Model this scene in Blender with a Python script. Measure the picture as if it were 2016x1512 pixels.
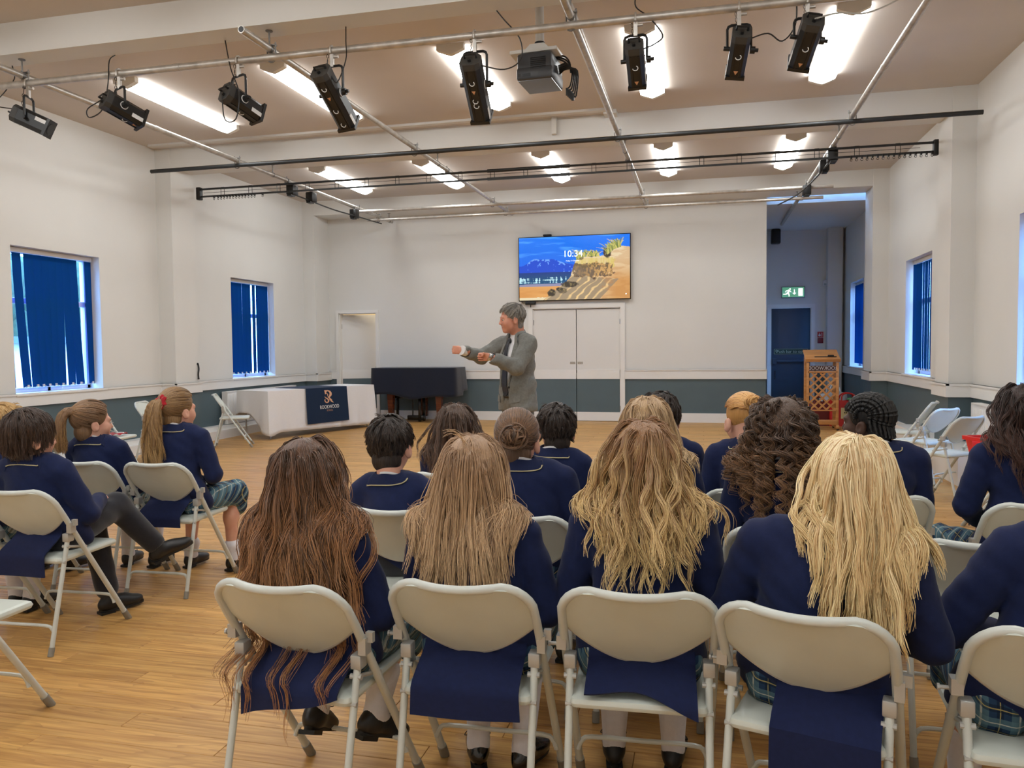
import bpy, math, random
import numpy as np
from mathutils import Matrix, Vector, Euler

scene = bpy.context.scene
for o in list(bpy.data.objects):
    bpy.data.objects.remove(o)

# ------------------------------------------------------------------ camera
cam_data = bpy.data.cameras.new('camera')
cam_data.sensor_width = 36.0
cam_data.lens = 27.709
cam_data.clip_start = 0.05
cam_data.clip_end = 200
cam = bpy.data.objects.new('camera', cam_data)
scene.collection.objects.link(cam)
_yaw, _pit, _rol = 0.238374528, 0.0468602658, -0.00966557071
_fw = Vector((-math.sin(_yaw) * math.cos(_pit), math.cos(_yaw) * math.cos(_pit), -math.sin(_pit)))
_rt = Vector((math.cos(_yaw), math.sin(_yaw), 0))
_up = _rt.cross(_fw)
_r2 = math.cos(_rol) * _rt + math.sin(_rol) * _up
_u2 = -math.sin(_rol) * _rt + math.cos(_rol) * _up
cam.matrix_world = Matrix(((_r2.x, _u2.x, -_fw.x, 0), (_r2.y, _u2.y, -_fw.y, 0), (_r2.z, _u2.z, -_fw.z, 1.45), (0, 0, 0, 1)))
scene.camera = cam

# ------------------------------------------------------------------ light, exposure
world = bpy.data.worlds.new('overcast_sky')
scene.world = world
world.use_nodes = True
_bg = world.node_tree.nodes['Background']
_bg.inputs[0].default_value = (0.20, 0.46, 1.0, 1)
_bg.inputs[1].default_value = 18.0
LAMP_STRENGTH = 15.0
LAMP_COLOR = (0.955, 0.99, 1.0, 1)
scene.view_settings.view_transform = 'Standard'
scene.view_settings.look = 'None'
scene.view_settings.gamma = 1.0
scene.view_settings.exposure = 0.08
scene.view_settings.use_curve_mapping = False
scene.cycles.max_bounces = 7
scene.cycles.diffuse_bounces = 4
scene.cycles.transparent_max_bounces = 12
scene.cycles.sample_clamp_indirect = 6.0

rng = np.random.default_rng(7)
random.seed(7)
COL = scene.collection.objects

# ------------------------------------------------------------------ helpers
def lin(c):
    c = c / 255.0
    return c / 12.92 if c <= 0.04045 else ((c + 0.055) / 1.055) ** 2.4

def rgb(r, g, b):
    return (lin(r), lin(g), lin(b), 1)

def tag(o, label=None, cat=None, group=None, kind=None):
    if label: o['label'] = label
    if cat: o['category'] = cat
    if group: o['group'] = group
    if kind: o['kind'] = kind
    return o

def empty(name, loc=(0, 0, 0), rz=0.0, label=None, cat=None, group=None, parent=None):
    o = bpy.data.objects.new(name, None)
    o.empty_display_size = 0.05
    COL.link(o)
    o.location = loc
    o.rotation_euler = (0, 0, rz)
    if parent: o.parent = parent
    return tag(o, label, cat, group)

def link(name, me, mat=None, parent=None):
    o = bpy.data.objects.new(name, me)
    COL.link(o)
    if mat is not None:
        if isinstance(mat, (list, tuple)):
            for m in mat: me.materials.append(m)
        elif len(me.materials) == 0:
            me.materials.append(mat)
    if parent is not None: o.parent = parent
    return o

def copy_tree(o, parent=None):
    c = o.copy()
    COL.link(c)
    if parent is not None: c.parent = parent
    for ch in list(o.children):
        copy_tree(ch, c)
    return c

def mesh_np(name, V, F, smooth=True, mi=None):
    """V (n,3) array, F list of index arrays (quads or tris as (m,4)/(m,3) arrays, or python list of tuples)."""
    me = bpy.data.meshes.new(name)
    V = np.asarray(V, dtype=np.float32)
    if isinstance(F, np.ndarray):
        n, k = F.shape
        me.vertices.add(len(V)); me.vertices.foreach_set('co', V.ravel())
        me.loops.add(n * k); me.loops.foreach_set('vertex_index', F.astype(np.int32).ravel())
        me.polygons.add(n)
        me.polygons.foreach_set('loop_start', np.arange(0, n * k, k, dtype=np.int32))
        me.update(calc_edges=True)
    else:
        me.from_pydata([tuple(v) for v in V], [], F)
    if smooth:
        me.polygons.foreach_set('use_smooth', np.ones(len(me.polygons), dtype=bool))
    if mi is not None:
        me.polygons.foreach_set('material_index', np.asarray(mi, dtype=np.int32))
    me.validate()
    me.update()
    return me

class MB:
    """collects boxes, tubes, lathes and sheets, and links them as ONE mesh object"""
    def __init__(s):
        s.v = []; s.f = []; s.sm = []; s.m = []; s.cur = 0
    def add(s, vs, fs, smooth=False):
        b = len(s.v)
        s.v += [tuple(v) for v in vs]
        for f in fs:
            s.f.append(tuple(b + i for i in f)); s.sm.append(smooth); s.m.append(s.cur)
        return s
    def box(s, lo, hi, M=None):
        x0, y0, z0 = lo; x1, y1, z1 = hi
        vs = [(x0, y0, z0), (x1, y0, z0), (x1, y1, z0), (x0, y1, z0), (x0, y0, z1), (x1, y0, z1), (x1, y1, z1), (x0, y1, z1)]
        if M is not None: vs = [tuple(M @ Vector(v)) for v in vs]
        return s.add(vs, [(0, 3, 2, 1), (4, 5, 6, 7), (0, 1, 5, 4), (1, 2, 6, 5), (2, 3, 7, 6), (3, 0, 4, 7)])
    def rbox(s, lo, hi, r=0.01, M=None, seg=2):
        """box with bevelled edges (all), chamfer r"""
        x0, y0, z0 = lo; x1, y1, z1 = hi
        r = min(r, (x1 - x0) / 2.01, (y1 - y0) / 2.01, (z1 - z0) / 2.01)
        rings = []
        def ring(z, ins):
            a0, a1, b0, b1 = x0 + ins, x1 - ins, y0 + ins, y1 - ins
            rr = max(r - ins * 0.3, r * 0.4)
            pts = []
            for (cx, cy, st) in ((a1 - rr, b1 - rr, 0), (a0 + rr, b1 - rr, 90), (a0 + rr, b0 + rr, 180), (a1 - rr, b0 + rr, 270)):
                for k in range(seg + 1):
                    a = math.radians(st + 90 * k / seg)
                    pts.append((cx + rr * math.cos(a), cy + rr * math.sin(a), z))
            return pts
        q = r * 0.3
        levels = [(z0, r * 0.9), (z0 + q, r * 0.3), (z0 + r, 0), (z1 - r, 0), (z1 - q, r * 0.3), (z1, r * 0.9)]
        vs = []
        for z, i in levels: vs += ring(z, i)
        n = 4 * (seg + 1); fs = []
        for l in range(len(levels) - 1):
            for k in range(n):
                fs.append((l * n + k, l * n + (k + 1) % n, (l + 1) * n + (k + 1) % n, (l + 1) * n + k))
        fs.append(tuple(range(n - 1, -1, -1)))
        fs.append(tuple((len(levels) - 1) * n + k for k in range(n)))
        if M is not None: vs = [tuple(M @ Vector(v)) for v in vs]
        return s.add(vs, fs, True)
    def tube(s, pts, r, n=8, caps=True, closed=False):
        P = [Vector(p) for p in pts]
        m = len(P)
        R = r if hasattr(r, '__len__') else [r] * m
        rings = []; prev = None
        for i in range(m):
            if closed: t = (P[(i + 1) % m] - P[i - 1])
            elif i == 0: t = P[1] - P[0]
            elif i == m - 1: t = P[-1] - P[-2]
            else: t = (P[i + 1] - P[i]).normalized() + (P[i] - P[i - 1]).normalized()
            if t.length < 1e-9: t = Vector((0, 0, 1))
            t.normalize()
            if prev is None:
                a = Vector((0, 0, 1)) if abs(t.z) < 0.9 else Vector((1, 0, 0))
                u = t.cross(a).normalized()
            else:
                u = (prev - t * prev.dot(t)); u = u.normalized() if u.length > 1e-6 else t.orthogonal().normalized()
            prev = u
            w = t.cross(u)
            rings.append([P[i] + R[i] * (math.cos(2 * math.pi * k / n) * u + math.sin(2 * math.pi * k / n) * w) for k in range(n)])
        vs = [v for ring in rings for v in ring]; fs = []
        for i in range(m if closed else m - 1):
            j = (i + 1) % m
            for k in range(n):
                fs.append((i * n + k, i * n + (k + 1) % n, j * n + (k + 1) % n, j * n + k))
        s.add(vs, fs, True)
        if caps and not closed:
            s.add(rings[0], [tuple(range(n - 1, -1, -1))]); s.add(rings[-1], [tuple(range(n))])
        return s
    def disc(s, c, axis, r, h, n=16):
        a = Vector(axis).normalized() * (h / 2); c = Vector(c)
        return s.tube([c - a, c + a], r, n)
    def grid(s, fn, nu, nv, smooth=True, closed_u=False):
        vs = [fn(i / nu, j / nv) for j in range(nv + 1) for i in range(nu + 1)]
        fs = [(j * (nu + 1) + i, j * (nu + 1) + i + 1, (j + 1) * (nu + 1) + i + 1, (j + 1) * (nu + 1) + i) for j in range(nv) for i in range(nu)]
        return s.add(vs, fs, smooth)
    def sheet(s, fn, nu, nv, th):
        """sheet with thickness; fn(u,v)->point ; offset along computed normal"""
        A = [[Vector(fn(i / nu, j / nv)) for i in range(nu + 1)] for j in range(nv + 1)]
        top = []; bot = []
        for j in range(nv + 1):
            for i in range(nu + 1):
                du = A[j][min(i + 1, nu)] - A[j][max(i - 1, 0)]
                dv = A[min(j + 1, nv)][i] - A[max(j - 1, 0)][i]
                nrm = du.cross(dv)
                nrm = nrm.normalized() if nrm.length > 1e-12 else Vector((0, 0, 1))
                top.append(A[j][i] + nrm * th / 2); bot.append(A[j][i] - nrm * th / 2)
        N = len(top); W = nu + 1; fs = []
        for j in range(nv):
            for i in range(nu):
                a, b, c, d = j * W + i, j * W + i + 1, (j + 1) * W + i + 1, (j + 1) * W + i
                fs.append((a, b, c, d)); fs.append((N + d, N + c, N + b, N + a))
        edge = [(i, 0) for i in range(nu)]
        for i in range(nu):
            a, b = i, i + 1; fs.append((b, a, N + a, N + b))
            a, b = nv * W + i, nv * W + i + 1; fs.append((a, b, N + b, N + a))
        for j in range(nv):
            a, b = j * W, (j + 1) * W; fs.append((a, b, N + b, N + a))
            a, b = j * W + nu, (j + 1) * W + nu; fs.append((b, a, N + a, N + b))
        return s.add(top + bot, fs, True)
    def sphere(s, c, r, nu=10, nv=7, sc=(1, 1, 1)):
        c = Vector(c)
        vs = []; fs = []
        for j in range(nv + 1):
            ph = math.pi * j / nv
            for i in range(nu):
                th = 2 * math.pi * i / nu
                vs.append((c.x + r * sc[0] * math.sin(ph) * math.cos(th), c.y + r * sc[1] * math.sin(ph) * math.sin(th), c.z + r * sc[2] * math.cos(ph)))
        for j in range(nv):
            for i in range(nu):
                fs.append((j * nu + i, (j + 1) * nu + i, (j + 1) * nu + (i + 1) % nu, j * nu + (i + 1) % nu))
        return s.add(vs, fs, True)
    def prism(s, poly, y0, y1, axis='y', M=None):
        """extrude polygon (list of (a,b)) ; axis y: (a,y,b) ; z: (a,b,z) ; x: (x,a,b)"""
        n = len(poly)
        mk = {'y': lambda p, t: (p[0], t, p[1]), 'z': lambda p, t: (p[0], p[1], t), 'x': lambda p, t: (t, p[0], p[1])}[axis]
        vs = [mk(p, y0) for p in poly] + [mk(p, y1) for p in poly]
        if M is not None: vs = [tuple(M @ Vector(v)) for v in vs]
        fs = [tuple(range(n)), tuple(range(2 * n - 1, n - 1, -1))] + [(i, n + i, n + (i + 1) % n, (i + 1) % n) for i in range(n)]
        return s.add(vs, fs)
    def build(s, name, mat=None, parent=None, loc=None, rot=None):
        me = bpy.data.meshes.new(name)
        me.from_pydata(s.v, [], s.f)
        me.polygons.foreach_set('use_smooth', s.sm)
        me.polygons.foreach_set('material_index', s.m)
        me.validate(); 
        import bmesh
        bm = bmesh.new(); bm.from_mesh(me)
        bmesh.ops.recalc_face_normals(bm, faces=bm.faces)
        bm.to_mesh(me); bm.free()
        try:
            me.set_sharp_from_angle(angle=math.radians(38))
        except Exception:
            pass
        o = link(name, me, mat, parent)
        if loc is not None: o.location = loc
        if rot is not None: o.rotation_euler = rot
        return o

def frame_to(dirv, up=(0, 0, 1)):
    """rotation matrix whose +Y is dirv and Z close to up"""
    y = Vector(dirv).normalized(); u = Vector(up)
    x = y.cross(u)
    x = x.normalized() if x.length > 1e-6 else Vector((1, 0, 0))
    z = x.cross(y)
    return Matrix(((x.x, y.x, z.x), (x.y, y.y, z.y), (x.z, y.z, z.z)))

def arc_pts(c, r, a0, a1, n, plane='xz', o=0):
    out = []
    for k in range(n + 1):
        a = math.radians(a0 + (a1 - a0) * k / n)
        p, q = c[0] + r * math.cos(a), c[1] + r * math.sin(a)
        out.append({'xz': (p, o, q), 'xy': (p, q, o), 'yz': (o, p, q)}[plane])
    return out

def smooth_path(pts, n=4):
    P = [Vector(p) for p in pts]
    P = [2 * P[0] - P[1]] + P + [2 * P[-1] - P[-2]]
    out = []
    for i in range(1, len(P) - 2):
        for k in range(n):
            t = k / n
            a, b, c, d = P[i - 1], P[i], P[i + 1], P[i + 2]
            out.append(0.5 * ((2 * b) + (c - a) * t + (2 * a - 5 * b + 4 * c - d) * t * t + (3 * b - a - 3 * c + d) * t ** 3))
    out.append(P[-2])
    return out

def text_obj(name, body, size, mat, parent=None, align='CENTER', ext=0.0008, M=None, spacing=1.0, xs=1.0):
    """lettering as mesh: text lies in the local xz plane (faces -y) before M"""
    cu = bpy.data.curves.new(name, 'FONT')
    cu.body = body; cu.size = size; cu.extrude = ext; cu.align_x = align; cu.align_y = 'CENTER'; cu.space_character = spacing
    cu.resolution_u = 3
    t = bpy.data.objects.new(name, cu); COL.link(t)
    bpy.context.view_layer.update()
    dg = bpy.context.evaluated_depsgraph_get()
    me = bpy.data.meshes.new_from_object(t.evaluated_get(dg))
    bpy.data.objects.remove(t); bpy.data.curves.remove(cu)
    me.name = name
    R = Matrix.Rotation(math.radians(90), 4, 'X') @ Matrix.Diagonal((xs, 1, 1, 1))
    me.transform(R)
    if M is not None: me.transform(M)
    me.materials.clear()
    return link(name, me, mat, parent)

# ------------------------------------------------------------------ materials
def mat_new(name):
    m = bpy.data.materials.new(name); m.use_nodes = True
    return m, m.node_tree.nodes, m.node_tree.links, m.node_tree.nodes['Principled BSDF']

def mat_plain(name, col, rough=0.5, metal=0.0, spec=0.5, noise=0.0, scale=20.0, bump=0.0, bscale=200.0, sheen=0.0, coat=0.0, stretch=(1, 1, 1)):
    m, N, L, B = mat_new(name)
    B.inputs['Base Color'].default_value = col
    B.inputs['Roughness'].default_value = rough
    B.inputs['Metallic'].default_value = metal
    B.inputs['Specular IOR Level'].default_value = spec
    if sheen: B.inputs['Sheen Weight'].default_value = sheen
    if coat: B.inputs['Coat Weight'].default_value = coat
    tc = N.new('ShaderNodeTexCoord'); mp = N.new('ShaderNodeMapping'); mp.inputs['Scale'].default_value = stretch
    L.new(tc.outputs['Object'], mp.inputs[0])
    if noise:
        n = N.new('ShaderNodeTexNoise'); n.inputs['Scale'].default_value = scale; n.inputs['Detail'].default_value = 5
        L.new(mp.outputs[0], n.inputs['Vector'])
        r = N.new('ShaderNodeMapRange'); r.inputs[1].default_value = 0.25; r.inputs[2].default_value = 0.75
        r.inputs[3].default_value = 1 - noise; r.inputs[4].default_value = 1 + noise
        L.new(n.outputs[0], r.inputs[0])
        x = N.new('ShaderNodeMix'); x.data_type = 'RGBA'; x.blend_type = 'MULTIPLY'; x.inputs[0].default_value = 1
        x.inputs[6].default_value = col
        L.new(r.outputs[0], x.inputs[7]); L.new(x.outputs[2], B.inputs['Base Color'])
    if bump:
        n = N.new('ShaderNodeTexNoise'); n.inputs['Scale'].default_value = bscale; n.inputs['Detail'].default_value = 3
        L.new(mp.outputs[0], n.inputs['Vector'])
        b = N.new('ShaderNodeBump'); b.inputs['Strength'].default_value = bump; b.inputs['Distance'].default_value = 0.01
        L.new(n.outputs[0], b.inputs['Height']); L.new(b.outputs[0], B.inputs['Normal'])
    return m

def mat_emit(name, col, strength):
    m, N, L, B = mat_new(name)
    B.inputs['Base Color'].default_value = (0.8, 0.8, 0.8, 1)
    B.inputs['Emission Color'].default_value = col
    B.inputs['Emission Strength'].default_value = strength
    return m

def mat_fabric(name, col, rough=0.85, weave=900.0, noise=0.12, sheen=0.3, bump=0.15):
    return mat_plain(name, col, rough, spec=0.25, noise=noise, scale=60, bump=bump, bscale=weave, sheen=sheen)

def mat_skin(name, col, red=(0.55, 0.16, 0.10, 1)):
    m, N, L, B = mat_new(name)
    tc = N.new('ShaderNodeTexCoord')
    n = N.new('ShaderNodeTexNoise'); n.inputs['Scale'].default_value = 22; n.inputs['Detail'].default_value = 4
    L.new(tc.outputs['Object'], n.inputs['Vector'])
    r = N.new('ShaderNodeMapRange'); r.inputs[1].default_value = 0.4; r.inputs[2].default_value = 0.75; r.inputs[3].default_value = 0.05; r.inputs[4].default_value = 0.32
    L.new(n.outputs[0], r.inputs[0])
    x = N.new('ShaderNodeMix'); x.data_type = 'RGBA'; x.inputs[6].default_value = col; x.inputs[7].default_value = red
    L.new(r.outputs[0], x.inputs[0]); L.new(x.outputs[2], B.inputs['Base Color'])
    B.inputs['Roughness'].default_value = 0.5
    B.inputs['Subsurface Weight'].default_value = 0.08
    B.inputs['Subsurface Radius'].default_value = (0.02, 0.006, 0.003)
    return m

def mat_hair(name, root, tip, dark, rough=0.34, spec=0.6, strip=True):
    """root to tip gradient along the strand, plus a random shade per strand"""
    m, N, L, B = mat_new(name)
    hi = N.new('ShaderNodeHairInfo')
    rp = N.new('ShaderNodeMapRange'); rp.inputs[1].default_value = 0.1; rp.inputs[2].default_value = 0.85
    L.new(hi.outputs['Intercept'], rp.inputs[0])
    x = N.new('ShaderNodeMix'); x.data_type = 'RGBA'; x.inputs[6].default_value = root; x.inputs[7].default_value = tip
    L.new(rp.outputs[0], x.inputs[0])
    pw = N.new('ShaderNodeMath'); pw.operation = 'POWER'; pw.inputs[1].default_value = 2.0
    L.new(hi.outputs['Random'], pw.inputs[0])
    y = N.new('ShaderNodeMix'); y.data_type = 'RGBA'; y.inputs[7].default_value = dark
    L.new(pw.outputs[0], y.inputs[0]); L.new(x.outputs[2], y.inputs[6])
    L.new(y.outputs[2], B.inputs['Base Color'])
    B.inputs['Roughness'].default_value = rough
    B.inputs['Specular IOR Level'].default_value = spec
    return m

def mat_haircap(name, a, b):
    m, N, L, B = mat_new(name)
    tc = N.new('ShaderNodeTexCoord'); mp = N.new('ShaderNodeMapping'); mp.inputs['Scale'].default_value = (1, 1, 0.12)
    L.new(tc.outputs['Object'], mp.inputs[0])
    n = N.new('ShaderNodeTexNoise'); n.inputs['Scale'].default_value = 130; n.inputs['Detail'].default_value = 3
    L.new(mp.outputs[0], n.inputs['Vector'])
    x = N.new('ShaderNodeMix'); x.data_type = 'RGBA'; x.inputs[6].default_value = a; x.inputs[7].default_value = b
    L.new(n.outputs[0], x.inputs[0]); L.new(x.outputs[2], B.inputs['Base Color'])
    bp = N.new('ShaderNodeBump'); bp.inputs['Strength'].default_value = 0.6; bp.inputs['Distance'].default_value = 0.01
    L.new(n.outputs[0], bp.inputs['Height']); L.new(bp.outputs[0], B.inputs['Normal'])
    B.inputs['Roughness'].default_value = 0.5
    return m

def mat_tartan(name):
    m, N, L, B = mat_new(name)
    tc = N.new('ShaderNodeTexCoord'); sp = N.new('ShaderNodeSeparateXYZ'); L.new(tc.outputs['Object'], sp.inputs[0])
    ad = N.new('ShaderNodeMath'); ad.operation = 'ADD'; L.new(sp.outputs['Y'], ad.inputs[0]); 
    zz = N.new('ShaderNodeMath'); zz.operation = 'MULTIPLY'; zz.inputs[1].default_value = -1.0; L.new(sp.outputs['Z'], zz.inputs[0]); L.new(zz.outputs[0], ad.inputs[1])
    def band(src, per, lo, hi, off=0.0):
        a = N.new('ShaderNodeMath'); a.operation = 'ADD'; a.inputs[1].default_value = 50 * per + off; L.new(src, a.inputs[0])
        w = N.new('ShaderNodeMath'); w.operation = 'MODULO'; w.inputs[1].default_value = per; L.new(a.outputs[0], w.inputs[0])
        g = N.new('ShaderNodeMath'); g.operation = 'GREATER_THAN'; g.inputs[1].default_value = lo * per; L.new(w.outputs[0], g.inputs[0])
        l = N.new('ShaderNodeMath'); l.operation = 'LESS_THAN'; l.inputs[1].default_value = hi * per; L.new(w.outputs[0], l.inputs[0])
        p = N.new('ShaderNodeMath'); p.operation = 'MULTIPLY'; L.new(g.outputs[0], p.inputs[0]); L.new(l.outputs[0], p.inputs[1])
        return p.outputs[0]
    def over(base, fac, col, w):
        mm = N.new('ShaderNodeMath'); mm.operation = 'MULTIPLY'; mm.inputs[1].default_value = w; L.new(fac, mm.inputs[0])
        x = N.new('ShaderNodeMix'); x.data_type = 'RGBA'; x.inputs[7].default_value = col; L.new(mm.outputs[0], x.inputs[0])
        if isinstance(base, tuple): x.inputs[6].default_value = base
        else: L.new(base, x.inputs[6])
        return x.outputs[2]
    c = rgb(38, 62, 92)
    for src in (sp.outputs['X'], ad.outputs[0]):
        c = over(c, band(src, 0.085, 0.0, 0.42), rgb(98, 132, 142), 0.55)
        c = over(c, band(src, 0.085, 0.62, 0.80), rgb(18, 28, 48), 0.6)
        c = over(c, band(src, 0.085, 0.20, 0.25), rgb(205, 205, 190), 0.75)
        c = over(c, band(src, 0.085, 0.70, 0.73), rgb(190, 175, 110), 0.7)
    L.new(c, B.inputs['Base Color']); B.inputs['Roughness'].default_value = 0.85
    B.inputs['Specular IOR Level'].default_value = 0.2
    return m

M = {}
M['wall'] = mat_plain('wall_paint', (0.73, 0.725, 0.70, 1), 0.6, noise=0.025, scale=1.2, bump=0.03, bscale=60)
M['trim'] = mat_plain('gloss_white', (0.80, 0.79, 0.77, 1), 0.35, noise=0.015, scale=3)
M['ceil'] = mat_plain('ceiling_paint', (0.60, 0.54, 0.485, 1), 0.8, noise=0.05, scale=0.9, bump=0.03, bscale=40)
M['dado'] = mat_plain('dado_slate_paint', rgb(84, 102, 109), 0.45, noise=0.05, scale=2.5, bump=0.03, bscale=60)
M['door_white'] = mat_plain('door_white', (0.74, 0.73, 0.71, 1), 0.4)
M['door_blue'] = mat_plain('exit_door_blue', rgb(38, 60, 82), 0.4, noise=0.04, scale=5)
M['steel'] = mat_plain('galvanised_pipe', (0.50, 0.47, 0.43, 1), 0.42, metal=0.65, noise=0.22, scale=14, stretch=(1, 1, 1))
M['steel_dark'] = mat_plain('worn_clamp_steel', (0.22, 0.21, 0.20, 1), 0.45, metal=0.7, noise=0.2, scale=30)
M['black_pipe'] = mat_plain('black_pipe', rgb(34, 36, 37), 0.45, noise=0.15, scale=15)
M['black'] = mat_plain('black_plastic', rgb(20, 20, 21), 0.45, noise=0.1, scale=20)
M['black_gloss'] = mat_plain('black_gloss', rgb(12, 12, 13), 0.15)
M['lantern'] = mat_plain('lantern_black', rgb(24, 24, 25), 0.38, noise=0.15, scale=12)
M['lantern_rear'] = mat_plain('lantern_rear_grey', rgb(56, 55, 53), 0.5, noise=0.12, scale=12)
M['white_mark'] = mat_plain('white_marking', (0.75, 0.75, 0.75, 1), 0.5)
M['warn'] = mat_plain('warning_sticker', rgb(205, 150, 110), 0.5)
M['chain'] = mat_plain('chain_steel', rgb(70, 68, 65), 0.4, metal=0.6)
M['cable'] = mat_plain('black_cable', rgb(30, 30, 31), 0.5)
M['cable_grey'] = mat_plain('grey_cable', rgb(175, 172, 165), 0.5)
M['projector'] = mat_plain('projector_body', rgb(62, 64, 68), 0.4, noise=0.06)
M['mount_white'] = mat_plain('mount_white', (0.66, 0.64, 0.60, 1), 0.45)
M['lamp_end'] = mat_plain('lamp_end_cap', (0.74, 0.70, 0.63, 1), 0.5)
M['chair'] = mat_plain('chair_grey_enamel', rgb(211, 217, 209), 0.33, noise=0.035, scale=9, bump=0.04, bscale=300)
M['chair_tube'] = mat_plain('chair_tube_enamel', rgb(208, 213, 208), 0.30, noise=0.04, scale=9)
M['chair_cap'] = mat_plain('chair_bracket_metal', rgb(188, 188, 184), 0.35, metal=0.35)
M['chair_foot'] = mat_plain('chair_rubber_foot', rgb(140, 136, 126), 0.6)
M['navy'] = mat_fabric('blazer_navy_wool', rgb(22, 33, 72), sheen=0.08)
M['navy_dark'] = mat_fabric('blazer_collar_navy', rgb(20, 30, 66), sheen=0.08)
M['piping'] = mat_plain('cream_piping', rgb(205, 192, 150), 0.6)
M['shirt'] = mat_fabric('white_shirt', (0.78, 0.78, 0.80, 1), noise=0.02, sheen=0.0)
M['trouser'] = mat_fabric('black_trouser', rgb(34, 35, 42))
M['sock_white'] = mat_fabric('white_sock', (0.76, 0.74, 0.78, 1), noise=0.04, weave=500)
M['sock_navy'] = mat_fabric('navy_sock', rgb(26, 30, 48))
M['shoe'] = mat_plain('patent_black_leather', rgb(18, 18, 20), 0.18, coat=0.5)
M['shoe_matt'] = mat_plain('matt_black_leather', rgb(26, 26, 28), 0.42)
M['sole'] = mat_plain('black_rubber_sole', rgb(22, 22, 22), 0.6)
M['tartan'] = mat_tartan('blue_tartan')
M['suit'] = mat_fabric('grey_suit_wool', rgb(122, 123, 119), noise=0.16, weave=1400, sheen=0.1)
M['suit_trouser'] = mat_fabric('grey_trouser_wool', rgb(118, 117, 110), noise=0.16, weave=1400, sheen=0.1)
M['tie'] = mat_plain('dark_tie_silk', rgb(32, 34, 42), 0.4, noise=0.4, scale=260)
M['skin'] = mat_skin('pale_skin', rgb(224, 172, 148))
M['skin_man'] = mat_skin('ruddy_skin', rgb(214, 152, 126), (0.50, 0.12, 0.07, 1))
M['skin_dark'] = mat_skin('dark_skin', rgb(78, 52, 40), (0.06, 0.025, 0.015, 1))
M['skin_leg'] = mat_skin('pink_skin', rgb(214, 150, 130))
M['lip'] = mat_plain('lips', rgb(186, 110, 100), 0.45)
M['eye'] = mat_plain('eye_white', (0.7, 0.7, 0.68, 1), 0.2)
M['iris'] = mat_plain('dark_iris', rgb(52, 40, 34), 0.15)
M['oak'] = None
def mat_wood(name, a, b, scale=(2.2, 26, 26), rough=0.4, ring=5.0):
    m, N, L, B = mat_new(name)
    tc = N.new('ShaderNodeTexCoord'); mp = N.new('ShaderNodeMapping'); mp.inputs['Scale'].default_value = scale
    L.new(tc.outputs['Object'], mp.inputs[0])
    n = N.new('ShaderNodeTexNoise'); n.inputs['Scale'].default_value = 1.0; n.inputs['Detail'].default_value = 6; n.inputs['Distortion'].default_value = 0.6
    L.new(mp.outputs[0], n.inputs['Vector'])
    r = N.new('ShaderNodeMapRange'); r.inputs[1].default_value = 0.3; r.inputs[2].default_value = 0.7
    L.new(n.outputs[0], r.inputs[0])
    x = N.new('ShaderNodeMix'); x.data_type = 'RGBA'; x.inputs[6].default_value = a; x.inputs[7].default_value = b
    L.new(r.outputs[0], x.inputs[0]); L.new(x.outputs[2], B.inputs['Base Color'])
    B.inputs['Roughness'].default_value = rough
    return m
M['oak'] = mat_wood('honey_oak', rgb(208, 150, 88), rgb(178, 118, 62))
M['mahogany'] = mat_wood('mahogany', rgb(118, 62, 34), rgb(84, 40, 22), rough=0.25)
M['piano_black'] = mat_plain('piano_black', rgb(16, 15, 15), 0.2)
M['cover_navy'] = mat_fabric('piano_cover_navy', rgb(20, 26, 42), noise=0.08)
M['cloth_white'] = mat_fabric('white_tablecloth', (0.80, 0.79, 0.79, 1), noise=0.02, sheen=0.1)
M['runner'] = mat_fabric('navy_banner_cloth', rgb(16, 38, 66), noise=0.05, sheen=0.1)
M['gold'] = mat_plain('rose_gold_print', rgb(222, 172, 138), 0.5)
M['print_white'] = mat_plain('white_print', (0.80, 0.80, 0.80, 1), 0.5)
M['print_tan'] = mat_plain('tan_print', rgb(170, 130, 108), 0.5)
M['rad'] = mat_plain('radiator_white', (0.80, 0.79, 0.78, 1), 0.35)
M['chrome'] = mat_plain('chrome', (0.6, 0.6, 0.6, 1), 0.2, metal=0.9)
M['red_plastic'] = mat_plain('red_plastic', rgb(222, 20, 38), 0.35)
M['red_bag'] = mat_plain('red_woven_bag', rgb(190, 34, 30), 0.45, noise=0.1, scale=15, bump=0.15, bscale=40)
M['cream_print'] = mat_plain('cream_print', rgb(214, 200, 150), 0.5)
M['scrunchie'] = mat_fabric('red_velvet', rgb(170, 18, 34), sheen=0.4)
M['hair_tie'] = mat_fabric('black_hair_tie', rgb(16, 16, 20))
M['pvc'] = mat_plain('white_upvc', (0.78, 0.79, 0.82, 1), 0.3)
M['green_sign'] = mat_emit('exit_sign_green', rgb(0, 140, 66), 0.75)
M['white_sign'] = mat_emit('exit_sign_white', (0.95, 1.0, 0.9, 1), 1.0)
M['sign_case'] = mat_plain('sign_case', rgb(150, 160, 160), 0.4)
M['sign_dark'] = mat_plain('dark_green_sign', rgb(22, 52, 44), 0.45)
M['sign_pale'] = mat_plain('pale_sign_print', rgb(170, 190, 170), 0.5)
M['fire_red'] = mat_plain('fire_sign_red', rgb(190, 40, 44), 0.4)
M['grass'] = mat_plain('lawn', rgb(70, 84, 60), 0.9, noise=0.3, scale=3)
M['tarmac'] = mat_plain('tarmac', rgb(92, 92, 96), 0.9, noise=0.2, scale=5)
M['leaf'] = mat_plain('hedge_leaf', rgb(60, 82, 58), 0.8, noise=0.5, scale=5, bump=0.8, bscale=9)
M['render_white'] = mat_plain('white_render', (0.85, 0.85, 0.84, 1), 0.8)

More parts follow.
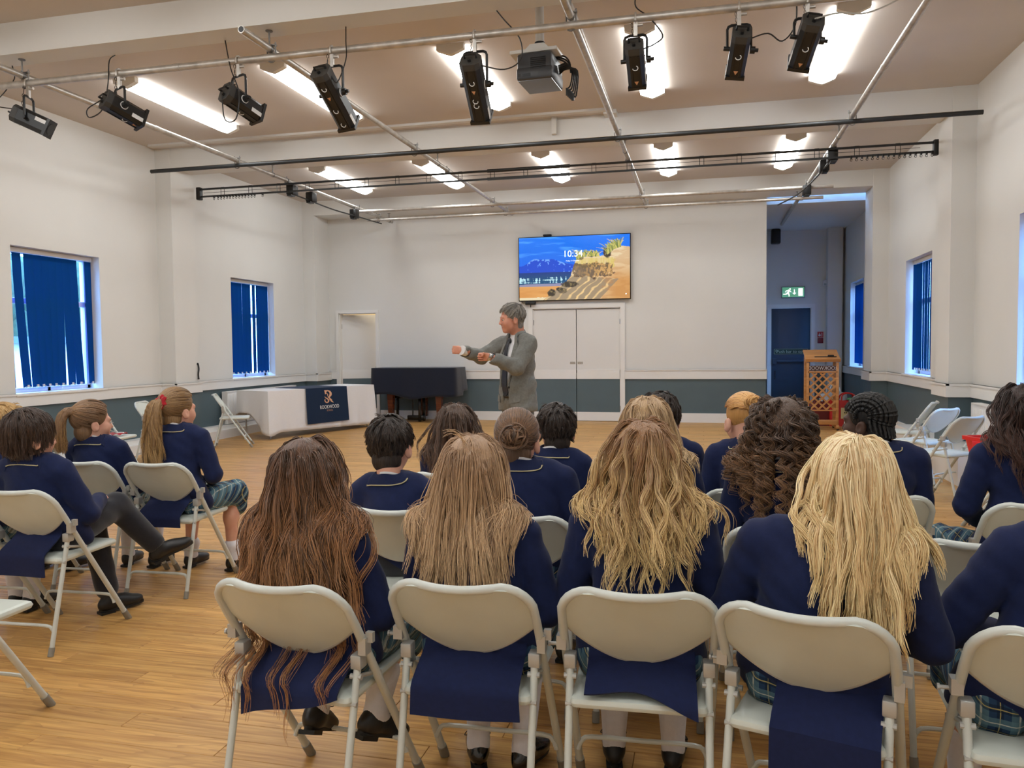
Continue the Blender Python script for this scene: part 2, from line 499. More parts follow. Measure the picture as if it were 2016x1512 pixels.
def mat_blind():
    m, N, L, B = mat_new('blue_blind_fabric')
    out = N['Material Output']
    N.remove(B)
    d = N.new('ShaderNodeBsdfDiffuse'); t = N.new('ShaderNodeBsdfTranslucent')
    tc = N.new('ShaderNodeTexCoord'); n = N.new('ShaderNodeTexNoise'); n.inputs['Scale'].default_value = 400
    L.new(tc.outputs['Object'], n.inputs['Vector'])
    x = N.new('ShaderNodeMix'); x.data_type = 'RGBA'; x.inputs[6].default_value = rgb(14, 62, 128); x.inputs[7].default_value = rgb(24, 82, 150)
    L.new(n.outputs[0], x.inputs[0]); L.new(x.outputs[2], d.inputs['Color'])
    t.inputs['Color'].default_value = rgb(10, 92, 190)
    mx = N.new('ShaderNodeMixShader'); mx.inputs[0].default_value = 0.14
    L.new(d.outputs[0], mx.inputs[1]); L.new(t.outputs[0], mx.inputs[2]); L.new(mx.outputs[0], out.inputs['Surface'])
    return m
M['blind'] = mat_blind()

def mat_glass():
    m, N, L, B = mat_new('window_glass')
    out = N['Material Output']; N.remove(B)
    g = N.new('ShaderNodeBsdfGlossy'); g.inputs['Roughness'].default_value = 0.02
    t = N.new('ShaderNodeBsdfTransparent'); t.inputs['Color'].default_value = (0.94, 0.97, 0.98, 1)
    lw = N.new('ShaderNodeLayerWeight'); pw = N.new('ShaderNodeMath'); pw.operation = 'POWER'; pw.inputs[1].default_value = 5.0
    L.new(lw.outputs['Facing'], pw.inputs[0]); f = N.new('ShaderNodeMath'); f.operation = 'MULTIPLY_ADD'; f.inputs[1].default_value = 0.7; f.inputs[2].default_value = 0.03
    L.new(pw.outputs[0], f.inputs[0])
    mx = N.new('ShaderNodeMixShader'); L.new(f.outputs[0], mx.inputs[0]); L.new(t.outputs[0], mx.inputs[1]); L.new(g.outputs[0], mx.inputs[2])
    L.new(mx.outputs[0], out.inputs['Surface'])
    return m
M['glass'] = mat_glass()

PL, PW = 1.22, 0.118    # floor plank length (along X) and width (along Y)
def mat_floor():
    """oak-effect strips: shade and grain shift follow the strip grid that the plank geometry uses"""
    m, N, L, B = mat_new('oak_effect_vinyl')
    ge = N.new('ShaderNodeNewGeometry'); sp = N.new('ShaderNodeSeparateXYZ'); L.new(ge.outputs['Position'], sp.inputs[0])
    def mt(op, a, b=None, v=None):
        n = N.new('ShaderNodeMath'); n.operation = op
        if isinstance(a, (int, float)): n.inputs[0].default_value = a
        else: L.new(a, n.inputs[0])
        if b is not None:
            if isinstance(b, (int, float)): n.inputs[1].default_value = b
            else: L.new(b, n.inputs[1])
        return n.outputs[0]
    row = mt('FLOOR', mt('DIVIDE', mt('ADD', sp.outputs['Y'], 20.0), PW))
    wn = N.new('ShaderNodeTexWhiteNoise'); wn.noise_dimensions = '1D'; L.new(row, wn.inputs['W'])
    off = mt('MULTIPLY', mt('MODULO', row, 5.0), PL * 0.4)
    colm = mt('FLOOR', mt('DIVIDE', mt('ADD', mt('ADD', sp.outputs['X'], 20.0), off), PL))
    pid = mt('ADD', mt('MULTIPLY', row, 37.0), colm)
    w2 = N.new('ShaderNodeTexWhiteNoise'); w2.noise_dimensions = '1D'; L.new(pid, w2.inputs['W'])
    cb = N.new('ShaderNodeCombineXYZ')
    L.new(mt('ADD', mt('MULTIPLY', sp.outputs['X'], 1.5), mt('MULTIPLY', w2.outputs[0], 40.0)), cb.inputs[0])
    L.new(mt('ADD', mt('MULTIPLY', sp.outputs['Y'], 30.0), mt('MULTIPLY', w2.outputs[0], 13.0)), cb.inputs[1])
    n1 = N.new('ShaderNodeTexNoise'); n1.inputs['Scale'].default_value = 1.0; n1.inputs['Detail'].default_value = 5; n1.inputs['Distortion'].default_value = 1.2
    L.new(cb.outputs[0], n1.inputs['Vector'])
    # cathedral figure: distorted bands
    cb2 = N.new('ShaderNodeCombineXYZ')
    L.new(mt('ADD', mt('MULTIPLY', sp.outputs['X'], 0.9), mt('MULTIPLY', w2.outputs[0], 17.0)), cb2.inputs[0])
    L.new(mt('ADD', mt('MULTIPLY', sp.outputs['Y'], 9.0), mt('MULTIPLY', w2.outputs[0], 5.0)), cb2.inputs[1])
    wv = N.new('ShaderNodeTexNoise'); wv.inputs['Scale'].default_value = 1.0; wv.inputs['Detail'].default_value = 2
    L.new(cb2.outputs[0], wv.inputs['Vector'])
    rings = mt('FRACT', mt('MULTIPLY', wv.outputs[0], 11.0))
    rr = N.new('ShaderNodeMapRange'); rr.inputs[1].default_value = 0.0; rr.inputs[2].default_value = 0.35; rr.inputs[3].default_value = 1.0; rr.inputs[4].default_value = 0.0
    L.new(rings, rr.inputs[0])
    r1 = N.new('ShaderNodeMapRange'); r1.inputs[1].default_value = 0.32; r1.inputs[2].default_value = 0.68
    L.new(n1.outputs[0], r1.inputs[0])
    x = N.new('ShaderNodeMix'); x.data_type = 'RGBA'; x.inputs[6].default_value = rgb(214, 168, 100); x.inputs[7].default_value = rgb(176, 128, 70)
    L.new(r1.outputs[0], x.inputs[0])
    y = N.new('ShaderNodeMix'); y.data_type = 'RGBA'; y.inputs[7].default_value = rgb(140, 94, 48)
    L.new(mt('MULTIPLY', rr.outputs[0], 0.38), y.inputs[0]); L.new(x.outputs[2], y.inputs[6])
    z = N.new('ShaderNodeMix'); z.data_type = 'RGBA'; z.blend_type = 'MULTIPLY'; z.inputs[0].default_value = 1.0
    sh = mt('ADD', mt('MULTIPLY', w2.outputs[0], 0.22), 0.89)
    cc = N.new('ShaderNodeCombineXYZ'); L.new(sh, cc.inputs[0]); L.new(sh, cc.inputs[1]); L.new(sh, cc.inputs[2])
    L.new(y.outputs[2], z.inputs[6]); L.new(cc.outputs[0], z.inputs[7])
    L.new(z.outputs[2], B.inputs['Base Color'])
    rg = N.new('ShaderNodeMapRange'); rg.inputs[3].default_value = 0.34; rg.inputs[4].default_value = 0.5
    L.new(n1.outputs[0], rg.inputs[0]); L.new(rg.outputs[0], B.inputs['Roughness'])
    bp = N.new('ShaderNodeBump'); bp.inputs['Strength'].default_value = 0.05; bp.inputs['Distance'].default_value = 0.005
    L.new(n1.outputs[0], bp.inputs['Height']); L.new(bp.outputs[0], B.inputs['Normal'])
    return m
M['floor'] = mat_floor()
M['joint'] = mat_plain('dark_floor_joint', rgb(158, 114, 66), 0.7)

# ------------------------------------------------------------------ structure: floor strips
XL, XR, YB, ZC = -7.85, 3.05, 15.15, 4.40
def struct(name, mb, mat, parent=None):
    o = mb.build(name, mat, parent)
    if parent is None: o['kind'] = 'structure'
    return o

floor_base = MB().box((-9.0, -1.7, -0.16), (3.4, 19.4, -0.012))
floor_obj = struct('floor', floor_base, M['joint'])

def floor_planks():
    cells = []
    r0, r1 = int((20 - 1.6) / PW), int((20 + 19.1) / PW)
    for row in range(r0, r1 + 1):
        ya, yb = row * PW - 20, (row + 1) * PW - 20
        off = (row % 5) * PL * 0.4
        c0 = int((-7.85 + 20 + off) / PL)
        for c in range(c0, c0 + 12):
            xa, xb = c * PL - off - 20, (c + 1) * PL - off - 20
            xa, xb = max(xa, -7.85), min(xb, 3.05)
            if xb - xa < 0.02: continue
            cells.append((xa, xb, ya, yb))
    fwd = np.array(_fw); rt = np.array(_r2)
    def score(c):
        p = np.array([(c[0] + c[1]) / 2, (c[2] + c[3]) / 2, -1.45])
        d = p @ fwd; s = p @ rt
        if d < 1.2 or abs(s / d) > 0.66: return 99
        if c[2] < 2.6 and p[0] > -1.3: return 60 + d
        return d
    cells.sort(key=score)
    g = 0.0011
    def shape(w, h):
        b = 0.0014
        vs = [(-w, -h, -0.012), (w, -h, -0.012), (w, h, -0.012), (-w, h, -0.012), (-w, -h, -b), (w, -h, -b), (w, h, -b), (-w, h, -b),
              (-w + b, -h + b, 0), (w - b, -h + b, 0), (w - b, h - b, 0), (-w + b, h - b, 0)]
        fs = [(0, 1, 5, 4), (1, 2, 6, 5), (2, 3, 7, 6), (3, 0, 4, 7), (4, 5, 9, 8), (5, 6, 10, 9), (6, 7, 11, 10), (7, 4, 8, 11), (8, 9, 10, 11)]
        return vs, fs
    cache = {}
    for c in cells[:290]:
        w, h = (c[1] - c[0]) / 2 - g, (c[3] - c[2]) / 2 - g
        key = (round(w, 4), round(h, 4))
        if key not in cache:
            vs, fs = shape(w, h)
            cache[key] = mesh_np('plank', np.array(vs), fs, smooth=False)
            cache[key].materials.append(M['floor'])
        o = link('plank', cache[key], None, floor_obj)
        o.location = ((c[0] + c[1]) / 2, (c[2] + c[3]) / 2, 0)
    rest = MB()
    for c in cells[290:]:
        vs, fs = shape((c[1] - c[0]) / 2 - g, (c[3] - c[2]) / 2 - g)
        cx, cy = (c[0] + c[1]) / 2, (c[2] + c[3]) / 2
        rest.add([(v[0] + cx, v[1] + cy, v[2]) for v in vs], fs)
    o = rest.build('floor_strips', M['floor'], floor_obj); o['kind'] = 'stuff'
floor_planks()

# ------------------------------------------------------------------ structure: walls
DZ0, DZ1 = 0.80, 0.955       # dado rail on the side walls
LW = [(7.61, 9.0, 0.95, 2.70), (12.02, 13.40, 0.955, 2.69)]
RW = [(7.45, 8.86, 0.975, 2.72), (11.95, 13.38, 0.975, 2.72), (16.72, 18.12, 0.975, 2.74)]
def side_wall(name, xi, out, wins, y0, y1):
    """wall slab with window openings; inner face at xi, thickness outwards"""
    x0, x1 = min(xi, xi + out), max(xi, xi + out)
    mb = MB()
    ys = [y0] + [v for w in wins for v in (w[0], w[1])] + [y1]
    mb.cur = 1; mb.box((x0, y0, -0.1), (x1, y1, DZ0 + 0.05))
    mb.cur = 0
    for i in range(0, len(ys), 2):
        mb.box((x0, ys[i], DZ0 + 0.05), (x1, ys[i + 1], ZC + 0.2))
    for w in wins:
        mb.box((x0, w[0], DZ0 + 0.05), (x1, w[1], w[2])); mb.box((x0, w[0], w[3]), (x1, w[1], ZC + 0.2))
    return struct(name, mb, [M['wall'], M['dado']])
side_wall('wall_left', XL, -0.32, LW, -1.7, YB + 0.3)
side_wall('wall_right', XR, 0.32, RW, -1.7, 19.3)

mb = MB()     # back wall with two door openings
Y2 = YB + 0.2
LD = (-7.377, -6.548, 2.18); DD = (-3.247, -1.538, 2.19)
for lo, hi, z0, z1 in ((XL - 0.02, LD[0], 0, ZC), (LD[1], DD[0], 0, ZC), (DD[1], 1.115, 0, ZC)):
    mb.cur = 1; mb.box((lo, YB, -0.1), (hi, Y2, 0.86)); mb.cur = 0; mb.box((lo, YB, 0.86), (hi, Y2, z1))
mb.cur = 0
mb.box((LD[0], YB, LD[2]), (LD[1], Y2, ZC)); mb.box((DD[0], YB, DD[2]), (DD[1], Y2, ZC))
struct('wall_back', mb, [M['wall'], M['dado']])
mb = MB().box((XL - 0.3, -1.9, -0.1), (XR + 0.3, -1.7, ZC + 0.2)); struct('wall_rear', mb, M['wall'])
mb = MB()
mb.cur = 1; mb.box((0.98, Y2, -0.1), (1.115, 19.2, 0.86)); mb.cur = 0; mb.box((0.98, Y2, 0.86), (1.115, 19.2, 4.2))
struct('wall_alcove_left', mb, [M['wall'], M['dado']])
ED = (1.50, 2.375, 2.285)   # exit door opening
mb = MB()
mb.cur = 1; mb.box((0.98, 19.0, -0.1), (ED[0], 19.25, 0.86)); mb.box((ED[1], 19.0, -0.1), (3.4, 19.25, 0.86))
mb.cur = 0; mb.box((0.98, 19.0, 0.86), (ED[0], 19.25, 4.2)); mb.box((ED[1], 19.0, 0.86), (3.4, 19.25, 4.2)); mb.box((ED[0], 19.0, ED[2]), (ED[1], 19.25, 4.2))
mb.rbox((2.68, 18.74, 0.0), (2.99, 19.01, 4.05), 0.01)
struct('wall_exit', mb, [M['wall'], M['dado']])

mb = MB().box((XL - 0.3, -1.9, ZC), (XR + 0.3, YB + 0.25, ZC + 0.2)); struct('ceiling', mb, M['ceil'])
mb = MB().box((0.98, YB + 0.2, 4.02), (XR + 0.3, 19.3, 4.22)); struct('ceiling_alcove', mb, M['wall'])
BEAMS = [(5.95, 6.21), (10.183, 10.69), (14.563, 15.19)]
for a, b in BEAMS:
    mb = MB().box((XL - 0.05, a, 4.12), (XR + 0.05, b, ZC + 0.02)); struct('ceiling_beam', mb, M['wall'])
PF_L, PF_R = -7.59, 2.79
for (a, b) in ((5.72, 6.26), (10.17, 10.71), (14.55, 15.2)):
    for s in (0, 1):
        mb = MB()
        lo, hi = ((XL - 0.05, PF_L) if s == 0 else (PF_R, XR + 0.05))
        mb.cur = 1; mb.box((lo, a, 0), (hi, b, 0.83)); mb.cur = 0; mb.box((lo, a, 0.83), (hi, b, ZC))
        struct('pilaster', mb, [M['wall'], M['dado']])

# dado rail, following the pilasters
def rail_run(name, runs, z0, z1, t, mat):
    mb = MB()
    for (ax, lo, hi, pos, sgn) in runs:      # ax 'y': runs along y at x=pos, projecting sgn*t
        p0, p1 = min(pos, pos + sgn * t), max(pos, pos + sgn * t)
        if ax == 'y':
            mb.box((p0, lo, z0), (p1, hi, z1)); mb.box((min(pos, pos + sgn * (t + 0.012)), lo, z1 - 0.022), (max(pos, pos + sgn * (t + 0.012)), hi, z1))
        else:
            mb.box((lo, p0, z0), (hi, p1, z1)); mb.box((lo, min(pos, pos + sgn * (t + 0.012)), z1 - 0.022), (hi, max(pos, pos + sgn * (t + 0.012)), z1))
    return struct(name, mb, mat)
def around(xw, pf, inw, pils, y0, y1):
    runs = []; y = y0; t = 0.035
    for a, b in pils:
        runs.append(('y', y, a - t, xw, inw)); runs.append(('x', min(xw, pf), max(xw, pf), a, -1)); runs.append(('y', a - t, min(b + t, y1), pf, inw))
        if b < y1 - 0.1: runs.append(('x', min(xw, pf), max(xw, pf), b, 1))
        y = b + t
    if y < y1: runs.append(('y', y, y1, xw, inw))
    return runs
pl = [(5.72, 6.26), (10.17, 10.71), (14.55, 15.2)]
rail_run('trim_dado_left', around(XL, PF_L, 1, pl, -1.7, YB), DZ0, DZ1, 0.035, M['trim'])
rail_run('trim_dado_right', around(XR, PF_R, -1, pl, -1.7, 18.95), DZ0 + 0.015, DZ1 + 0.015, 0.035, M['trim'])
rail_run('trim_dado_back', [('x', PF_L, LD[0] - 0.06, YB, -1), ('x', LD[1] + 0.07, DD[0] - 0.09, YB, -1), ('x', DD[1] + 0.08, 1.13, YB, -1)], 0.82, 1.0, 0.03, M['trim'])
rail_run('trim_dado_exit', [('x', ED[1] + 0.1, 2.68, 19.0, -1), ('x', 1.13, ED[0] - 0.1, 19.0, -1)], 0.82, 0.98, 0.03, M['trim'])
mb = MB(); mb.box((PF_L, YB - 0.022, 0), (LD[0] - 0.06, YB, 0.175)); mb.box((LD[1] + 0.07, YB - 0.022, 0), (DD[0] - 0.09, YB, 0.175)); mb.box((DD[1] + 0.08, YB - 0.022, 0), (1.13, YB, 0.175))
struct('baseboard_back', mb, M['trim'])
mb = MB()      # boxed-in heating pipes along the left wall
for a, b in ((-1.7, 5.7), (6.28, 10.15), (10.73, 14.53)):
    mb.box((XL, a, 0), (XL + 0.24, b, 0.14)); mb.box((XL, a, 0.14), (XL + 0.16, b, 0.20))
mb.box((PF_L, 10.14, 0), (PF_L + 0.03, 10.74, 0.2)); mb.box((PF_L, 14.5, 0), (PF_L + 0.03, YB, 0.2))
struct('baseboard_left', mb, M['trim'])
mb = MB()
for a, b in ((-1.7, 5.7), (6.28, 8.75), (10.73, 14.53), (15.2, 18.9)):
    mb.box((XR - 0.03, a, 0), (XR, b, 0.2))
mb.box((XR - 0.55, 8.75, 0), (XR, 10.15, 0.3)); mb.box((PF_R - 0.3, 10.14, 0), (PF_R, 10.74, 0.26)); mb.box((XR - 0.3, 10.74, 0), (XR, 12.6, 0.26))
struct('baseboard_right', mb, M['trim'])
# trunking strip on the ceiling of the middle bay
mb = MB(); mb.box((-7.75, 9.90, ZC - 0.03), (-1.10, 9.99, ZC + 0.001)); mb.box((-1.19, 6.25, ZC - 0.03), (-1.10, 9.90, ZC + 0.001))
mb.box((-1.22, 9.99, ZC - 0.05), (-1.06, 10.18, ZC + 0.001))
struct('trim_trunking', mb, M['mount_white'])
mb = MB().box((-1.9, 10.10, 4.18), (-1.84, 10.17, 4.40)); struct('trim_conduit', mb, M['mount_white'])

# doors
def frame(name, x0, x1, zt, y, w=0.062, d=0.03):
    mb = MB(); mb.box((x0 - w, y - d, 0), (x0, y, zt + w)); mb.box((x1, y - d, 0), (x1 + w, y, zt + w)); mb.box((x0, y - d, zt), (x1, y, zt + w))
    mb.box((x0 - 0.005, y, 0), (x0 + 0.015, y + 0.19, zt)); mb.box((x1 - 0.015, y, 0), (x1 + 0.005, y + 0.19, zt)); mb.box((x0, y, zt - 0.015), (x1, y + 0.19, zt + 0.005))
    return mb
struct('trim_door_left', frame('f', LD[0], LD[1], LD[2], YB), M['trim'])
struct('trim_door_double', frame('f', DD[0], DD[1], DD[2], YB, 0.085), M['trim'])
struct('trim_door_exit', frame('f', ED[0], ED[1], ED[2], 19.0, 0.075), M['trim'])
def flush_door(name, w, h, hinge, ang, mirror=1, handle=True):
    """leaf hinged at local x=0, extending +x*mirror; painted slate below, white band across"""
    o = empty(name, hinge, math.radians(ang)); o['kind'] = 'structure'
    xs = sorted((0.004 * mirror, (w - 0.004) * mirror))
    mb = MB(); mb.cur = 0; mb.box((xs[0], 0, 0.83), (xs[1], 0.045, h - 0.006))
    mb.cur = 1; mb.box((xs[0], 0, 0.178), (xs[1], 0.045, 0.83)); mb.cur = 2; mb.box((xs[0], 0, 0.008), (xs[1], 0.045, 0.178))
    mb.build('leaf', [M['door_white'], M['dado'], M['trim']], o)
    MB().box((xs[0], -0.012, 0.82), (xs[1], 0.0, 1.0)).build('dado_band', M['trim'], o)
    for z in (0.25, h - 0.25):
        MB().tube([(0.006 * mirror, -0.008, z - 0.05), (0.006 * mirror, -0.008, z + 0.05)], 0.009, 8).build('hinge', M['chrome'], o)
    return o
d = flush_door('door_1', LD[1] - LD[0] - 0.01, LD[2] - 0.02, (LD[0] + 0.005, YB + 0.10, 0), 24)
MB().rbox((0.69, -0.03, 1.03), (0.79, 0.0, 1.07), 0.006).build('handle', M['chrome'], d)
hw = (DD[1] - DD[0]) / 2
d = flush_door('door_2', hw - 0.008, DD[2] - 0.02, (DD[0] + 0.005, YB + 0.012, 0), 0)
MB().box((hw - 0.13, -0.004, 1.11), (hw - 0.03, 0.0, 1.155)).box((hw - 0.115, -0.0055, 1.122), (hw - 0.045, -0.003, 1.143)).build('flush_pull', M['chrome'], d)
d = flush_door('door_3', hw - 0.008, DD[2] - 0.02, (DD[1] - 0.005, YB + 0.012, 0), 0, -1)
MB().box((-hw + 0.03, -0.004, 1.11), (-hw + 0.13, 0.0, 1.155)).box((-hw + 0.045, -0.0055, 1.122), (-hw + 0.115, -0.003, 1.143)).build('flush_pull', M['chrome'], d)
MB().tube([(-hw + 0.012, -0.005, 0.93), (-hw + 0.012, -0.005, 0.99)], 0.008, 8).build('lock', M['black'], d)
# room beyond the left door, lit by its own lamp
mb = MB(); mb.box((-8.2, 17.2, -0.1), (-5.0, 17.3, 2.9)); mb.box((-8.3, Y2, -0.1), (-8.2, 17.3, 2.9)); mb.box((-5.0, Y2, -0.1), (-4.9, 17.3, 2.9))
struct('wall_side_room', mb, mat_plain('cream_wall', rgb(226, 212, 180), 0.7))
mb = MB(); mb.box((-8.3, Y2, 2.8), (-4.9, 17.3, 2.9)); struct('ceiling_side_room', mb, M['wall'])
mb = MB(); mb.box((-8.3, YB + 0.05, -0.1), (-4.9, 17.3, -0.005)); struct('floor_side_room', mb, M['floor'])
lp = bpy.data.lights.new('side_room_lamp', 'POINT'); lp.energy = 45; lp.color = (1, 0.88, 0.7); lp.shadow_soft_size = 0.2
lo = bpy.data.objects.new('side_room_lamp', lp); COL.link(lo); lo.location = (-6.5, 16.3, 2.5)
mb = MB(); mb.box((DD[0] - 0.3, Y2 + 0.03, -0.1), (DD[1] + 0.3, Y2 + 0.12, 2.6)); struct('light_block_panel', mb, M['wall'])  # added unseen panel, stops sky light leaking through the double door gap
# exit door
d = empty('door_4', (ED[0], 19.02, 0)); d['kind'] = 'structure'
w = ED[1] - ED[0]
MB().rbox((0.017, 0, 0.008), (w - 0.017, 0.05, ED[2] - 0.017), 0.004).build('leaf', M['door_blue'], d)
MB().rbox((0.08, -0.075, 1.04), (w - 0.08, -0.03, 1.10), 0.012).box((0.05, -0.085, 1.0), (0.13, 0.0, 1.13)).box((w - 0.13, -0.085, 1.0), (w - 0.05, 0.0, 1.13)).build('push_bar', M['door_blue'], d)
MB().tube([(0.1, -0.03, 0.85), (0.1, -0.03, 0.65)], 0.012, 8).build('pull_handle', M['black'], d)
sg = MB().box((0.07, -0.006, 1.222), (w - 0.06, 0.0, 1.352)).build('push_bar_sign', M['sign_dark'], d)
mb = MB()
for a, b, c_, e in ((0.078, w - 0.068, 1.228, 1.233), (0.078, w - 0.068, 1.341, 1.346), (0.078, 0.084, 1.228, 1.346), (w - 0.074, w - 0.068, 1.228, 1.346)):
    mb.box((a, -0.008, c_), (b, -0.005, e))
mb.tube([(0.125, -0.007, 1.30), (0.105, -0.007, 1.315), (0.12, -0.007, 1.28), (0.14, -0.007, 1.265)], 0.005, 5)
mb.sphere((0.135, -0.007, 1.32), 0.009, 6, 4)
mb.build('sign_border', M['sign_pale'], sg)
text_obj('sign_lettering', 'Push bar to open', 0.094, M['sign_pale'], sg, M=Matrix.Translation((0.46, -0.008, 1.284)))

# windows: frame, panes, sill; blinds are things of their own
def window(n, xi, out, w):
    y0, y1, z0, z1 = w
    s = 1 if out > 0 else -1
    o = empty('window_%d' % n, (0, 0, 0)); o['kind'] = 'structure'
    xf = xi + out * 0.62
    def bx(mb, ya, yb, za, zb, t=0.06): mb.rbox((min(xf, xf + s * t), ya, za), (max(xf, xf + s * t), yb, zb), 0.008)
    mb = MB(); f = 0.06
    bx(mb, y0, y0 + f, z0, z1); bx(mb, y1 - f, y1, z0, z1); bx(mb, y0, y1, z0, z0 + f); bx(mb, y0, y1, z1 - f, z1)
    ym = (y0 + y1) / 2
    bx(mb, ym - f / 2, ym + f / 2, z0, z1)
    zt = z0 + (z1 - z0) * 0.64
    bx(mb, y0, y1, zt - 0.035, zt + 0.035)
    mb.build('window_frame', M['pvc'], o)
    for a, b in ((y0 + f, ym - f / 2), (ym + f / 2, y1 - f)):
        for c_, e in ((z0 + f, zt - 0.035), (zt + 0.035, z1 - f)):
            MB().box((xf + s * 0.025, a, c_), (xf + s * 0.031, b, e)).build('pane', M['glass'], o)
    MB().rbox((min(xi - s * 0.05, xf), y0 - 0.03, z0 - 0.03), (max(xi - s * 0.05, xf), y1 + 0.03, z0 + 0.004), 0.008).build('window_sill', M['trim'], o)
for i, w in enumerate(LW): window(i + 1, XL, -0.32, w)
for i, w in enumerate(RW): window(i + 3, XR, 0.32, w)

def blind(label, xi, out, w, spec, side):
    """spec: list of (position 0..1 across the window, turn in degrees, tilt of the lower end in m)"""
    y0, y1, z0, z1 = w
    s = 1 if out > 0 else -1
    xb = xi + s * 0.13
    root = empty('vertical_blind', (xb, (y0 + y1) / 2, z0), 0, label, 'blind')
    hz = z1 - z0
    MB().rbox((-0.025, -(y1 - y0) / 2 + 0.01, hz - 0.06), (0.025, (y1 - y0) / 2 - 0.01, hz - 0.005), 0.006).build('head_rail', M['trim'], root)
    me = None
    bot = []
    for (u, turn, tilt) in spec:
        y = (u - 0.5) * (y1 - y0)
        mb = MB(); hw_ = 0.0635; L = hz - 0.07 - 0.06
        a = math.radians(turn)
        def fn(p, q):
            t = (p - 0.5) * 2 * hw_
            return (math.sin(a) * t + 0.004 * math.sin(p * math.pi), y + math.cos(a) * t + tilt * (1 - q) ** 1.3, hz - 0.065 - L * (1 - q))
        mb.sheet(fn, 4, 6, 0.0012)
        mb.build('slat', M['blind'], root)
        bot.append((0, y + tilt, hz - 0.065 - L + 0.02))
    mb = MB()
    for i in range(len(bot) - 1):
        a, b = bot[i], bot[i + 1]
        mid = ((a[0] + b[0]) / 2 - s * 0.03, (a[1] + b[1]) / 2, (a[2] + b[2]) / 2 - 0.022)
        mb.tube(smooth_path([(a[0] - s * 0.01, a[1], a[2]), mid, (b[0] - s * 0.01, b[1], b[2])], 4), 0.0022, 5)
    for b in bot: mb.box((-0.008 - s * 0.008, b[1] - 0.012, b[2] - 0.02), (0.008 - s * 0.008, b[1] + 0.012, b[2] + 0.012))
    mb.build('bead_chain', M['mount_white'], root)
    return root
blind('blue vertical blind with gaps at both edges, in the near left window', XL, -0.32, LW[0],
      [(0.03, 0, 0.03), (0.145, 0, 0.10), (0.27, 8, 0.07), (0.355, 8, 0.04), (0.44, 5, 0.02), (0.525, 3, 0), (0.605, 0, 0), (0.685, 0, 0.05), (0.765, 8, 0.08), (0.955, -5, 0.02)], -1)
blind('blue vertical blind with thin bright gaps, in the far left window above the white radiator', XL, -0.32, LW[1],
      [(0.045, 8, 0), (0.14, 6, 0.012), (0.24, 3, 0.012), (0.335, 0, 0.01), (0.435, 3, 0), (0.53, 6, 0), (0.655, -6, 0), (0.765, 8, 0), (0.86, 8, 0), (0.95, 5, 0)], -1)
blind('blue vertical blind of the near right window, cut off by the picture edge', XR, 0.32, RW[0],
      [(0.05, -60, 0), (0.15, -60, 0), (0.25, -62, 0), (0.35, -60, 0), (0.45, -60, 0), (0.55, -62, 0), (0.65, -60, 0), (0.75, -60, 0), (0.85, -60, 0), (0.95, -55, 0)], 1)
blind('blue vertical blind with turned slats in the right window behind the folding chairs', XR, 0.32, RW[1],
      [(0.05, -35, 0), (0.15, -3, 0), (0.25, 2, 0), (0.35, -4, 0), (0.45, 3, 0), (0.55, -4, 0), (0.65, 3, 0), (0.75, -2, 0), (0.85, -12, 0), (0.94, -30, 0)], 1)
blind('deep blue vertical blind in the window beside the exit alcove lectern', XR, 0.32, RW[2],
      [(0.06, -55, 0), (0.16, -60, 0), (0.27, -62, 0.02), (0.38, -60, 0.04), (0.49, -62, 0), (0.60, -62, 0), (0.71, -60, 0.02), (0.82, -60, 0.03), (0.93, -50, 0)], 1)

# outside: ground, hedge, low white building
mb = MB().box((-60, -30, -0.45), (60, 50, -0.35)); struct('ground', mb, M['tarmac'])
def hedge(name, x, y0, y1, z, seed, label):
    r = np.random.default_rng(seed); mb = MB()
    n = int((y1 - y0) / 1.1)
    for i in range(n):
        for k in range(3):
            mb.sphere((x + r.uniform(-.5, .5), y0 + (i + .5) * 1.1 + r.uniform(-.4, .4), z * (0.2 + 0.33 * k) - 0.3), 0.95 + 0.4 * r.random(), 9, 6, (1, 1, 1.1))
    o = mb.build(name, M['leaf']); tag(o, label, 'hedge')
hedge('hedge', -21.5, 0, 28, 4.2, 1, 'tall green hedge outside the left windows, seen between the blind slats')
hedge('hedge', 14.0, 0, 30, 3.2, 2, 'green hedge outside the right windows, mostly hidden by the blue blinds')
b = empty('outbuilding', (-15.5, 12, -0.35), 0, 'low white building outside, seen through the gaps of the left blinds', 'building')
MB().box((-2.5, -9, 0), (0, 9, 2.0)).build('walls', M['render_white'], b)
MB().box((-2.7, -9.2, 2.0), (0.25, 9.2, 2.15)).build('roof', M['dado'], b)

# ------------------------------------------------------------------ ceiling lights
M['lamp'] = mat_emit('fluorescent_diffuser', LAMP_COLOR, LAMP_STRENGTH)
def lamp_proto():
    o = empty('ceiling_light', (0, 0, 0), 0, 'x', 'ceiling light', 'fluorescent ceiling lights in rows')
    L = 1.95; W = 0.135
    MB().rbox((-0.10, -L / 2, -0.03), (0.10, L / 2, 0.0), 0.006).build('gear_tray', M['trim'], o)
    prof = [(-W, -0.022), (-W, -0.05), (-0.07, -0.075), (0, -0.098), (0.07, -0.075), (W, -0.05), (W, -0.022)]
    MB().prism(prof, -L / 2 + 0.05, L / 2 - 0.05).build('diffuser', M['lamp'], o)
    cap = [(-W - 0.003, -0.0), (-W - 0.003, -0.052), (-0.072, -0.079), (0, -0.103), (0.072, -0.079), (W + 0.003, -0.052), (W + 0.003, -0.0)]
    for a in (-L / 2 - 0.01, L / 2 - 0.05):
        MB().prism(cap, a, a + 0.06).build('end_cap', M['lamp_end'], o)
    return o
lampo = lamp_proto(); first = True
LXS = [-6.10, -4.32, -2.40, -0.575, 1.26]
ORD = ['leftmost', 'second from left', 'middle', 'second from right', 'rightmost']
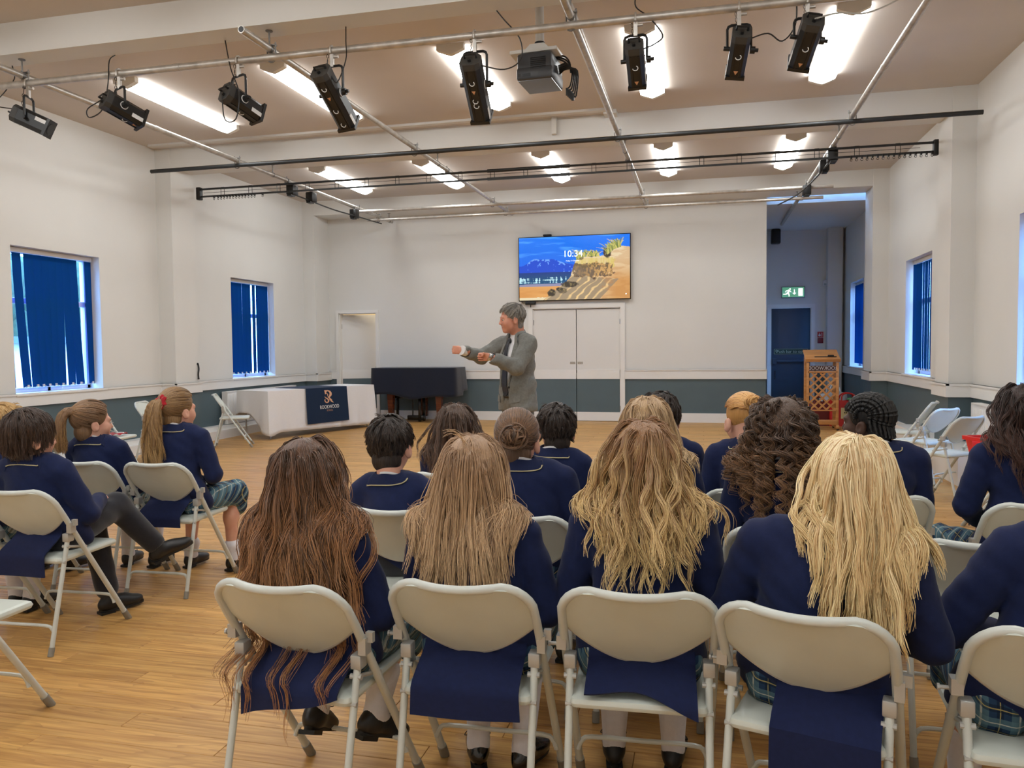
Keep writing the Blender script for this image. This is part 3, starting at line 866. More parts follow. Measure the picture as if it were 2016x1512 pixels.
for row, (yc, txt) in enumerate(((8.43, 'long fluorescent ceiling light behind the lantern bar, %s of five'), (12.8, 'fluorescent ceiling light in the far row, %s of five'), (4.0, 'fluorescent ceiling light over the seated pupils, %s of five'), (-0.2, 'fluorescent ceiling light at the back of the hall, %s of five'))):
    for i, x in enumerate(LXS):
        o = lampo if first else copy_tree(lampo)
        first = False
        o.location = (x, yc, ZC); o['label'] = txt % ORD[i]

# ------------------------------------------------------------------ lighting rig
def pipe(name, a, b, r, mat, label, group=None, hollow=False):
    o = empty(name, a, 0, label, 'pipe', group)
    a, b = Vector(a), Vector(b)
    mb = MB(); mb.tube([(0, 0, 0), b - a], r, 12)
    mb.build('tube', mat, o)
    if hollow:
        d = (b - a).normalized()
        MB().tube([-d * 0.0015, d * 0.004], r * 0.78, 12).build('dark_bore_disc', M['black'], o)  # black disc on the capped end, stands for the shade inside the pipe
    return o
def clamp_part(root, at, z_top=0.125, axis='x'):
    """scaffold clamp: U-bolt round the lower pipe and a saddle under the upper one"""
    x, y, z = at
    mb = MB()
    mb.tube([(x - 0.038, y, z + z_top)] + arc_pts((x, z - 0.003), 0.038, 180, 360, 8, 'xz', y)[0:] + [(x + 0.038, y, z + z_top)], 0.006, 6)
    mb.box((x - 0.045, y - 0.016, z + z_top - 0.03), (x + 0.045, y + 0.016, z + z_top - 0.022))
    for s in (-1, 1): mb.tube([(x + s * 0.038, y, z + z_top - 0.036), (x + s * 0.038, y, z + z_top - 0.014)], 0.011, 6)
    o = mb.build('clamp', M['steel_dark'], root)
    o.location = -Vector(root.location)
    return o
PXS = [-6.06, -3.545, -0.99, 1.60]
PYS = [(5.2, 14.9), (5.66, 14.72), (5.5, 14.35), (5.2, 17.6)]
PZ = 3.973
plab = ['long silver ceiling pipe running down the hall, nearest the left windows', 'long silver ceiling pipe with an open near end, second from the left', 'long silver ceiling pipe right of the projector, running down the hall', 'long silver ceiling pipe at the right, ending in the exit alcove']
deep = []
for x, (ya, yb), lb in zip(PXS, PYS, plab):
    o = pipe('ceiling_pipe', (x, ya, PZ), (x, yb, PZ), 0.0300, M['steel'], lb, 'pipes running the length of the hall', True)
    for yh in (6.08, 10.4, 14.75):
        if yh < yb:
            MB().tube([(0, yh - ya, 0.0), (0, yh - ya, 0.152)], 0.008, 8).disc((0, yh - ya, 0.145), (0, 0, 1), 0.03, 0.008).disc((0, yh - ya, 0.0), (0, 1, 0), 0.033, 0.03).build('hanger', M['steel_dark'], o)
    for yj in (7.9, 12.3):
        if x < -5 or x > 1: MB().disc((0, yj - ya, 0), (0, 1, 0), 0.0325, 0.05).build('coupler', M['steel'], o)
    deep.append(o)
front = pipe('lantern_bar', (-6.36, 6.11, 3.91), (2.6, 6.11, 3.91), 0.031, M['steel'], 'silver pipe across the hall carrying the black stage lanterns', None, True)
MB().disc((1.9, 0, 0), (1, 0, 0), 0.034, 0.07).build('coupler', M['steel'], front)
black = pipe('scenery_bar', (-7.39, 9.50, 3.91), (2.90, 9.50, 3.91), 0.027, M['black_pipe'], 'single black pipe crossing the hall in front of the curtain track', None, True)
far1 = pipe('rear_bar', (-6.02, 13.28, 3.912), (1.97, 13.28, 3.912), 0.027, M['steel'], 'silver crossing pipe near the screen wall, the nearer of two')
far2 = pipe('rear_bar', (-6.29, 14.22, 3.912), (1.95, 14.22, 3.912), 0.027, M['steel'], 'silver crossing pipe closest to the screen wall')
for br in (front, black, far1, far2):
    for x in PXS: clamp_part(br, (x, br.location.y, br.location.z))

# curtain track: two rails on hangers with a bunch of gliders at each end
tr = empty('curtain_track', (-7.57, 10.8, 3.92), 0, 'black double curtain track crossing the hall, ring gliders bunched at both ends', 'curtain track')
TL = 2.80 + 7.57
MB().tube([(0, 0, 0), (TL, 0, 0)], 0.016, 8).build('upper_rail', M['black_pipe'], tr)
MB().box((0, -0.010, -0.125), (TL, 0.010, -0.10)).build('lower_rail', M['black_pipe'], tr)
MB().tube([(4.62, 0.0, 0.0), (5.79, 0.0, 0.0)], 0.024, 10).box((4.62, -0.02, -0.13), (5.79, 0.02, -0.095)).build('overlap_sleeve', M['black_pipe'], tr)
k = 0; x = 0.42
while x < TL - 0.1:
    mb = MB()
    for s in (-0.028, 0.028): mb.tube([(x + s, 0, 0.012), (x + s, 0, -0.10)], 0.004, 5)
    mb.tube([(x - 0.028, 0, 0.014), (x + 0.028, 0, 0.014)], 0.005, 5)
    mb.build('rail_hanger', M['black_pipe'], tr); x += 0.475
MB().tube([(0.1, -0.015, -0.06), (3.5, -0.015, -0.052), (TL - 0.2, -0.015, -0.058)], 0.003, 5).build('draw_cord', M['cable'], tr)
MB().rbox((-0.02, -0.04, -0.16), (0.05, 0.04, 0.03), 0.01).build('end_pulley', M['black'], tr)
MB().rbox((TL - 0.05, -0.04, -0.16), (TL + 0.01, 0.04, 0.03), 0.01).build('end_pulley', M['black'], tr)
gl = MB(); gl.box((-0.011, -0.016, -0.012), (0.011, 0.016, 0.024)); gl.tube(arc_pts((0, -0.03), 0.013, 0, 330, 10, 'xz', 0), 0.004, 5)
g0 = gl.build('curtain_glider', M['black'], tr); g0.location = (0.27, 0, -0.125)
gx = [0.34 + 0.052 * i for i in range(13)] + [1.10] + [TL - 0.06 - 0.062 * i for i in range(16)]
for x in gx:
    c = g0.copy(); COL.link(c); c.parent = tr; c.location = (x, 0, -0.125)
for x in PXS:
    mb = MB(); mb.tube([(x + 7.57, 0, 0.012), (x + 7.57, 0, 0.05 + 0.06)], 0.006, 6); mb.box((x + 7.57 - 0.035, -0.018, 0.02), (x + 7.57 + 0.035, 0.018, 0.03)); mb.disc((x + 7.57, 0, 0.052), (0, 1, 0), 0.034, 0.035)
    mb.build('clamp', M['steel_dark'], tr)
def side_track(label, pts, boxes):
    o = empty('side_curtain_track', pts[0], 0, label, 'curtain track', 'side curtain tracks')
    P = [Vector(p) - Vector(pts[0]) for p in pts]
    MB().tube(smooth_path(P, 4), 0.012, 8).build('rail', M['black_pipe'], o)
    for b in boxes:
        q = Vector(b) - Vector(pts[0])
        MB().rbox((q.x - 0.06, q.y - 0.08, q.z - 0.05), (q.x + 0.06, q.y + 0.08, q.z + 0.10), 0.012).box((q.x - 0.035, q.y - 0.1, q.z - 0.075), (q.x + 0.035, q.y + 0.02, q.z - 0.05)).tube([(q.x, q.y, q.z + 0.1), (q.x, q.y, 3.965 - pts[0][2])], 0.01, 6).build('pulley_block', M['black'], o)
    return o
side_track('thin black side curtain track hanging below the left silver pipe', [(-6.05, 10.95, 3.80), (-6.07, 11.6, 3.80), (-6.08, 12.4, 3.80), (-6.0, 13.1, 3.80), (-5.95, 14.1, 3.815)], [(-6.06, 10.95, 3.83), (-6.06, 11.55, 3.83), (-6.04, 13.1, 3.82)])
side_track('thin black side curtain track hanging below the right silver pipe', [(1.58, 10.9, 3.80), (1.56, 11.6, 3.80), (1.50, 12.6, 3.80), (1.40, 13.4, 3.80), (1.22, 14.1, 3.80)], [(1.60, 10.9, 3.83), (1.585, 11.5, 3.83), (1.56, 13.15, 3.82)])

# ------------------------------------------------------------------ stage lanterns
def lantern(label, x, length, w, h, dirv, drop, dials, sticker, yoke_ang, cable, gland=1, cable_mat='cable'):
    """hangs on the lantern bar at x; local origin at the bar"""
    length, w, h = length * 0.80, w * 0.78, h * 0.78
    root = empty('stage_lantern', (x, 6.11, 3.91), 0, label, 'stage light', 'black stage lanterns on the front bar')
    hk = MB()       # hook clamp over the bar
    hk.tube([(0, 0.040, -0.03)] + arc_pts((0, 0.0), 0.040, 0, 190, 10, 'yz', 0) + [(0, -0.039, -0.03)], 0.009, 6)
    hk.box((-0.014, -0.012, -0.13), (0.014, 0.012, -0.022)); hk.disc((0.03, 0, -0.05), (1, 0, 0), 0.012, 0.05)
    hk.build('hook_clamp', M['steel'], root)
    d = Vector(dirv).normalized()
    piv = Vector((0, 0, -drop))
    ya = math.radians(yoke_ang)
    ax = Vector((math.cos(ya), math.sin(ya), 0))
    ax = (ax - d * ax.dot(d)).normalized()
    hw = w / 2 + 0.018; r = 0.03
    mb = MB()
    z1 = -0.125
    A = piv - ax * hw; B = piv + ax * hw
    axh = Vector((ax.x, ax.y, 0)).normalized()
    path = [A, Vector((A.x, A.y, z1 - r)), Vector((A.x, A.y, z1)) + axh * r * 0.3 + Vector((0, 0, -r * 0.3)), Vector((A.x, A.y, z1)) + axh * r, Vector((B.x, B.y, z1)) - axh * r, Vector((B.x, B.y, z1)) - axh * r * 0.3 + Vector((0, 0, -r * 0.3)), Vector((B.x, B.y, z1 - r)), B]
    mb.tube(path, 0.011, 6)
    mb.build('yoke', M['lantern'], root)
    # body: frame with +Y along the beam, X along the pivot axis
    zv = ax.cross(d).normalized()
    R = Matrix(((ax.x, d.x, zv.x), (ax.y, d.y, zv.y), (ax.z, d.z, zv.z))).to_4x4()
    T = Matrix.Translation(piv) @ R
    L0, L1 = -length * 0.42, length * 0.58
    c = w * 0.2
    prof = [(-w / 2 + c, -h / 2), (w / 2 - c, -h / 2), (w / 2, -h / 2 + c), (w / 2, h / 2 - c * 1.3), (w / 2 - c * 1.2, h / 2), (-w / 2 + c * 1.2, h / 2), (-w / 2, h / 2 - c * 1.3), (-w / 2, -h / 2 + c)]
    b = MB(); b.prism(prof, L0 + 0.05, L1)
    for s in (-1, 1): b.box((s * w * 0.2 - 0.004, L0 + 0.06, -h / 2 - 0.006), (s * w * 0.2 + 0.004, L1 - 0.02, -h / 2 + 0.002))
    b.box((-w / 2 - 0.004, L1 - 0.02, -h / 2 - 0.004), (w / 2 + 0.004, L1 + 0.006, h / 2 + 0.004))
    body = b.build('body', M['lantern'], root); body.matrix_local = T
    MB().disc((0, L1 + 0.004, 0), (0, 1, 0), w * 0.4, 0.01, 20).build('lens', M['black_gloss'], body)
    p2 = [(p[0] * 1.02, p[1] * 1.02) for p in prof]
    rc = MB(); rc.prism(p2, L0, L0 + 0.052)
    for i in range(6): rc.box((-w * 0.28 + i * w * 0.1, L0 - 0.003, h * 0.30), (-w * 0.28 + i * w * 0.1 + w * 0.05, L0 + 0.01, h * 0.40))
    rear = rc.build('rear_cap', M['lantern_rear'], root); rear.matrix_local = T
    MB().tube([(-w * 0.3, L0, h * 0.08), (-w * 0.3, L0 - 0.03, h * 0.08), (w * 0.3, L0 - 0.03, h * 0.08), (w * 0.3, L0, h * 0.08)], 0.009, 6).disc((0, L0 - 0.006, -h * 0.2), (0, 1, 0), 0.014, 0.03).build('handle', M['lantern'], rear)
    for (v, ang) in dials:      # C-shaped dials on the underside
        MB().tube([(q[0], q[1] + L0 + v * length, -h / 2 - 0.006) for q in arc_pts((0, 0), 0.02, ang, ang + 230, 10, 'xy', 0)], 0.0035, 5).build('dial', M['white_mark'], body)
    MB().tube([(w / 2 + 0.004, q[0], q[1]) for q in arc_pts((0.0, 0), 0.032, 120, 400, 12, 'xy', 0) for q in [(q[0], q[1])]], 0.004, 5).build('dial', M['white_mark'], body)
    MB().box((w / 2 - 0.001, L1 - 0.12, -h * 0.34), (w / 2 + 0.002, L1 - 0.015, -h * 0.12)).build('white_label', M['white_mark'], body)
    MB().box((-w / 2 - 0.002, L1 - 0.12, -h * 0.34), (-w / 2 + 0.001, L1 - 0.015, -h * 0.12)).build('white_label', M['white_mark'], body)
    if sticker is not None:
        v = L0 + sticker * length
        MB().prism([(-0.016, v - 0.014), (0.016, v - 0.014), (0, v + 0.016)], -h / 2 - 0.002, -h / 2 + 0.001, 'z').build('warning_sticker', M['warn'], body)
    MB().disc((w / 2 + 0.03, 0, 0), (1, 0, 0), 0.026, 0.034, 10).disc((w / 2 + 0.055, 0, 0), (1, 0, 0), 0.014, 0.03, 8).build('tilt_knob', M['black'], body)
    MB().disc((-w / 2 - 0.02, 0, 0), (1, 0, 0), 0.016, 0.05, 10).build('tilt_knob', M['black'], body)
    # safety chain
    ch = MB(); a = Vector((-0.03, -0.01, 0.02)); e = T @ Vector((-w * 0.1, L0 + 0.09, h / 2))
    n = max(6, int((e - a).length / 0.03))
    for i in range(n):
        p = a.lerp(e, (i + 0.5) / n) + Vector((0, 0, -0.03 * math.sin(math.pi * (i + .5) / n)))
        u = (e - a).normalized(); sd = u.orthogonal().normalized() if i % 2 else u.cross(u.orthogonal()).normalized()
        ch.tube([p + u * 0.017 * math.cos(t) + sd * 0.009 * math.sin(t) for t in [k * math.pi / 4 for k in range(8)]], 0.0026, 4, closed=True)
    ch.build('safety_chain', M['chain'], root)
    g = T @ Vector((0, L0 - 0.02, -h * 0.2)) if gland else T @ Vector((w * 0.45, L0 + 0.05, -h * 0.05))
    pts = [g] + [Vector(p) for p in cable]
    MB().tube(smooth_path(pts, 5), 0.0052 if cable_mat == 'cable' else 0.006, 6).build('power_cable', M[cable_mat], root)
    return root
lantern('black stage lantern at the far left end of the bar, seen side-on', -6.03, 0.42, 0.17, 0.20, (0.93, 0.30, -0.46), 0.33, [], None, 110,
        [(-0.27, -0.1, -0.2), (-0.26, 0.0, -0.05), (-0.2, 0.05, 0.08), (-0.25, 0.08, 0.21)])
lantern('black stage lantern second from left on the bar, a cable loop hanging below its rear', -5.05, 0.44, 0.19, 0.21, (0.42, 0.80, -0.34), 0.30, [(0.6, 60)], 0.85, -10,
        [(-0.26, -0.1, -0.32), (-0.22, -0.12, -0.40), (-0.1, -0.1, -0.33), (-0.07, -0.06, -0.1), (-0.1, 0.0, 0.12), (-0.12, 0.1, 0.21)])
lantern('black stage lantern third from left on the bar, a white label on its side', -3.86, 0.44, 0.19, 0.21, (0.36, 0.84, -0.34), 0.34, [(0.55, 60)], None, -10,
        [(-0.06, -0.13, -0.52), (0.04, -0.12, -0.52), (0.06, -0.10, -0.30), (-0.03, -0.06, -0.1), (-0.1, 0.0, 0.06), (-0.16, 0.06, 0.21)])
lantern('long black profile lantern, fourth from left on the bar, with three white dials', -2.99, 0.66, 0.20, 0.22, (0.10, 0.80, -0.62), 0.35, [(0.22, -20), (0.62, -10), (0.88, 10)], 0.40, 2,
        [(0.10, -0.12, -0.30), (0.17, -0.1, -0.12), (0.14, -0.03, 0.05), (0.10, 0.06, 0.21)], 0)
lantern('long black profile lantern beside the projector, hanging steeply', -1.76, 0.64, 0.20, 0.22, (-0.03, 0.74, -0.66), 0.38, [(0.30, -40), (0.60, 0), (0.68, 0)], 0.46, 0,
        [(0.25, -0.05, -0.30), (0.37, 0, -0.22), (0.36, 0.02, -0.05), (0.22, 0.06, 0.13), (0.16, 0.08, 0.21)], 0)
lantern('short black stage lantern right of the projector, in front of a ceiling light', -0.50, 0.42, 0.17, 0.20, (0.02, 0.78, -0.62), 0.31, [(0.45, -60)], 0.84, 0,
        [(0.15, -0.06, -0.22), (0.2, 0.0, -0.14), (0.1, 0.0, 0.0), (0.0, 0.03, 0.1), (0.0, 0.05, 0.21)], 0)
lantern('black stage lantern second from right on the bar, cable swinging to its right', 0.25, 0.42, 0.17, 0.20, (-0.12, 0.78, -0.62), 0.30, [(0.45, -60)], 0.84, -6,
        [(0.2, -0.04, -0.22), (0.30, 0, -0.27), (0.39, 0.02, -0.16), (0.40, 0.03, 0.03), (0.39, 0.05, 0.21)], 0)
lantern('black stage lantern at the right end of the bar, with a pale grey cable', 0.72, 0.45, 0.19, 0.21, (-0.2, 0.78, -0.60), 0.27, [(0.5, -60)], 0.86, -8,
        [(0.2, -0.05, -0.13), (0.40, 0.0, -0.13), (0.62, 0.0, -0.05), (0.8, 0.05, 0.09), (0.9, 0.08, 0.21)], 1, 'cable_grey')

# projector on its ceiling pole
pj = empty('projector', (-1.36, 6.72, 3.70), math.radians(-4), 'dark grey projector on a white ceiling pole with black cables behind', 'projector')
MB().rbox((-0.155, -0.19, -0.02), (0.155, 0.20, 0.085), 0.018).rbox((-0.15, -0.185, 0.04), (0.15, 0.20, 0.20), 0.02).build('body', M['projector'], pj)
mb = MB()
for i in range(7): mb.box((-0.03, -0.192, 0.06 + i * 0.015), (0.10, -0.186, 0.066 + i * 0.015))
mb.box((-0.10, -0.192, 0.005), (-0.03, -0.188, 0.03)); mb.box((-0.14, -0.192, 0.005), (-0.115, -0.188, 0.03))
mb.build('vents', M['black'], pj)
MB().box((-0.145, -0.17, -0.024), (0.145, 0.18, -0.019)).build('underside_panel', mat_plain('glossy_grey', rgb(96, 100, 106), 0.15), pj)
MB().disc((0.06, 0.205, 0.09), (0, 1, 0), 0.05, 0.02).build('lens', M['black_gloss'], pj)
MB().rbox((-0.225, -0.15, 0.215), (0.185, 0.15, 0.245), 0.004).prism([(-0.12, 0.245), (0.12, 0.245), (0.06, 0.30), (-0.06, 0.30)], -0.1, 0.1).build('mount_plate', M['mount_white'], pj)
MB().disc((0, 0, 0.315), (0, 0, 1), 0.045, 0.05).build('pole_collar', M['black'], pj)
MB().tube([(0, 0, 0.31), (0, 0, ZC - 3.70)], 0.037, 14).build('pole', M['mount_white'], pj)
mb = MB()
for i in range(5):
    q = 0.012 * i
    mb.tube(smooth_path([(0.155, 0.02 + q, 0.13 - q), (0.22, 0.03, 0.15 - q), (0.27 + q, 0.04, 0.08), (0.26 + q, 0.03, -0.03 - q * 2), (0.23 + q, 0.02, -0.07 - q)], 4), 0.007, 6)
    mb.box((0.222 + q, 0.01, -0.12 - q), (0.244 + q, 0.03, -0.06 - q))
for i in range(3):
    mb.tube(smooth_path([(0.10, 0.02, 0.22), (0.2, 0.03 + 0.01 * i, 0.215 - 0.02 * i), (0.25, 0.04, 0.16 - 0.02 * i), (0.26, 0.04, 0.07)], 4), 0.007, 6)
mb.build('cables', M['cable'], pj)

# ------------------------------------------------------------------ wall screen with a dune picture
TVX0, TVX1, TVZ0, TVZ1 = -3.507, -1.332, 2.337, 3.577
tv = empty('wall_screen', ((TVX0 + TVX1) / 2, YB - 0.09, (TVZ0 + TVZ1) / 2), 0, 'large wall screen showing a sand dune, sea and the time 10:34', 'television')
W2, H2 = (TVX1 - TVX0) / 2, (TVZ1 - TVZ0) / 2
MB().rbox((-W2, 0.0, -H2), (W2, 0.055, H2), 0.008).box((-0.5, 0.05, -0.3), (0.5, 0.09, 0.3)).build('case', M['black'], tv)
def dune_picture(nx=300, ny=170):
    """colour of every point of the lit display: sky, far mountains, sea, beach, dune with grass"""
    r = np.random.default_rng(3)
    u, v = np.meshgrid((np.arange(nx) + .5) / nx, (np.arange(ny) + .5) / ny)    # v from top
    def fbm(sx, sy, seed, oct_=4):
        g = np.random.default_rng(seed); out = np.zeros_like(u); amp = 1.0; tot = 0
        for o in range(oct_):
            a, b = int(sx * 2 ** o) + 2, int(sy * 2 ** o) + 2
            G = g.random((b + 1, a + 1)); X = u * (a - 1); Y = v * (b - 1)
            i, j = X.astype(int), Y.astype(int); fx, fy = X - i, Y - j
            fx = fx * fx * (3 - 2 * fx); fy = fy * fy * (3 - 2 * fy)
            out += amp * ((G[j, i] * (1 - fx) + G[j, i + 1] * fx) * (1 - fy) + (G[j + 1, i] * (1 - fx) + G[j + 1, i + 1] * fx) * fy)
            tot += amp; amp *= 0.55
        return out / tot
    def C(*c): return np.array([lin(x) for x in c])
    def mixc(img, mask, col): 
        m = np.clip(mask, 0, 1)[..., None]; return img * (1 - m) + m * col
    f1 = fbm(3, 14, 1); f2 = fbm(9, 9, 2); f3 = fbm(40, 24, 5); f4 = fbm(90, 8, 6)
    img = np.zeros((ny, nx, 3)) + C(0, 104, 232)
    img = mixc(img, np.clip(1 - v / 0.45, 0, 1) * 0.5, C(0, 128, 250))
    img = mixc(img, np.clip((f1 - 0.55) * 4, 0, 0.6) * (v < 0.4), C(80, 170, 255))
    mt = 0.36 - 0.10 * np.exp(-((u - 0.14) / 0.07) ** 2) - 0.09 * np.exp(-((u - 0.26) / 0.09) ** 2) - 0.06 * np.exp(-((u - 0.38) / 0.1) ** 2) + 0.10
    mt = mt + 0.03 * (f2 - 0.5)
    mask = (v > mt) & (v < 0.57)
    img = mixc(img, mask * 1.0, C(0, 70, 205))
    snow = mask & (f3 + 0.25 * (f2 - .5) > 0.50 + 1.7 * (v - mt)) & (u < 0.52) & (np.abs(u - 0.15) < .075) 
    snow |= mask & (f3 > 0.56 + 1.6 * (v - mt - 0.02)) & (u > 0.21) & (u < 0.52)
    img = mixc(img, snow * 0.75, C(120, 180, 255))
    img = mixc(img, (v > 0.56) * 1.0, C(0, 50, 130))
    img = mixc(img, (v > 0.56) * np.clip((v - 0.56) / 0.12, 0, 1), C(0, 74, 120))
    surf = (v > 0.63) & (v < 0.73)
    img = mixc(img, surf * np.clip((f4 + fbm(6, 40, 8) - 1.0) * 6, 0, 1), C(190, 235, 245))
    img = mixc(img, (v > 0.725 + 0.02 * (1 - u)) * 1.0, C(142, 140, 170))
    img = mixc(img, (v > 0.765 + 0.03 * f1) * 1.0, C(222, 160, 90))
    img = mixc(img, (v > 0.80) * np.clip((f1 - 0.4) * 2, 0, 0.5), C(200, 130, 62))
    img = mixc(img, (v > 0.955 - 0.02 * u + 0.01 * f3) * (u < 0.35), C(230, 214, 176))
    # dune body
    xs = np.array([0.22, 0.30, 0.37, 0.43, 0.47, 0.50, 0.52, 0.56, 0.66, 0.74, 0.80, 0.86, 0.93, 1.0])
    zs = np.array([1.00, 0.90, 0.79, 0.72, 0.64, 0.46, 0.38, 0.33, 0.32, 0.33, 0.30, 0.22, 0.18, 0.20])
    top = np.interp(u, xs, zs) + 0.006 * (f3 - .5)
    dune = v > top
    img = mixc(img, dune * 1.0, C(228, 206, 166))
    img = mixc(img, dune * np.clip((v - 0.35) / 0.35, 0, 1) * np.clip((u - .55) * 3, 0, 1), C(206, 150, 86))
    sh = dune & (v > 0.62 + 0.18 * (u - 0.5)) & (u < 0.98 - 0.55 * (v - 0.55)) 
    img = mixc(img, sh * 0.9, C(150, 130, 104))
    st = np.sin((u * 1.2 + v * 0.75) * 58 + 9 * fbm(5, 5, 9))
    img = mixc(img, sh * np.clip(st - 0.55 + 0.9 * (f2 - .5), 0, 1) * 1.7, C(236, 200, 140))
    img = mixc(img, dune * (u > 0.75) * np.clip((fbm(8, 18, 12) - .45) * 3, 0, .4), C(190, 128, 66))
    # grass crown and roots
    nz = f3 - .5 + 0.8 * (f2 - .5)
    band = dune & (v > 0.35) & (v + 0.10 * nz < 0.47 + 0.12 * (u - .5)) & (u > 0.50) & (u + 0.06 * nz < 0.87)
    img = mixc(img, band * np.clip(f4 * 1.3, 0, 1) * 0.8, C(214, 190, 84))
    root = dune & (v + 0.07 * nz > 0.43 + 0.10 * np.maximum(u - 0.62, 0)) & (v + 0.14 * nz < 0.655 - 0.5 * np.maximum(u - 0.70, 0) - 0.9 * np.maximum(0.58 - u, 0)) & (u + 0.02 * nz > 0.485) & (u + 0.08 * nz < 0.84)
    img = mixc(img, root * 0.85, C(70, 48, 40))
    img = mixc(img, root * np.clip((fbm(70, 30, 15) - 0.42) * 5, 0, 1) * np.clip((u - .5) * 4, .25, 1), C(206, 160, 96))
    for (cx, cy, rx, ry, dk) in ((0.46, 0.76, 0.075, 0.045, 1), (0.37, 0.83, 0.03, 0.03, 1), (0.30, 0.89, 0.035, 0.06, 1), (0.40, 0.86, 0.04, 0.04, .7), (0.80, 0.27, 0.035, 0.08, 1), (0.66, 0.30, 0.03, 0.04, 1), (0.56, 0.34, 0.03, 0.04, .8)):
        e = ((u - cx) / rx) ** 2 + ((v - cy) / ry) ** 2
        img = mixc(img, np.clip((1.3 - e + 1.2 * (f3 - .5)) * 2, 0, 1) * dk, C(58, 50, 40))
        img = mixc(img, np.clip((1.0 - e) * 2, 0, 1) * np.clip((fbm(60, 30, 17) - .5) * 5, 0, 1), C(150, 130, 84))
    for (x0, x1, b0, hgt, n) in ((0.52, 0.60, 0.36, 0.13, 40), (0.60, 0.73, 0.31, 0.11, 60), (0.80, 0.92, 0.24, 0.16, 80)):
        for i in range(n):
            px = r.uniform(x0, x1); base = np.interp(px, xs, zs) + 0.01; ln = hgt * r.uniform(.5, 1.0); lean = r.normal(0.0, 0.02) - 0.01
            t = (base - v) / ln
            cx = px + lean * t * t * 1.5
            m = (t > 0) & (t < 1) & (np.abs(u - cx) < 0.0045)
            cc = C(*random.choice(((150, 160, 74), (196, 190, 96), (104, 120, 60), (222, 200, 120))))
            img = mixc(img, m * 0.8, cc)
    return np.clip(img, 0, 1)
def display_mesh():
    nx, ny = 300, 170
    img = dune_picture(nx, ny)
    e = 0.016
    X = np.linspace(-W2 + e, W2 - e, nx + 1); Z = np.linspace(H2 - e, -H2 + e, ny + 1)
    gx, gz = np.meshgrid(X, Z)
    V = np.stack([gx.ravel(), np.full(gx.size, -0.001), gz.ravel()], 1)
    j, i = np.meshgrid(np.arange(ny), np.arange(nx), indexing='ij')
    a = (j * (nx + 1) + i).ravel()
    F = np.stack([a + nx + 1, a + nx + 2, a + 1, a], 1)
    me = mesh_np('display', V, F, smooth=False)
    at = me.color_attributes.new('picture', 'FLOAT_COLOR', 'CORNER')
    col = np.ones((nx * ny, 4), dtype=np.float32); col[:, :3] = img.reshape(-1, 3)
    at.data.foreach_set('color', np.repeat(col, 4, axis=0).ravel())
    m, N, L, B = mat_new('lit_display')
    va = N.new('ShaderNodeVertexColor'); va.layer_name = 'picture'
    L.new(va.outputs[0], B.inputs['Emission Color']); B.inputs['Emission Strength'].default_value = 1.0
    B.inputs['Base Color'].default_value = (0.01, 0.01, 0.01, 1); B.inputs['Roughness'].default_value = 0.25
    return link('display', me, m, tv)
disp = display_mesh()
clk = mat_emit('clock_white', (0.85, 0.97, 1, 1), 1.0)
text_obj('clock', '10:34', 0.175, clk, tv, M=Matrix.Translation((-0.015, -0.003, 0.265)))
text_obj('date', 'Friday 11 October', 0.034, clk, tv, M=Matrix.Translation((-0.02, -0.003, 0.135)))
MB().disc((W2 - 0.09, -0.002, -H2 + 0.10), (0, 1, 0), 0.012, 0.002).build('network_icon', clk, tv)
wc = empty('webcam', (-2.93, YB - 0.085, TVZ1), 0, 'small black camera on top of the wall screen', 'webcam')
MB().rbox((-0.085, -0.03, 0.0), (0.085, 0.03, 0.04), 0.015).build('body', M['black'], wc)
MB().disc((0, -0.032, 0.02), (0, 1, 0), 0.014, 0.01).build('lens', M['black_gloss'], wc)
bx = empty('media_box', (-3.28, YB - 0.05, 2.25), 0, 'small black box with a cable, mounted under the wall screen', 'media box')
MB().rbox((-0.10, -0.05, 0.02), (0.10, 0.04, 0.085), 0.01).build('body', M['black'], bx)
MB().tube(smooth_path([(-0.10, 0, 0.06), (-0.16, 0, 0.06), (-0.17, 0.01, 0.10)], 4), 0.006, 6).tube([(0.0, 0, 0.03), (0.0, 0, -0.03)], 0.008, 6).build('cable', M['cable'], bx)

# ------------------------------------------------------------------ exit alcove fittings
es = empty('exit_sign', (1.975, 18.93, 2.63), 0, 'lit green exit sign with running figure and down arrow above the blue door', 'exit sign')
MB().rbox((-0.255, 0.0, -0.13), (0.255, 0.07, 0.13), 0.01).build('case', M['sign_case'], es)
MB().box((-0.235, -0.004, -0.112), (0.235, 0.0, 0.112)).build('face', M['green_sign'], es)
mb = MB()
mb.sphere((-0.068, -0.006, 0.072), 0.019, 10, 6, (1, 0.2, 1))
def seg(a, b, w):
    a, b = Vector((a[0], 0, a[1])), Vector((b[0], 0, b[1])); d = (b - a).normalized(); n = Vector((-d.z, 0, d.x)) * w / 2
    mb.prism([((a + n).x, (a + n).z), ((b + n).x, (b + n).z), ((b - n).x, (b - n).z), ((a - n).x, (a - n).z)], -0.007, -0.003)
seg((-0.085, 0.05), (-0.115, -0.02), 0.04); seg((-0.09, 0.045), (-0.15, 0.035), 0.018); seg((-0.15, 0.035), (-0.165, 0.0), 0.016); seg((-0.085, 0.04), (-0.045, 0.005), 0.016)
seg((-0.115, -0.015), (-0.16, -0.045), 0.028); seg((-0.16, -0.045), (-0.215, -0.045), 0.022); seg((-0.112, -0.02), (-0.085, -0.055), 0.026); seg((-0.085, -0.055), (-0.088, -0.095), 0.022)
seg((0.025, 0.06), (0.025, -0.02), 0.022)
mb.prism([(-0.018, -0.015), (0.068, -0.015), (0.025, -0.058)], -0.007, -0.003)
mb.box((0.11, -0.007, -0.085), (0.205, -0.003, 0.085))
mb.build('pictogram', M['white_sign'], es)
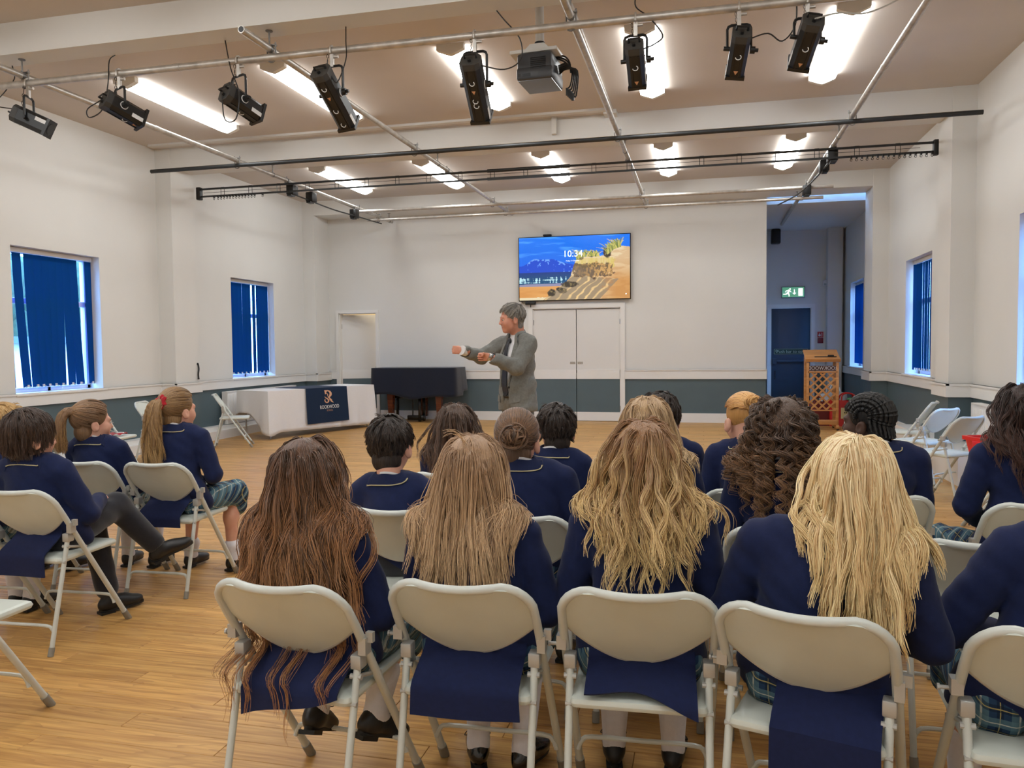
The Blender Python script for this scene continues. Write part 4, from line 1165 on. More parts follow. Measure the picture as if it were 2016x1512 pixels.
fs = empty('fire_point_sign', (2.57, 18.985, 1.60), 0, 'small red fire alarm sign above a red call point, right of the blue door', 'fire sign')
MB().box((-0.062, 0, 0.0), (0.062, 0.012, 0.13)).build('plate', M['fire_red'], fs)
MB().tube([(-0.02, -0.002, 0.105), (-0.02, -0.002, 0.07)], 0.007, 5).sphere((-0.018, -0.001, 0.048), 0.026, 8, 6, (1, .15, 1)).box((0.025, -0.002, 0.02), (0.038, 0.0, 0.105)).build('pictogram', M['print_white'], fs)
MB().rbox((-0.06, -0.03, -0.13), (0.06, 0.012, -0.01), 0.008).box((-0.05, -0.033, -0.118), (-0.005, -0.029, -0.095)).build('call_point', mat_plain('call_point_red', rgb(120, 26, 40), 0.4), fs)
dt = empty('wall_detector', (2.62, 18.735, 2.80), 0, 'small white sensor box high on the alcove wall, right of the exit sign', 'sensor')
MB().rbox((-0.04, -0.05, -0.07), (0.04, 0.005, 0.07), 0.015).build('body', M['mount_white'], dt)
MB().rbox((-0.025, -0.055, -0.05), (0.025, -0.045, -0.01), 0.006).build('lens', M['sign_case'], dt)
sp = empty('wall_speaker', (1.565, 18.62, 3.69), 0, 'black loudspeaker hanging high in the exit alcove', 'speaker')
MB().rbox((-0.10, -0.1, 0), (0.10, 0.1, 0.32), 0.025).build('cabinet', M['black'], sp)
MB().rbox((-0.088, -0.112, 0.015), (0.088, -0.095, 0.305), 0.02).build('grille', mat_plain('speaker_grille', rgb(28, 28, 30), 0.7, bump=0.5, bscale=300), sp)
MB().box((-0.03, 0.09, 0.12), (0.03, 0.39, 0.2)).build('bracket', M['black'], sp)

# lectern
lc = empty('lectern', (1.955, 14.28, 0), 0, 'oak lectern with lattice front, sloping top and lettered panel, before the blue exit door', 'lectern')
lw = 0.235
for sx in (-1, 1):
    for sy in (0, 1):
        y = -0.13 if sy == 0 else 0.2
        MB().rbox((sx * lw - 0.022, y - 0.02, 0.05), (sx * lw + 0.022, y + 0.02, 1.14 + 0.1 * sy), 0.004).build('leg', M['oak'], lc)
for sx in (-1, 1):
    MB().rbox((sx * lw - 0.025, -0.24, 0.03), (sx * lw + 0.025, 0.28, 0.085), 0.008).build('foot', M['oak'], lc)
    MB().disc((sx * lw, -0.21, 0.016), (1, 0, 0), 0.016, 0.03).disc((sx * lw, 0.25, 0.016), (1, 0, 0), 0.016, 0.03).build('castor', M['black'], lc)
MB().rbox((-lw, -0.16, 0.09), (lw, -0.115, 0.17), 0.004).build('base_rail', M['oak'], lc)
MB().rbox((-lw, -0.15, 0.32), (lw, -0.125, 0.34), 0.003).rbox((-lw, -0.15, 0.965), (lw, -0.125, 0.995), 0.003).build('rail', M['oak'], lc)
tp = MB(); Rm = Matrix.Translation((0, -0.17, 1.185)) @ Matrix.Rotation(math.radians(20), 4, 'X')
tp.rbox((-0.275, 0.0, -0.012), (0.275, 0.46, 0.012), 0.005, Rm).rbox((-0.278, -0.012, -0.035), (0.278, 0.012, 0.022), 0.004, Rm)
tp.build('desk_top', M['oak'], lc)
Lz0, Lz1, Lx = 0.34, 0.965, 0.213
for sgn in (1, -1):
    for k in range(-6, 8):
        c = k * 0.128 + (0.02 if sgn > 0 else 0.02)
        pts = []
        # line z = Lz0 + c' + sgn*x
        zc = Lz0 + 0.05 + c
        xs_ = []
        for x in np.linspace(-Lx, Lx, 60):
            z = zc + sgn * x * 1.0
            if Lz0 <= z <= Lz1: xs_.append((x, z))
        if len(xs_) < 4: continue
        (xa, za), (xb, zb) = xs_[0], xs_[-1]
        d = Vector((xb - xa, 0, zb - za)).normalized(); n = Vector((-d.z, 0, d.x)) * 0.014
        poly = [(xa + n.x, za + n.z), (xb + n.x, zb + n.z), (xb - n.x, zb - n.z), (xa - n.x, za - n.z)]
        y0 = -0.148 if sgn > 0 else -0.138
        MB().prism(poly, y0, y0 + 0.009).build('slat', M['oak'], lc)
sgp = MB().box((-lw + 0.02, -0.142, 1.0), (lw - 0.02, -0.13, 1.085)).build('name_panel', mat_plain('dark_stained_panel', rgb(70, 38, 30), 0.45), lc)
Tm = Matrix.Translation((0, -0.145, 1.042)) @ Matrix.Diagonal((-1, 1, 1, 1))
tx = text_obj('name_lettering', 'ROOKWOOD', 0.088, mat_plain('pale_letters', rgb(205, 200, 196), 0.5), sgp, M=Tm, xs=0.86)
mp_ = empty('microphone', (2.02, 14.20, 1.222), 0, 'black gooseneck clip and stick lying on the lectern top', 'microphone')
mp_.rotation_euler = (math.radians(20), 0, 0)
MB().tube([(-0.19, 0, 0.012), (0.16, 0, 0.014)], 0.011, 8).build('stem', M['black'], mp_)
MB().rbox((0.02, -0.015, 0.018), (0.12, 0.02, 0.045), 0.01).build('clip', M['black'], mp_)

# bags behind the lectern
def bag(label, loc, w, d, h, mat, rz, seed, print_=None):
    o = empty('carrier_bag', loc, rz, label, 'bag', 'bags beside the exit door')
    r = np.random.default_rng(seed); mb = MB()
    ph = r.uniform(0, 6, 6)
    def fn(p, q):
        a = 2 * math.pi * p
        n = 3.0
        ca, sa = math.cos(a), math.sin(a)
        rr = (abs(ca) ** n + abs(sa) ** n) ** (-1 / n)
        k = 1 + 0.06 * math.sin(3 * a + ph[0] + 4 * q) * q + 0.04 * math.sin(7 * a + ph[1]) * q
        sq = 1 - 0.25 * q * q
        return (w / 2 * ca * rr * k, d / 2 * sa * rr * k * sq, h * q * (1 + 0.05 * math.sin(2 * a + ph[2])))
    mb.grid(fn, 40, 12)
    mb.add([fn(i / 40, 0) for i in range(40)], [tuple(range(39, -1, -1))])
    mb.add([tuple(np.array(fn(i / 40, 0.9)) * np.array([.97, .97, 1])) for i in range(40)], [tuple(range(40))], True)
    mb.build('body', mat, o)
    for s in (-1, 1):
        MB().tube(smooth_path([(-w * 0.2, s * d * 0.3, h * 0.97), (-w * 0.16, s * d * 0.18, h * 1.18), (0, s * d * 0.12, h * 1.26), (w * 0.16, s * d * 0.18, h * 1.18), (w * 0.2, s * d * 0.3, h * 0.97)], 4), 0.013, 6).build('handle', mat, o)
    return o
b = bag('red shopping bag with a cream printed patch, beside the lectern', (2.48, 14.95, 0), 0.62, 0.34, 0.46, M['red_bag'], 0.1, 1)
mb = MB(); mb.sheet(lambda p, q: ((p - .5) * 0.30, -0.176 - 0.012 * math.sin(p * math.pi), 0.14 + 0.19 * q), 6, 4, 0.004)
pt = mb.build('printed_patch', M['cream_print'], b)
mb = MB()
for z, x0, x1 in ((0.285, -0.05, 0.07), (0.245, -0.10, 0.06)):
    x = x0
    while x < x1: mb.box((x, -0.196, z - 0.012), (x + 0.018, -0.193, z + 0.012)); x += 0.027
mb.build('small_print', M['black'], pt)
text_obj('print_line', 'new bag', 0.052, M['black'], pt, M=Matrix.Translation((0.0, -0.196, 0.19)))
MB().sphere((0.05, 0, 0.47), 0.06, 10, 6, (1, .7, .5)).build('green_lid', mat_plain('green_lid', rgb(90, 170, 120), 0.4), b)
b = bag('dark red carrier bag behind the lattice of the lectern', (2.02, 15.0, 0), 0.42, 0.28, 0.40, mat_plain('maroon_bag', rgb(104, 26, 26), 0.5), 0, 2)
b = bag('white and blue carrier bag standing behind the lectern', (2.33, 15.5, 0), 0.5, 0.28, 0.55, mat_plain('white_bag', rgb(190, 196, 205), 0.5, noise=0.2, scale=9), 0.3, 3)
b = bag('small blue patterned bag on the floor behind the lectern', (1.80, 15.1, 0), 0.25, 0.22, 0.30, mat_plain('blue_bag', rgb(54, 52, 130), 0.5, noise=0.4, scale=30), 0.2, 4)

# ------------------------------------------------------------------ table with cloth and banner runner
TF = Vector((-6.77, 11.31, 0)); TD = Vector((0.337, 0.941, 0)).normalized()
t_ang = math.atan2(TD.y, TD.x)
TBL, TBW, TBH = 2.43, 0.76, 0.775
# local frame: x along the front edge, y towards the wall, z up ; origin front-left corner
tb = empty('trestle_table', TF, t_ang, 'long trestle table under a white cloth, by the left wall radiator', 'table')
MB().rbox((0.01, 0.01, TBH - 0.035), (TBL - 0.01, TBW - 0.01, TBH - 0.006), 0.006).build('table_top', M['mount_white'], tb)
for x in (0.10, TBL - 0.10):
    for y in (0.08, TBW - 0.08):
        MB().tube([(x, y, 0), (x, y, TBH - 0.035)], 0.014, 8).build('leg', M['steel'], tb)
cl = empty('tablecloth', TF, t_ang, 'white tablecloth with a corner falling to the floor, over the long table', 'tablecloth')
def cloth():
    mb = MB()
    per = [(0, 0), (TBL, 0), (TBL, TBW), (0, TBW)]
    ls = [TBL, TBW, TBL, TBW]; P = sum(ls)
    N = 160; V = 12; r = np.random.default_rng(4)
    def edge(s):
        s %= P
        for i in range(4):
            if s <= ls[i] or i == 3:
                a, b = Vector(per[i] + (0,)), Vector(per[(i + 1) % 4] + (0,))
                t = s / ls[i]; p = a.lerp(b, t); d = (b - a).normalized(); n = Vector((d.y, -d.x, 0))
                # round the normal near corners
                return p, n, i, t
            s -= ls[i]
    def drop(i, t):
        if i == 0: return 0.715 - 0.05 * (1 - t) + (0.06 * max(0, 1 - t / 0.08))
        if i == 1: return 0.70
        if i == 2: return 0.45
        return 0.36 + 0.40 * max(0.0, (t - 0.45) / 0.55)     # left end, t=1 at the front corner
    rows = []
    for k in range(V + 1):
        q = k / V; row = []
        for j in range(N):
            s = P * j / N
            p, n, i, t = edge(s)
            acc = Vector((0, 0, 0)); dd = 0
            for w_ in (-0.08, -0.04, 0, 0.04, 0.08):
                _, n2, i2, t2 = edge(s + w_); acc += n2; dd += drop(i2, t2)
            n = acc.normalized(); dp = dd / 5
            corner = 1 - min(1, min(abs(s - c) if abs(s - c) < P / 2 else P - abs(s - c) for c in (0, TBL, TBL + TBW, 2 * TBL + TBW)) / 0.25)
            wave = 0.014 * math.sin(s * 13 + 1.0) * q + 0.010 * math.sin(s * 29 + 2) * q * q + corner * 0.05 * q * (0.6 + 0.4 * math.sin(s * 22))
            out = 0.004 + 0.022 * q + max(wave, -0.004)
            row.append(p + n * out + Vector((0, 0, TBH + 0.002 - dp * q - (0.004 if k else 0))))
        rows.append(row)
    vs = [v for row in rows for v in row]; fs = []
    for k in range(V):
        for j in range(N):
            fs.append((k * N + j, (k + 1) * N + j, (k + 1) * N + (j + 1) % N, k * N + (j + 1) % N))
    fs.append(tuple(range(N)))
    mb.add(vs, fs, True)
    o = mb.build('cloth', M['cloth_white'], cl)
    m = o.modifiers.new('thickness', 'SOLIDIFY'); m.thickness = 0.003; m.offset = 1
    return o
cloth()
rn = empty('banner_runner', TF, t_ang, 'navy banner with rose gold monogram, draped over the white tablecloth', 'banner')
rx0, rx1 = 0.77, 1.72
mb = MB()
def runner_pt(p, q):
    x = rx0 + (rx1 - rx0) * p
    s = q * 1.36        # 0 = bottom hem at front
    fr = 0.60
    if s < fr:
        k = (fr - s) / fr
        return (x + 0.015 * k * (p - .5), -0.022 - 0.040 * k - 0.004 * math.sin(p * 9) * k, TBH + 0.008 - (fr - s))
    y = -0.022 + (s - fr)
    return (x, y, TBH + 0.008)
mb.sheet(runner_pt, 16, 34, 0.004)
mb.build('cloth', M['runner'], rn)
def print_plane(mb, poly, th=0.0012):
    """poly in banner coordinates (u 0..1 across, w = metres below the top edge) placed on the front drop"""
    vs = []
    for off in (0.0, -th):
        for (u, w_) in poly:
            x = rx0 + (rx1 - rx0) * u
            k = w_ / 0.60
            vs.append((x + 0.015 * k * (u - .5), -0.022 - 0.040 * k - 0.0078 - 0.004 * max(0, math.sin(u * 9)) * k + off, TBH + 0.008 - w_))
    n = len(poly)
    fs = [tuple(range(n)), tuple(range(2 * n - 1, n - 1, -1))] + [(i, n + i, n + (i + 1) % n, (i + 1) % n) for i in range(n)]
    mb.add(vs, fs)
def zp(pts): return [((x - 150) / 1575.0, (y - 95 + (x - 930) * 0.115) / 1060.0 * 0.60) for x, y in pts]
A = [(820, 185), (960, 172), (1045, 190), (1095, 240), (1102, 295), (1070, 350), (1010, 385), (1060, 435), (1096, 447), (1088, 470), (1110, 500), (1158, 542), (1105, 540), (1050, 515), (1012, 468), (992, 485), (1002, 440), (965, 405), (930, 382), (985, 355), (1012, 310), (1018, 255), (990, 218), (940, 208), (902, 228), (890, 285), (845, 312), (832, 245)]
Bp = [(828, 358), (848, 395), (930, 418), (982, 462), (988, 512), (952, 555), (890, 574), (835, 556), (804, 512), (808, 470), (850, 448), (838, 482), (850, 520), (886, 540), (925, 528), (940, 500), (925, 465), (870, 437), (825, 402)]
Cp = [(893, 278), (935, 280), (962, 318), (948, 350), (920, 354), (934, 322), (915, 298)]
mb = MB()
for pl_ in (A, Bp, Cp): print_plane(mb, zp(pl_))
mb.build('monogram', M['gold'], rn)
def banner_text(name, body, size, uc, wc, mat, xs):
    t = text_obj(name, body, size, mat, rn, xs=xs)
    k = wc / 0.60
    tilt = math.atan2(0.040, 0.60)
    t.data.transform(Matrix.Translation((rx0 + (rx1 - rx0) * uc, -0.022 - 0.040 * k - 0.0105, TBH + 0.008 - wc)) @ Matrix.Rotation(-tilt, 4, 'X'))
    return t
t = banner_text('banner_name', 'ROOKWOOD', 0.088, 0.53, 0.335, M['print_white'], 0.80)
banner_text('banner_school', 'SCHOOL', 0.045, 0.53, 0.395, M['print_tan'], 0.80)

# ------------------------------------------------------------------ covered piano
pn = empty('piano', (-5.47, 14.68, 0), 0, 'grand piano under a dark navy cover with mahogany legs, against the back wall', 'piano')
MB().rbox((-0.83, -0.34, 0.66), (0.83, 0.42, 1.04), 0.02).build('case', M['mahogany'], pn)
for x in (-0.50, 0.50):
    mb = MB()
    for z0, z1, w0, w1 in ((0.08, 0.62, 0.042, 0.062), (0.62, 0.68, 0.07, 0.07)):
        vs = [(x + sx * w, -0.2 + sy * w, z) for z, w in ((z0, w0), (z1, w1)) for sx, sy in ((-1, -1), (1, -1), (1, 1), (-1, 1))]
        mb.add(vs, [(0, 1, 5, 4), (1, 2, 6, 5), (2, 3, 7, 6), (3, 0, 4, 7), (3, 2, 1, 0), (4, 5, 6, 7)])
    mb.disc((x, -0.2, 0.04), (1, 0, 0), 0.04, 0.03).tube([(x, -0.2, 0.03), (x, -0.2, 0.09)], 0.02, 8)
    mb.build('leg', M['mahogany'], pn)
mb = MB(); mb.box((-0.06, 0.28, 0.08), (0.06, 0.38, 0.66)); mb.disc((0, 0.33, 0.04), (1, 0, 0), 0.04, 0.03); mb.build('leg', M['mahogany'], pn)
mb = MB(); mb.tube([(-0.12, -0.02, 0.1), (-0.10, -0.02, 0.66)], 0.013, 8); mb.tube([(0.03, -0.02, 0.1), (0.01, -0.02, 0.66)], 0.013, 8); mb.rbox((-0.22, -0.07, 0.03), (0.12, 0.04, 0.12), 0.01)
mb.build('pedal_lyre', M['piano_black'], pn)
cv = empty('piano_cover', (-5.47, 14.68, 0), 0, 'dark navy quilted cover draped over the piano', 'cover')
def pcover():
    mb = MB(); N = 120; V = 10
    w, d = 0.875, 0.405
    pts = []
    for j in range(N):
        a = 2 * math.pi * (j + .5) / N; n = 9
        ca, sa = math.cos(a), math.sin(a); rr = (abs(ca) ** n + abs(sa) ** n) ** (-1 / n)
        pts.append((w * ca * rr, 0.02 + d * sa * rr, ca, sa))
    rows = []
    for k in range(V + 1):
        q = k / V; row = []
        for (x, y, ca, sa) in pts:
            s = math.atan2(y, x) * 3
            bot = 0.58 - 0.10 * math.sin((x + 0.9) * 1.2) * (1 if sa < 0 else 0) + 0.12 * max(0, x - 0.45) - 0.03 * math.cos(x * 7)
            z = 1.055 - (1.055 - bot) * q
            out = 1 + 0.02 * q + 0.012 * q * math.sin(x * 14 + y * 5) + 0.03 * q * max(0, ca)
            row.append((x * out, y * (1 + 0.0 * q) - (0.02 * q if sa < 0 else 0) - 0.012 * q * math.sin(x * 11) * (sa < 0), z if k else 1.062))
        rows.append(row)
    vs = [v for r_ in rows for v in r_]; fs = []
    for k in range(V):
        for j in range(N):
            fs.append((k * N + j, (k + 1) * N + j, (k + 1) * N + (j + 1) % N, k * N + (j + 1) % N))
    fs.append(tuple(range(N)))
    mb.add(vs, fs, True)
    o = mb.build('cloth', M['cover_navy'], cv)
    m = o.modifiers.new('thickness', 'SOLIDIFY'); m.thickness = 0.004; m.offset = 1
pcover()
st = empty('piano_stool', (-5.70, 14.72, 0), 0, 'black piano stool pushed under the covered piano', 'stool')
MB().rbox((-0.33, -0.16, 0.46), (0.33, 0.16, 0.54), 0.02).build('seat', M['piano_black'], st)
for x in (-0.28, 0.28):
    for y in (-0.12, 0.12):
        MB().rbox((x - 0.025, y - 0.025, 0), (x + 0.025, y + 0.025, 0.46), 0.005).build('leg', M['piano_black'], st)

ck = empty('cord', (PF_L + 0.012, 10.68, 1.0), 0, 'short black cord hanging on the left pillar above the white rail', 'cord')
MB().tube(smooth_path([(0, 0, 0.24), (0.004, 0.01, 0.16), (0.006, -0.008, 0.08), (0.004, 0, 0.0)], 4), [0.012] * 12 + [0.016], 6).build('cord_strand', M['cable'], ck)
MB().disc((-0.006, 0, 0.235), (1, 0, 0), 0.018, 0.012).build('hook', M['black'], ck)

# ------------------------------------------------------------------ radiators
def radiator(label, xw, sgn, y0, y1, z0, z1):
    o = empty('radiator', (xw + sgn * 0.03, y0, z0), 0, label, 'radiator', 'white panel radiators')
    L = y1 - y0; H = z1 - z0; t = 0.10
    def X(a, b): return min(sgn * a, sgn * b), max(sgn * a, sgn * b)
    xa, xb = X(0.03, 0.05)
    for k, (p, q) in enumerate(((0.02, 0.045), (0.085, 0.11))):
        xa, xb = X(p, q)
        MB().rbox((xa, 0, 0), (xb, L, H - 0.03), 0.006).build('panel', M['rad'], o)
    mb = MB(); n = int(L / 0.05)
    for i in range(n):
        y = 0.03 + i * (L - 0.05) / n
        xa, xb = X(0.108, 0.116); mb.rbox((xa, y, 0.04), (xb, y + 0.026, H - 0.07), 0.003)
    mb.build('ribs', M['rad'], o)
    xa, xb = X(0.015, 0.118); mb = MB(); mb.box((xa, 0.0, H - 0.03), (xb, L, H - 0.018))
    mb.box((xa, -0.006, 0.0), (xb, 0.0, H - 0.018)); mb.box((xa, L, 0), (xb, L + 0.006, H - 0.018)); mb.build('top_grille', M['rad'], o)
    xm = sgn * 0.065
    MB().tube([(xm, -0.04, -0.12), (xm, -0.04, 0.06), (xm, 0.0, 0.06)], 0.011, 8).tube([(xm, -0.04, 0.05), (xm, -0.04, 0.13)], 0.022, 8).build('valve', M['chrome'], o)
    for y in (0.15 * L, 0.85 * L):
        xa, xb = X(0.0, 0.03); MB().box((xa, y, 0.05), (xb, y + 0.03, H - 0.06)).build('bracket', M['rad'], o)
    return o
radiator('long white radiator beneath the far left window, behind the table', XL, 1, 11.62, 13.9, 0.21, 0.77)
radiator('white radiator on the right wall behind the folding chairs', XR, -1, 7.6, 9.72, 0.32, 0.80)

# ------------------------------------------------------------------ folding chairs
# local frame: sitter faces +y, origin on the floor under the seat centre
def loop_y(z): return 0.265 - 0.53 * z / 0.785
CW = 0.212
def make_chair():
    root = empty('folding_chair', (0, 0, 0), 0, 'x', 'chair', 'grey metal folding chairs')
    # front legs and back frame: one bent tube
    side = []
    for z in (0.03, 0.2, 0.4, 0.55, 0.66):
        side.append((CW, loop_y(z), z))
    R = 0.085
    cz, cx = 0.785 - R, CW - R
    corner = []
    for k in range(1, 7):
        a = math.radians(90 * k / 6)
        z = cz + R * math.sin(a); x = cx + R * math.cos(a)
        corner.append((x, loop_y(z) - 0.03 * max(0, 1 - (x / cx) ** 2) , z))
    top = [(x, loop_y(0.785) - 0.034 * (1 - (x / cx) ** 2), 0.785 - 0.004 * (1 - (x / cx) ** 2)) for x in (0.095, 0.06, 0.02)]
    half = side + corner + top
    path = half + [(-x, y, z) for x, y, z in reversed(half)]
    MB().tube(path, 0.0132, 10).build('back_frame', M['chair_tube'], root)
    # backrest panel
    mb = MB()
    def fn(p, q):
        u = 2 * p - 1
        x = u * (CW - 0.008)
        zb = 0.540 + 0.110 * u * u * (1.1 - 0.1 * u * u)
        ex = max(0.0, (abs(x) - (CW - 0.085)) / 0.077)
        zt = 0.783 - 0.085 * (1 - math.sqrt(max(0.0, 1 - min(1, ex) ** 2)))
        z = zb + (zt - zb) * q
        bow = (0.034 * q + 0.030 * (1 - q)) * (1 - u * u)
        return (x, loop_y(z) - bow + 0.004 + (0.010 * (1 - q) ** 6), z)
    mb.sheet(fn, 20, 8, 0.008)
    mb.build('backrest', M['chair'], root)
    lip = MB(); lip.tube([tuple(Vector(fn(i / 20, 0)) + Vector((0, 0, 0.0))) for i in range(21)], 0.0062, 8)
    lip.build('backrest_lip', M['chair_cap'], root)
    # seat
    mb = MB(); mb.rbox((-0.193, -0.195, 0.418), (0.193, 0.222, 0.452), 0.024, seg=4)
    mb.build('seat', M['chair'], root)
    xr = 0.196
    for s in (-1, 1):
        MB().tube([(s * xr, -0.272, 0.012), (s * xr, -0.140, 0.535)], 0.0112, 10).build('rear_leg', M['chair_tube'], root)
        MB().rbox((s * xr - 0.017, -0.157, 0.520), (s * xr + 0.017, -0.115, 0.562), 0.004).build('leg_bracket', M['chair_cap'], root)
        MB().tube([(s * xr, -0.2765, 0.0), (s * xr, -0.2645, 0.04)], 0.0142, 10).build('rubber_foot', M['chair_foot'], root)
        MB().tube([(s * CW, loop_y(0.0), 0.0), (s * CW, loop_y(0.055), 0.055)], 0.0165, 10).build('rubber_foot', M['chair_foot'], root)
        mb = MB(); a = Vector((s * (xr - 0.001), -0.150, 0.498)); b = Vector((s * (CW - 0.006), loop_y(0.475) + 0.004, 0.475))
        mb.tube([a, b], 0.0065, 6); mb.disc(a, (1, 0, 0), 0.0085, 0.036, 8); mb.disc(b, (1, 0, 0), 0.0085, 0.036, 8)
        mb.disc((s * (xr - 0.002), -0.172, 0.425), (1, 0, 0), 0.008, 0.026, 8)
        mb.build('hinge_link', M['chair_cap'], root)
    # ganging hardware: pin on the left, hook on the right
    MB().box((-CW - 0.022, loop_y(0.60) - 0.018, 0.575), (-CW + 0.006, loop_y(0.60) + 0.018, 0.615)).tube([(-CW - 0.01, loop_y(0.585), 0.582), (-CW - 0.045, loop_y(0.585), 0.582)], 0.0055, 8).disc((-CW - 0.046, loop_y(0.585), 0.582), (1, 0, 0), 0.009, 0.006, 8).build('ganging_pin', M['chair_cap'], root)
    MB().box((CW - 0.006, loop_y(0.60) - 0.018, 0.565), (CW + 0.018, loop_y(0.60) + 0.018, 0.615)).box((CW + 0.012, loop_y(0.60) - 0.004, 0.60), (CW + 0.034, loop_y(0.60) + 0.012, 0.63)).build('ganging_hook', M['chair_cap'], root)
    def stretcher(name, z, y, xs, r, bow):
        pts = [(xs, y, z - bow), (xs - 0.012, y, z - bow * 0.35), (xs - 0.045, y, z), (0.0, y, z), (-xs + 0.045, y, z), (-xs + 0.012, y, z - bow * 0.35), (-xs, y, z - bow)]
        MB().tube(smooth_path(pts, 3), r, 8).build(name, M['chair_tube'], root)
    stretcher('front_stretcher', 0.165, loop_y(0.15) - 0.004, CW - 0.004, 0.0082, 0.045)
    stretcher('rear_stretcher', 0.135, -0.243, xr - 0.002, 0.0082, 0.045)
    return root

CHAIRS = {
 'A1': (-1.165, 2.235, -3, 'folding chair of the girl with very long brown hair, front of picture'),
 'A2': (-0.675, 2.345, 1, 'folding chair of the dark blonde girl whose coat tail hangs under the backrest'),
 'A3': (-0.185, 2.375, 2.5, 'folding chair of the wavy blonde girl, coat hem lying across its seat'),
 'A4': (0.305, 2.285, -16, 'turned folding chair of the pale blonde girl, nearest on the right'),
 'A5': (0.845, 2.265, -4, 'folding chair cut by the right picture edge, lower right corner'),
 'B1': (-1.255, 3.25, 0, 'folding chair of the dark haired boy behind the two long haired girls'),
 'B2': (-0.715, 3.23, 2, 'folding chair of the girl with a brown bun'),
 'B3': (-0.205, 3.24, 0, 'folding chair of the straight blonde girl in the middle row, mostly hidden'),
 'B4': (0.295, 3.21, 0, 'folding chair of the curly dark haired girl'),
 'B5': (0.905, 3.13, -2, 'empty folding chair between the pale blonde girl and the right edge'),
 'C1': (-1.31, 4.17, 0, 'folding chair of the brown haired girl in the front row before the man'),
 'C2': (-0.795, 3.98, 0, 'folding chair of the boy sitting in front of the double doors'),
 'C3': (-0.27, 4.05, 0, 'hidden folding chair of the dark haired boy behind the blonde girls'),
 'C4': (0.225, 3.94, -3, 'folding chair of the red haired pupil with a small bun'),
 'C5': (0.745, 3.93, 3, 'folding chair of the boy with braided hair'),
 'C6': (1.335, 3.85, 3, 'folding chair of the dark haired girl at the right edge'),
 'L1': (-3.225, 3.325, 3, 'folding chair of the boy with crossed legs at the left'),
 'L2': (-3.645, 4.20, 4, 'folding chair of the girl with a black hair tie'),
 'L3': (-3.145, 4.225, 3, 'folding chair of the girl with the red scrunchie'),
 'L4': (-4.16, 4.02, 3, 'folding chair at the far left edge, of the short haired blonde pupil'),
 'L5': (-3.735, 3.31, 3, 'folding chair outside the left edge, next to the boy with crossed legs'),
 'L6': (-2.80, 2.36, 2, 'empty folding chair cut by the lower left picture edge'),
 'W1': (-6.84, 10.47, -61, 'empty folding chair by the radiator, left of the white table'),
 'W2': (-6.78, 7.86, -82, 'empty folding chair under the left wall with a red item on the seat'),
 'W3': (-6.80, 8.80, -75, 'empty folding chair behind the girl with the red scrunchie'),
 'W4': (-6.98, 7.03, -84, 'empty folding chair glimpsed between the boy and the ponytail girl'),
 'R1': (2.28, 9.80, 66, 'empty folding chair farthest back by the right wall, dark inner back showing'),
 'R2': (2.22, 8.90, 40, 'empty folding chair by the right wall, middle of the row'),
 'R3': (2.16, 7.98, 40, 'empty folding chair by the right wall, in front of the radiator'),
 'R4': (2.33, 6.90, 60, 'folding chair by the right wall holding the red plastic crate'),
}
proto = make_chair(); first = True
CH = {}
for key, (x, y, rz, lb) in CHAIRS.items():
    o = proto if first else copy_tree(proto)
    first = False
    o.location = (x, y, 0); o.rotation_euler = (0, 0, math.radians(rz)); o['label'] = lb
    CH[key] = o

# things on the chairs by the walls
cr = empty('crate', (2.29, 6.88, 0.4525), math.radians(20), 'bright red plastic crate standing on a folding chair at the right', 'crate')
mb = MB(); w0, d0, w1, d1, H = 0.175, 0.13, 0.215, 0.17, 0.255; t = 0.006
def fr(w, d, z, r=0.03): 
    out = []
    for (cx, cy, st) in ((w - r, d - r, 0), (-w + r, d - r, 90), (-w + r, -d + r, 180), (w - r, -d + r, 270)):
        for k in range(4):
            a = math.radians(st + 30 * k); out.append((cx + r * math.cos(a), cy + r * math.sin(a), z))
    return out
lv = [fr(w0, d0, 0), fr(w1, d1, H - 0.03), fr(w1 + 0.016, d1 + 0.016, H - 0.03), fr(w1 + 0.018, d1 + 0.018, H), fr(w1 - t, d1 - t, H), fr(w0 - t, d0 - t, t)]
vs = [p for l in lv for p in l]; n = 16; fs = []
for l in range(len(lv) - 1):
    for k in range(n): fs.append((l * n + k, l * n + (k + 1) % n, (l + 1) * n + (k + 1) % n, (l + 1) * n + k))
fs.append(tuple(range(n - 1, -1, -1))); fs.append(tuple((len(lv) - 1) * n + k for k in range(n)))
mb.add(vs, fs, True); mb.build('tub', M['red_plastic'], cr)
mb = MB()
for sx in (-1, 1): mb.rbox((sx * (w1 + 0.006) - 0.012, -0.05, H - 0.075), (sx * (w1 + 0.006) + 0.012, 0.05, H - 0.028), 0.004)
mb.build('grip', M['red_plastic'], cr)
rd = empty('scarf', (-6.73, 7.86, 0.453), 0.3, 'crumpled red and white cloth item lying on the chair seat by the left wall', 'scarf')
mb = MB()
def sc(p, q): return ((p - .5) * 0.26, (q - .5) * 0.12 + 0.02 * math.sin(p * 7), 0.012 + 0.016 * abs(math.sin(p * 11 + q * 5)) + 0.012 * math.sin(q * 3.1))
mb.sheet(sc, 22, 10, 0.004); mb.build('cloth', M['scrunchie'], rd)
MB().rbox((0.04, -0.03, 0.024), (0.12, 0.0, 0.045), 0.006).build('white_tag', M['print_white'], rd)

# ------------------------------------------------------------------ people: smooth-union bodies
def V3(*a): return np.array(a, dtype=np.float64)
def rotm(yaw=0, pitch=0, roll=0):
    """degrees; yaw turns left, pitch looks down, roll tilts to the right shoulder"""
    return np.array((Matrix.Rotation(math.radians(yaw), 3, 'Z') @ Matrix.Rotation(math.radians(-pitch), 3, 'X') @ Matrix.Rotation(math.radians(roll), 3, 'Y')))

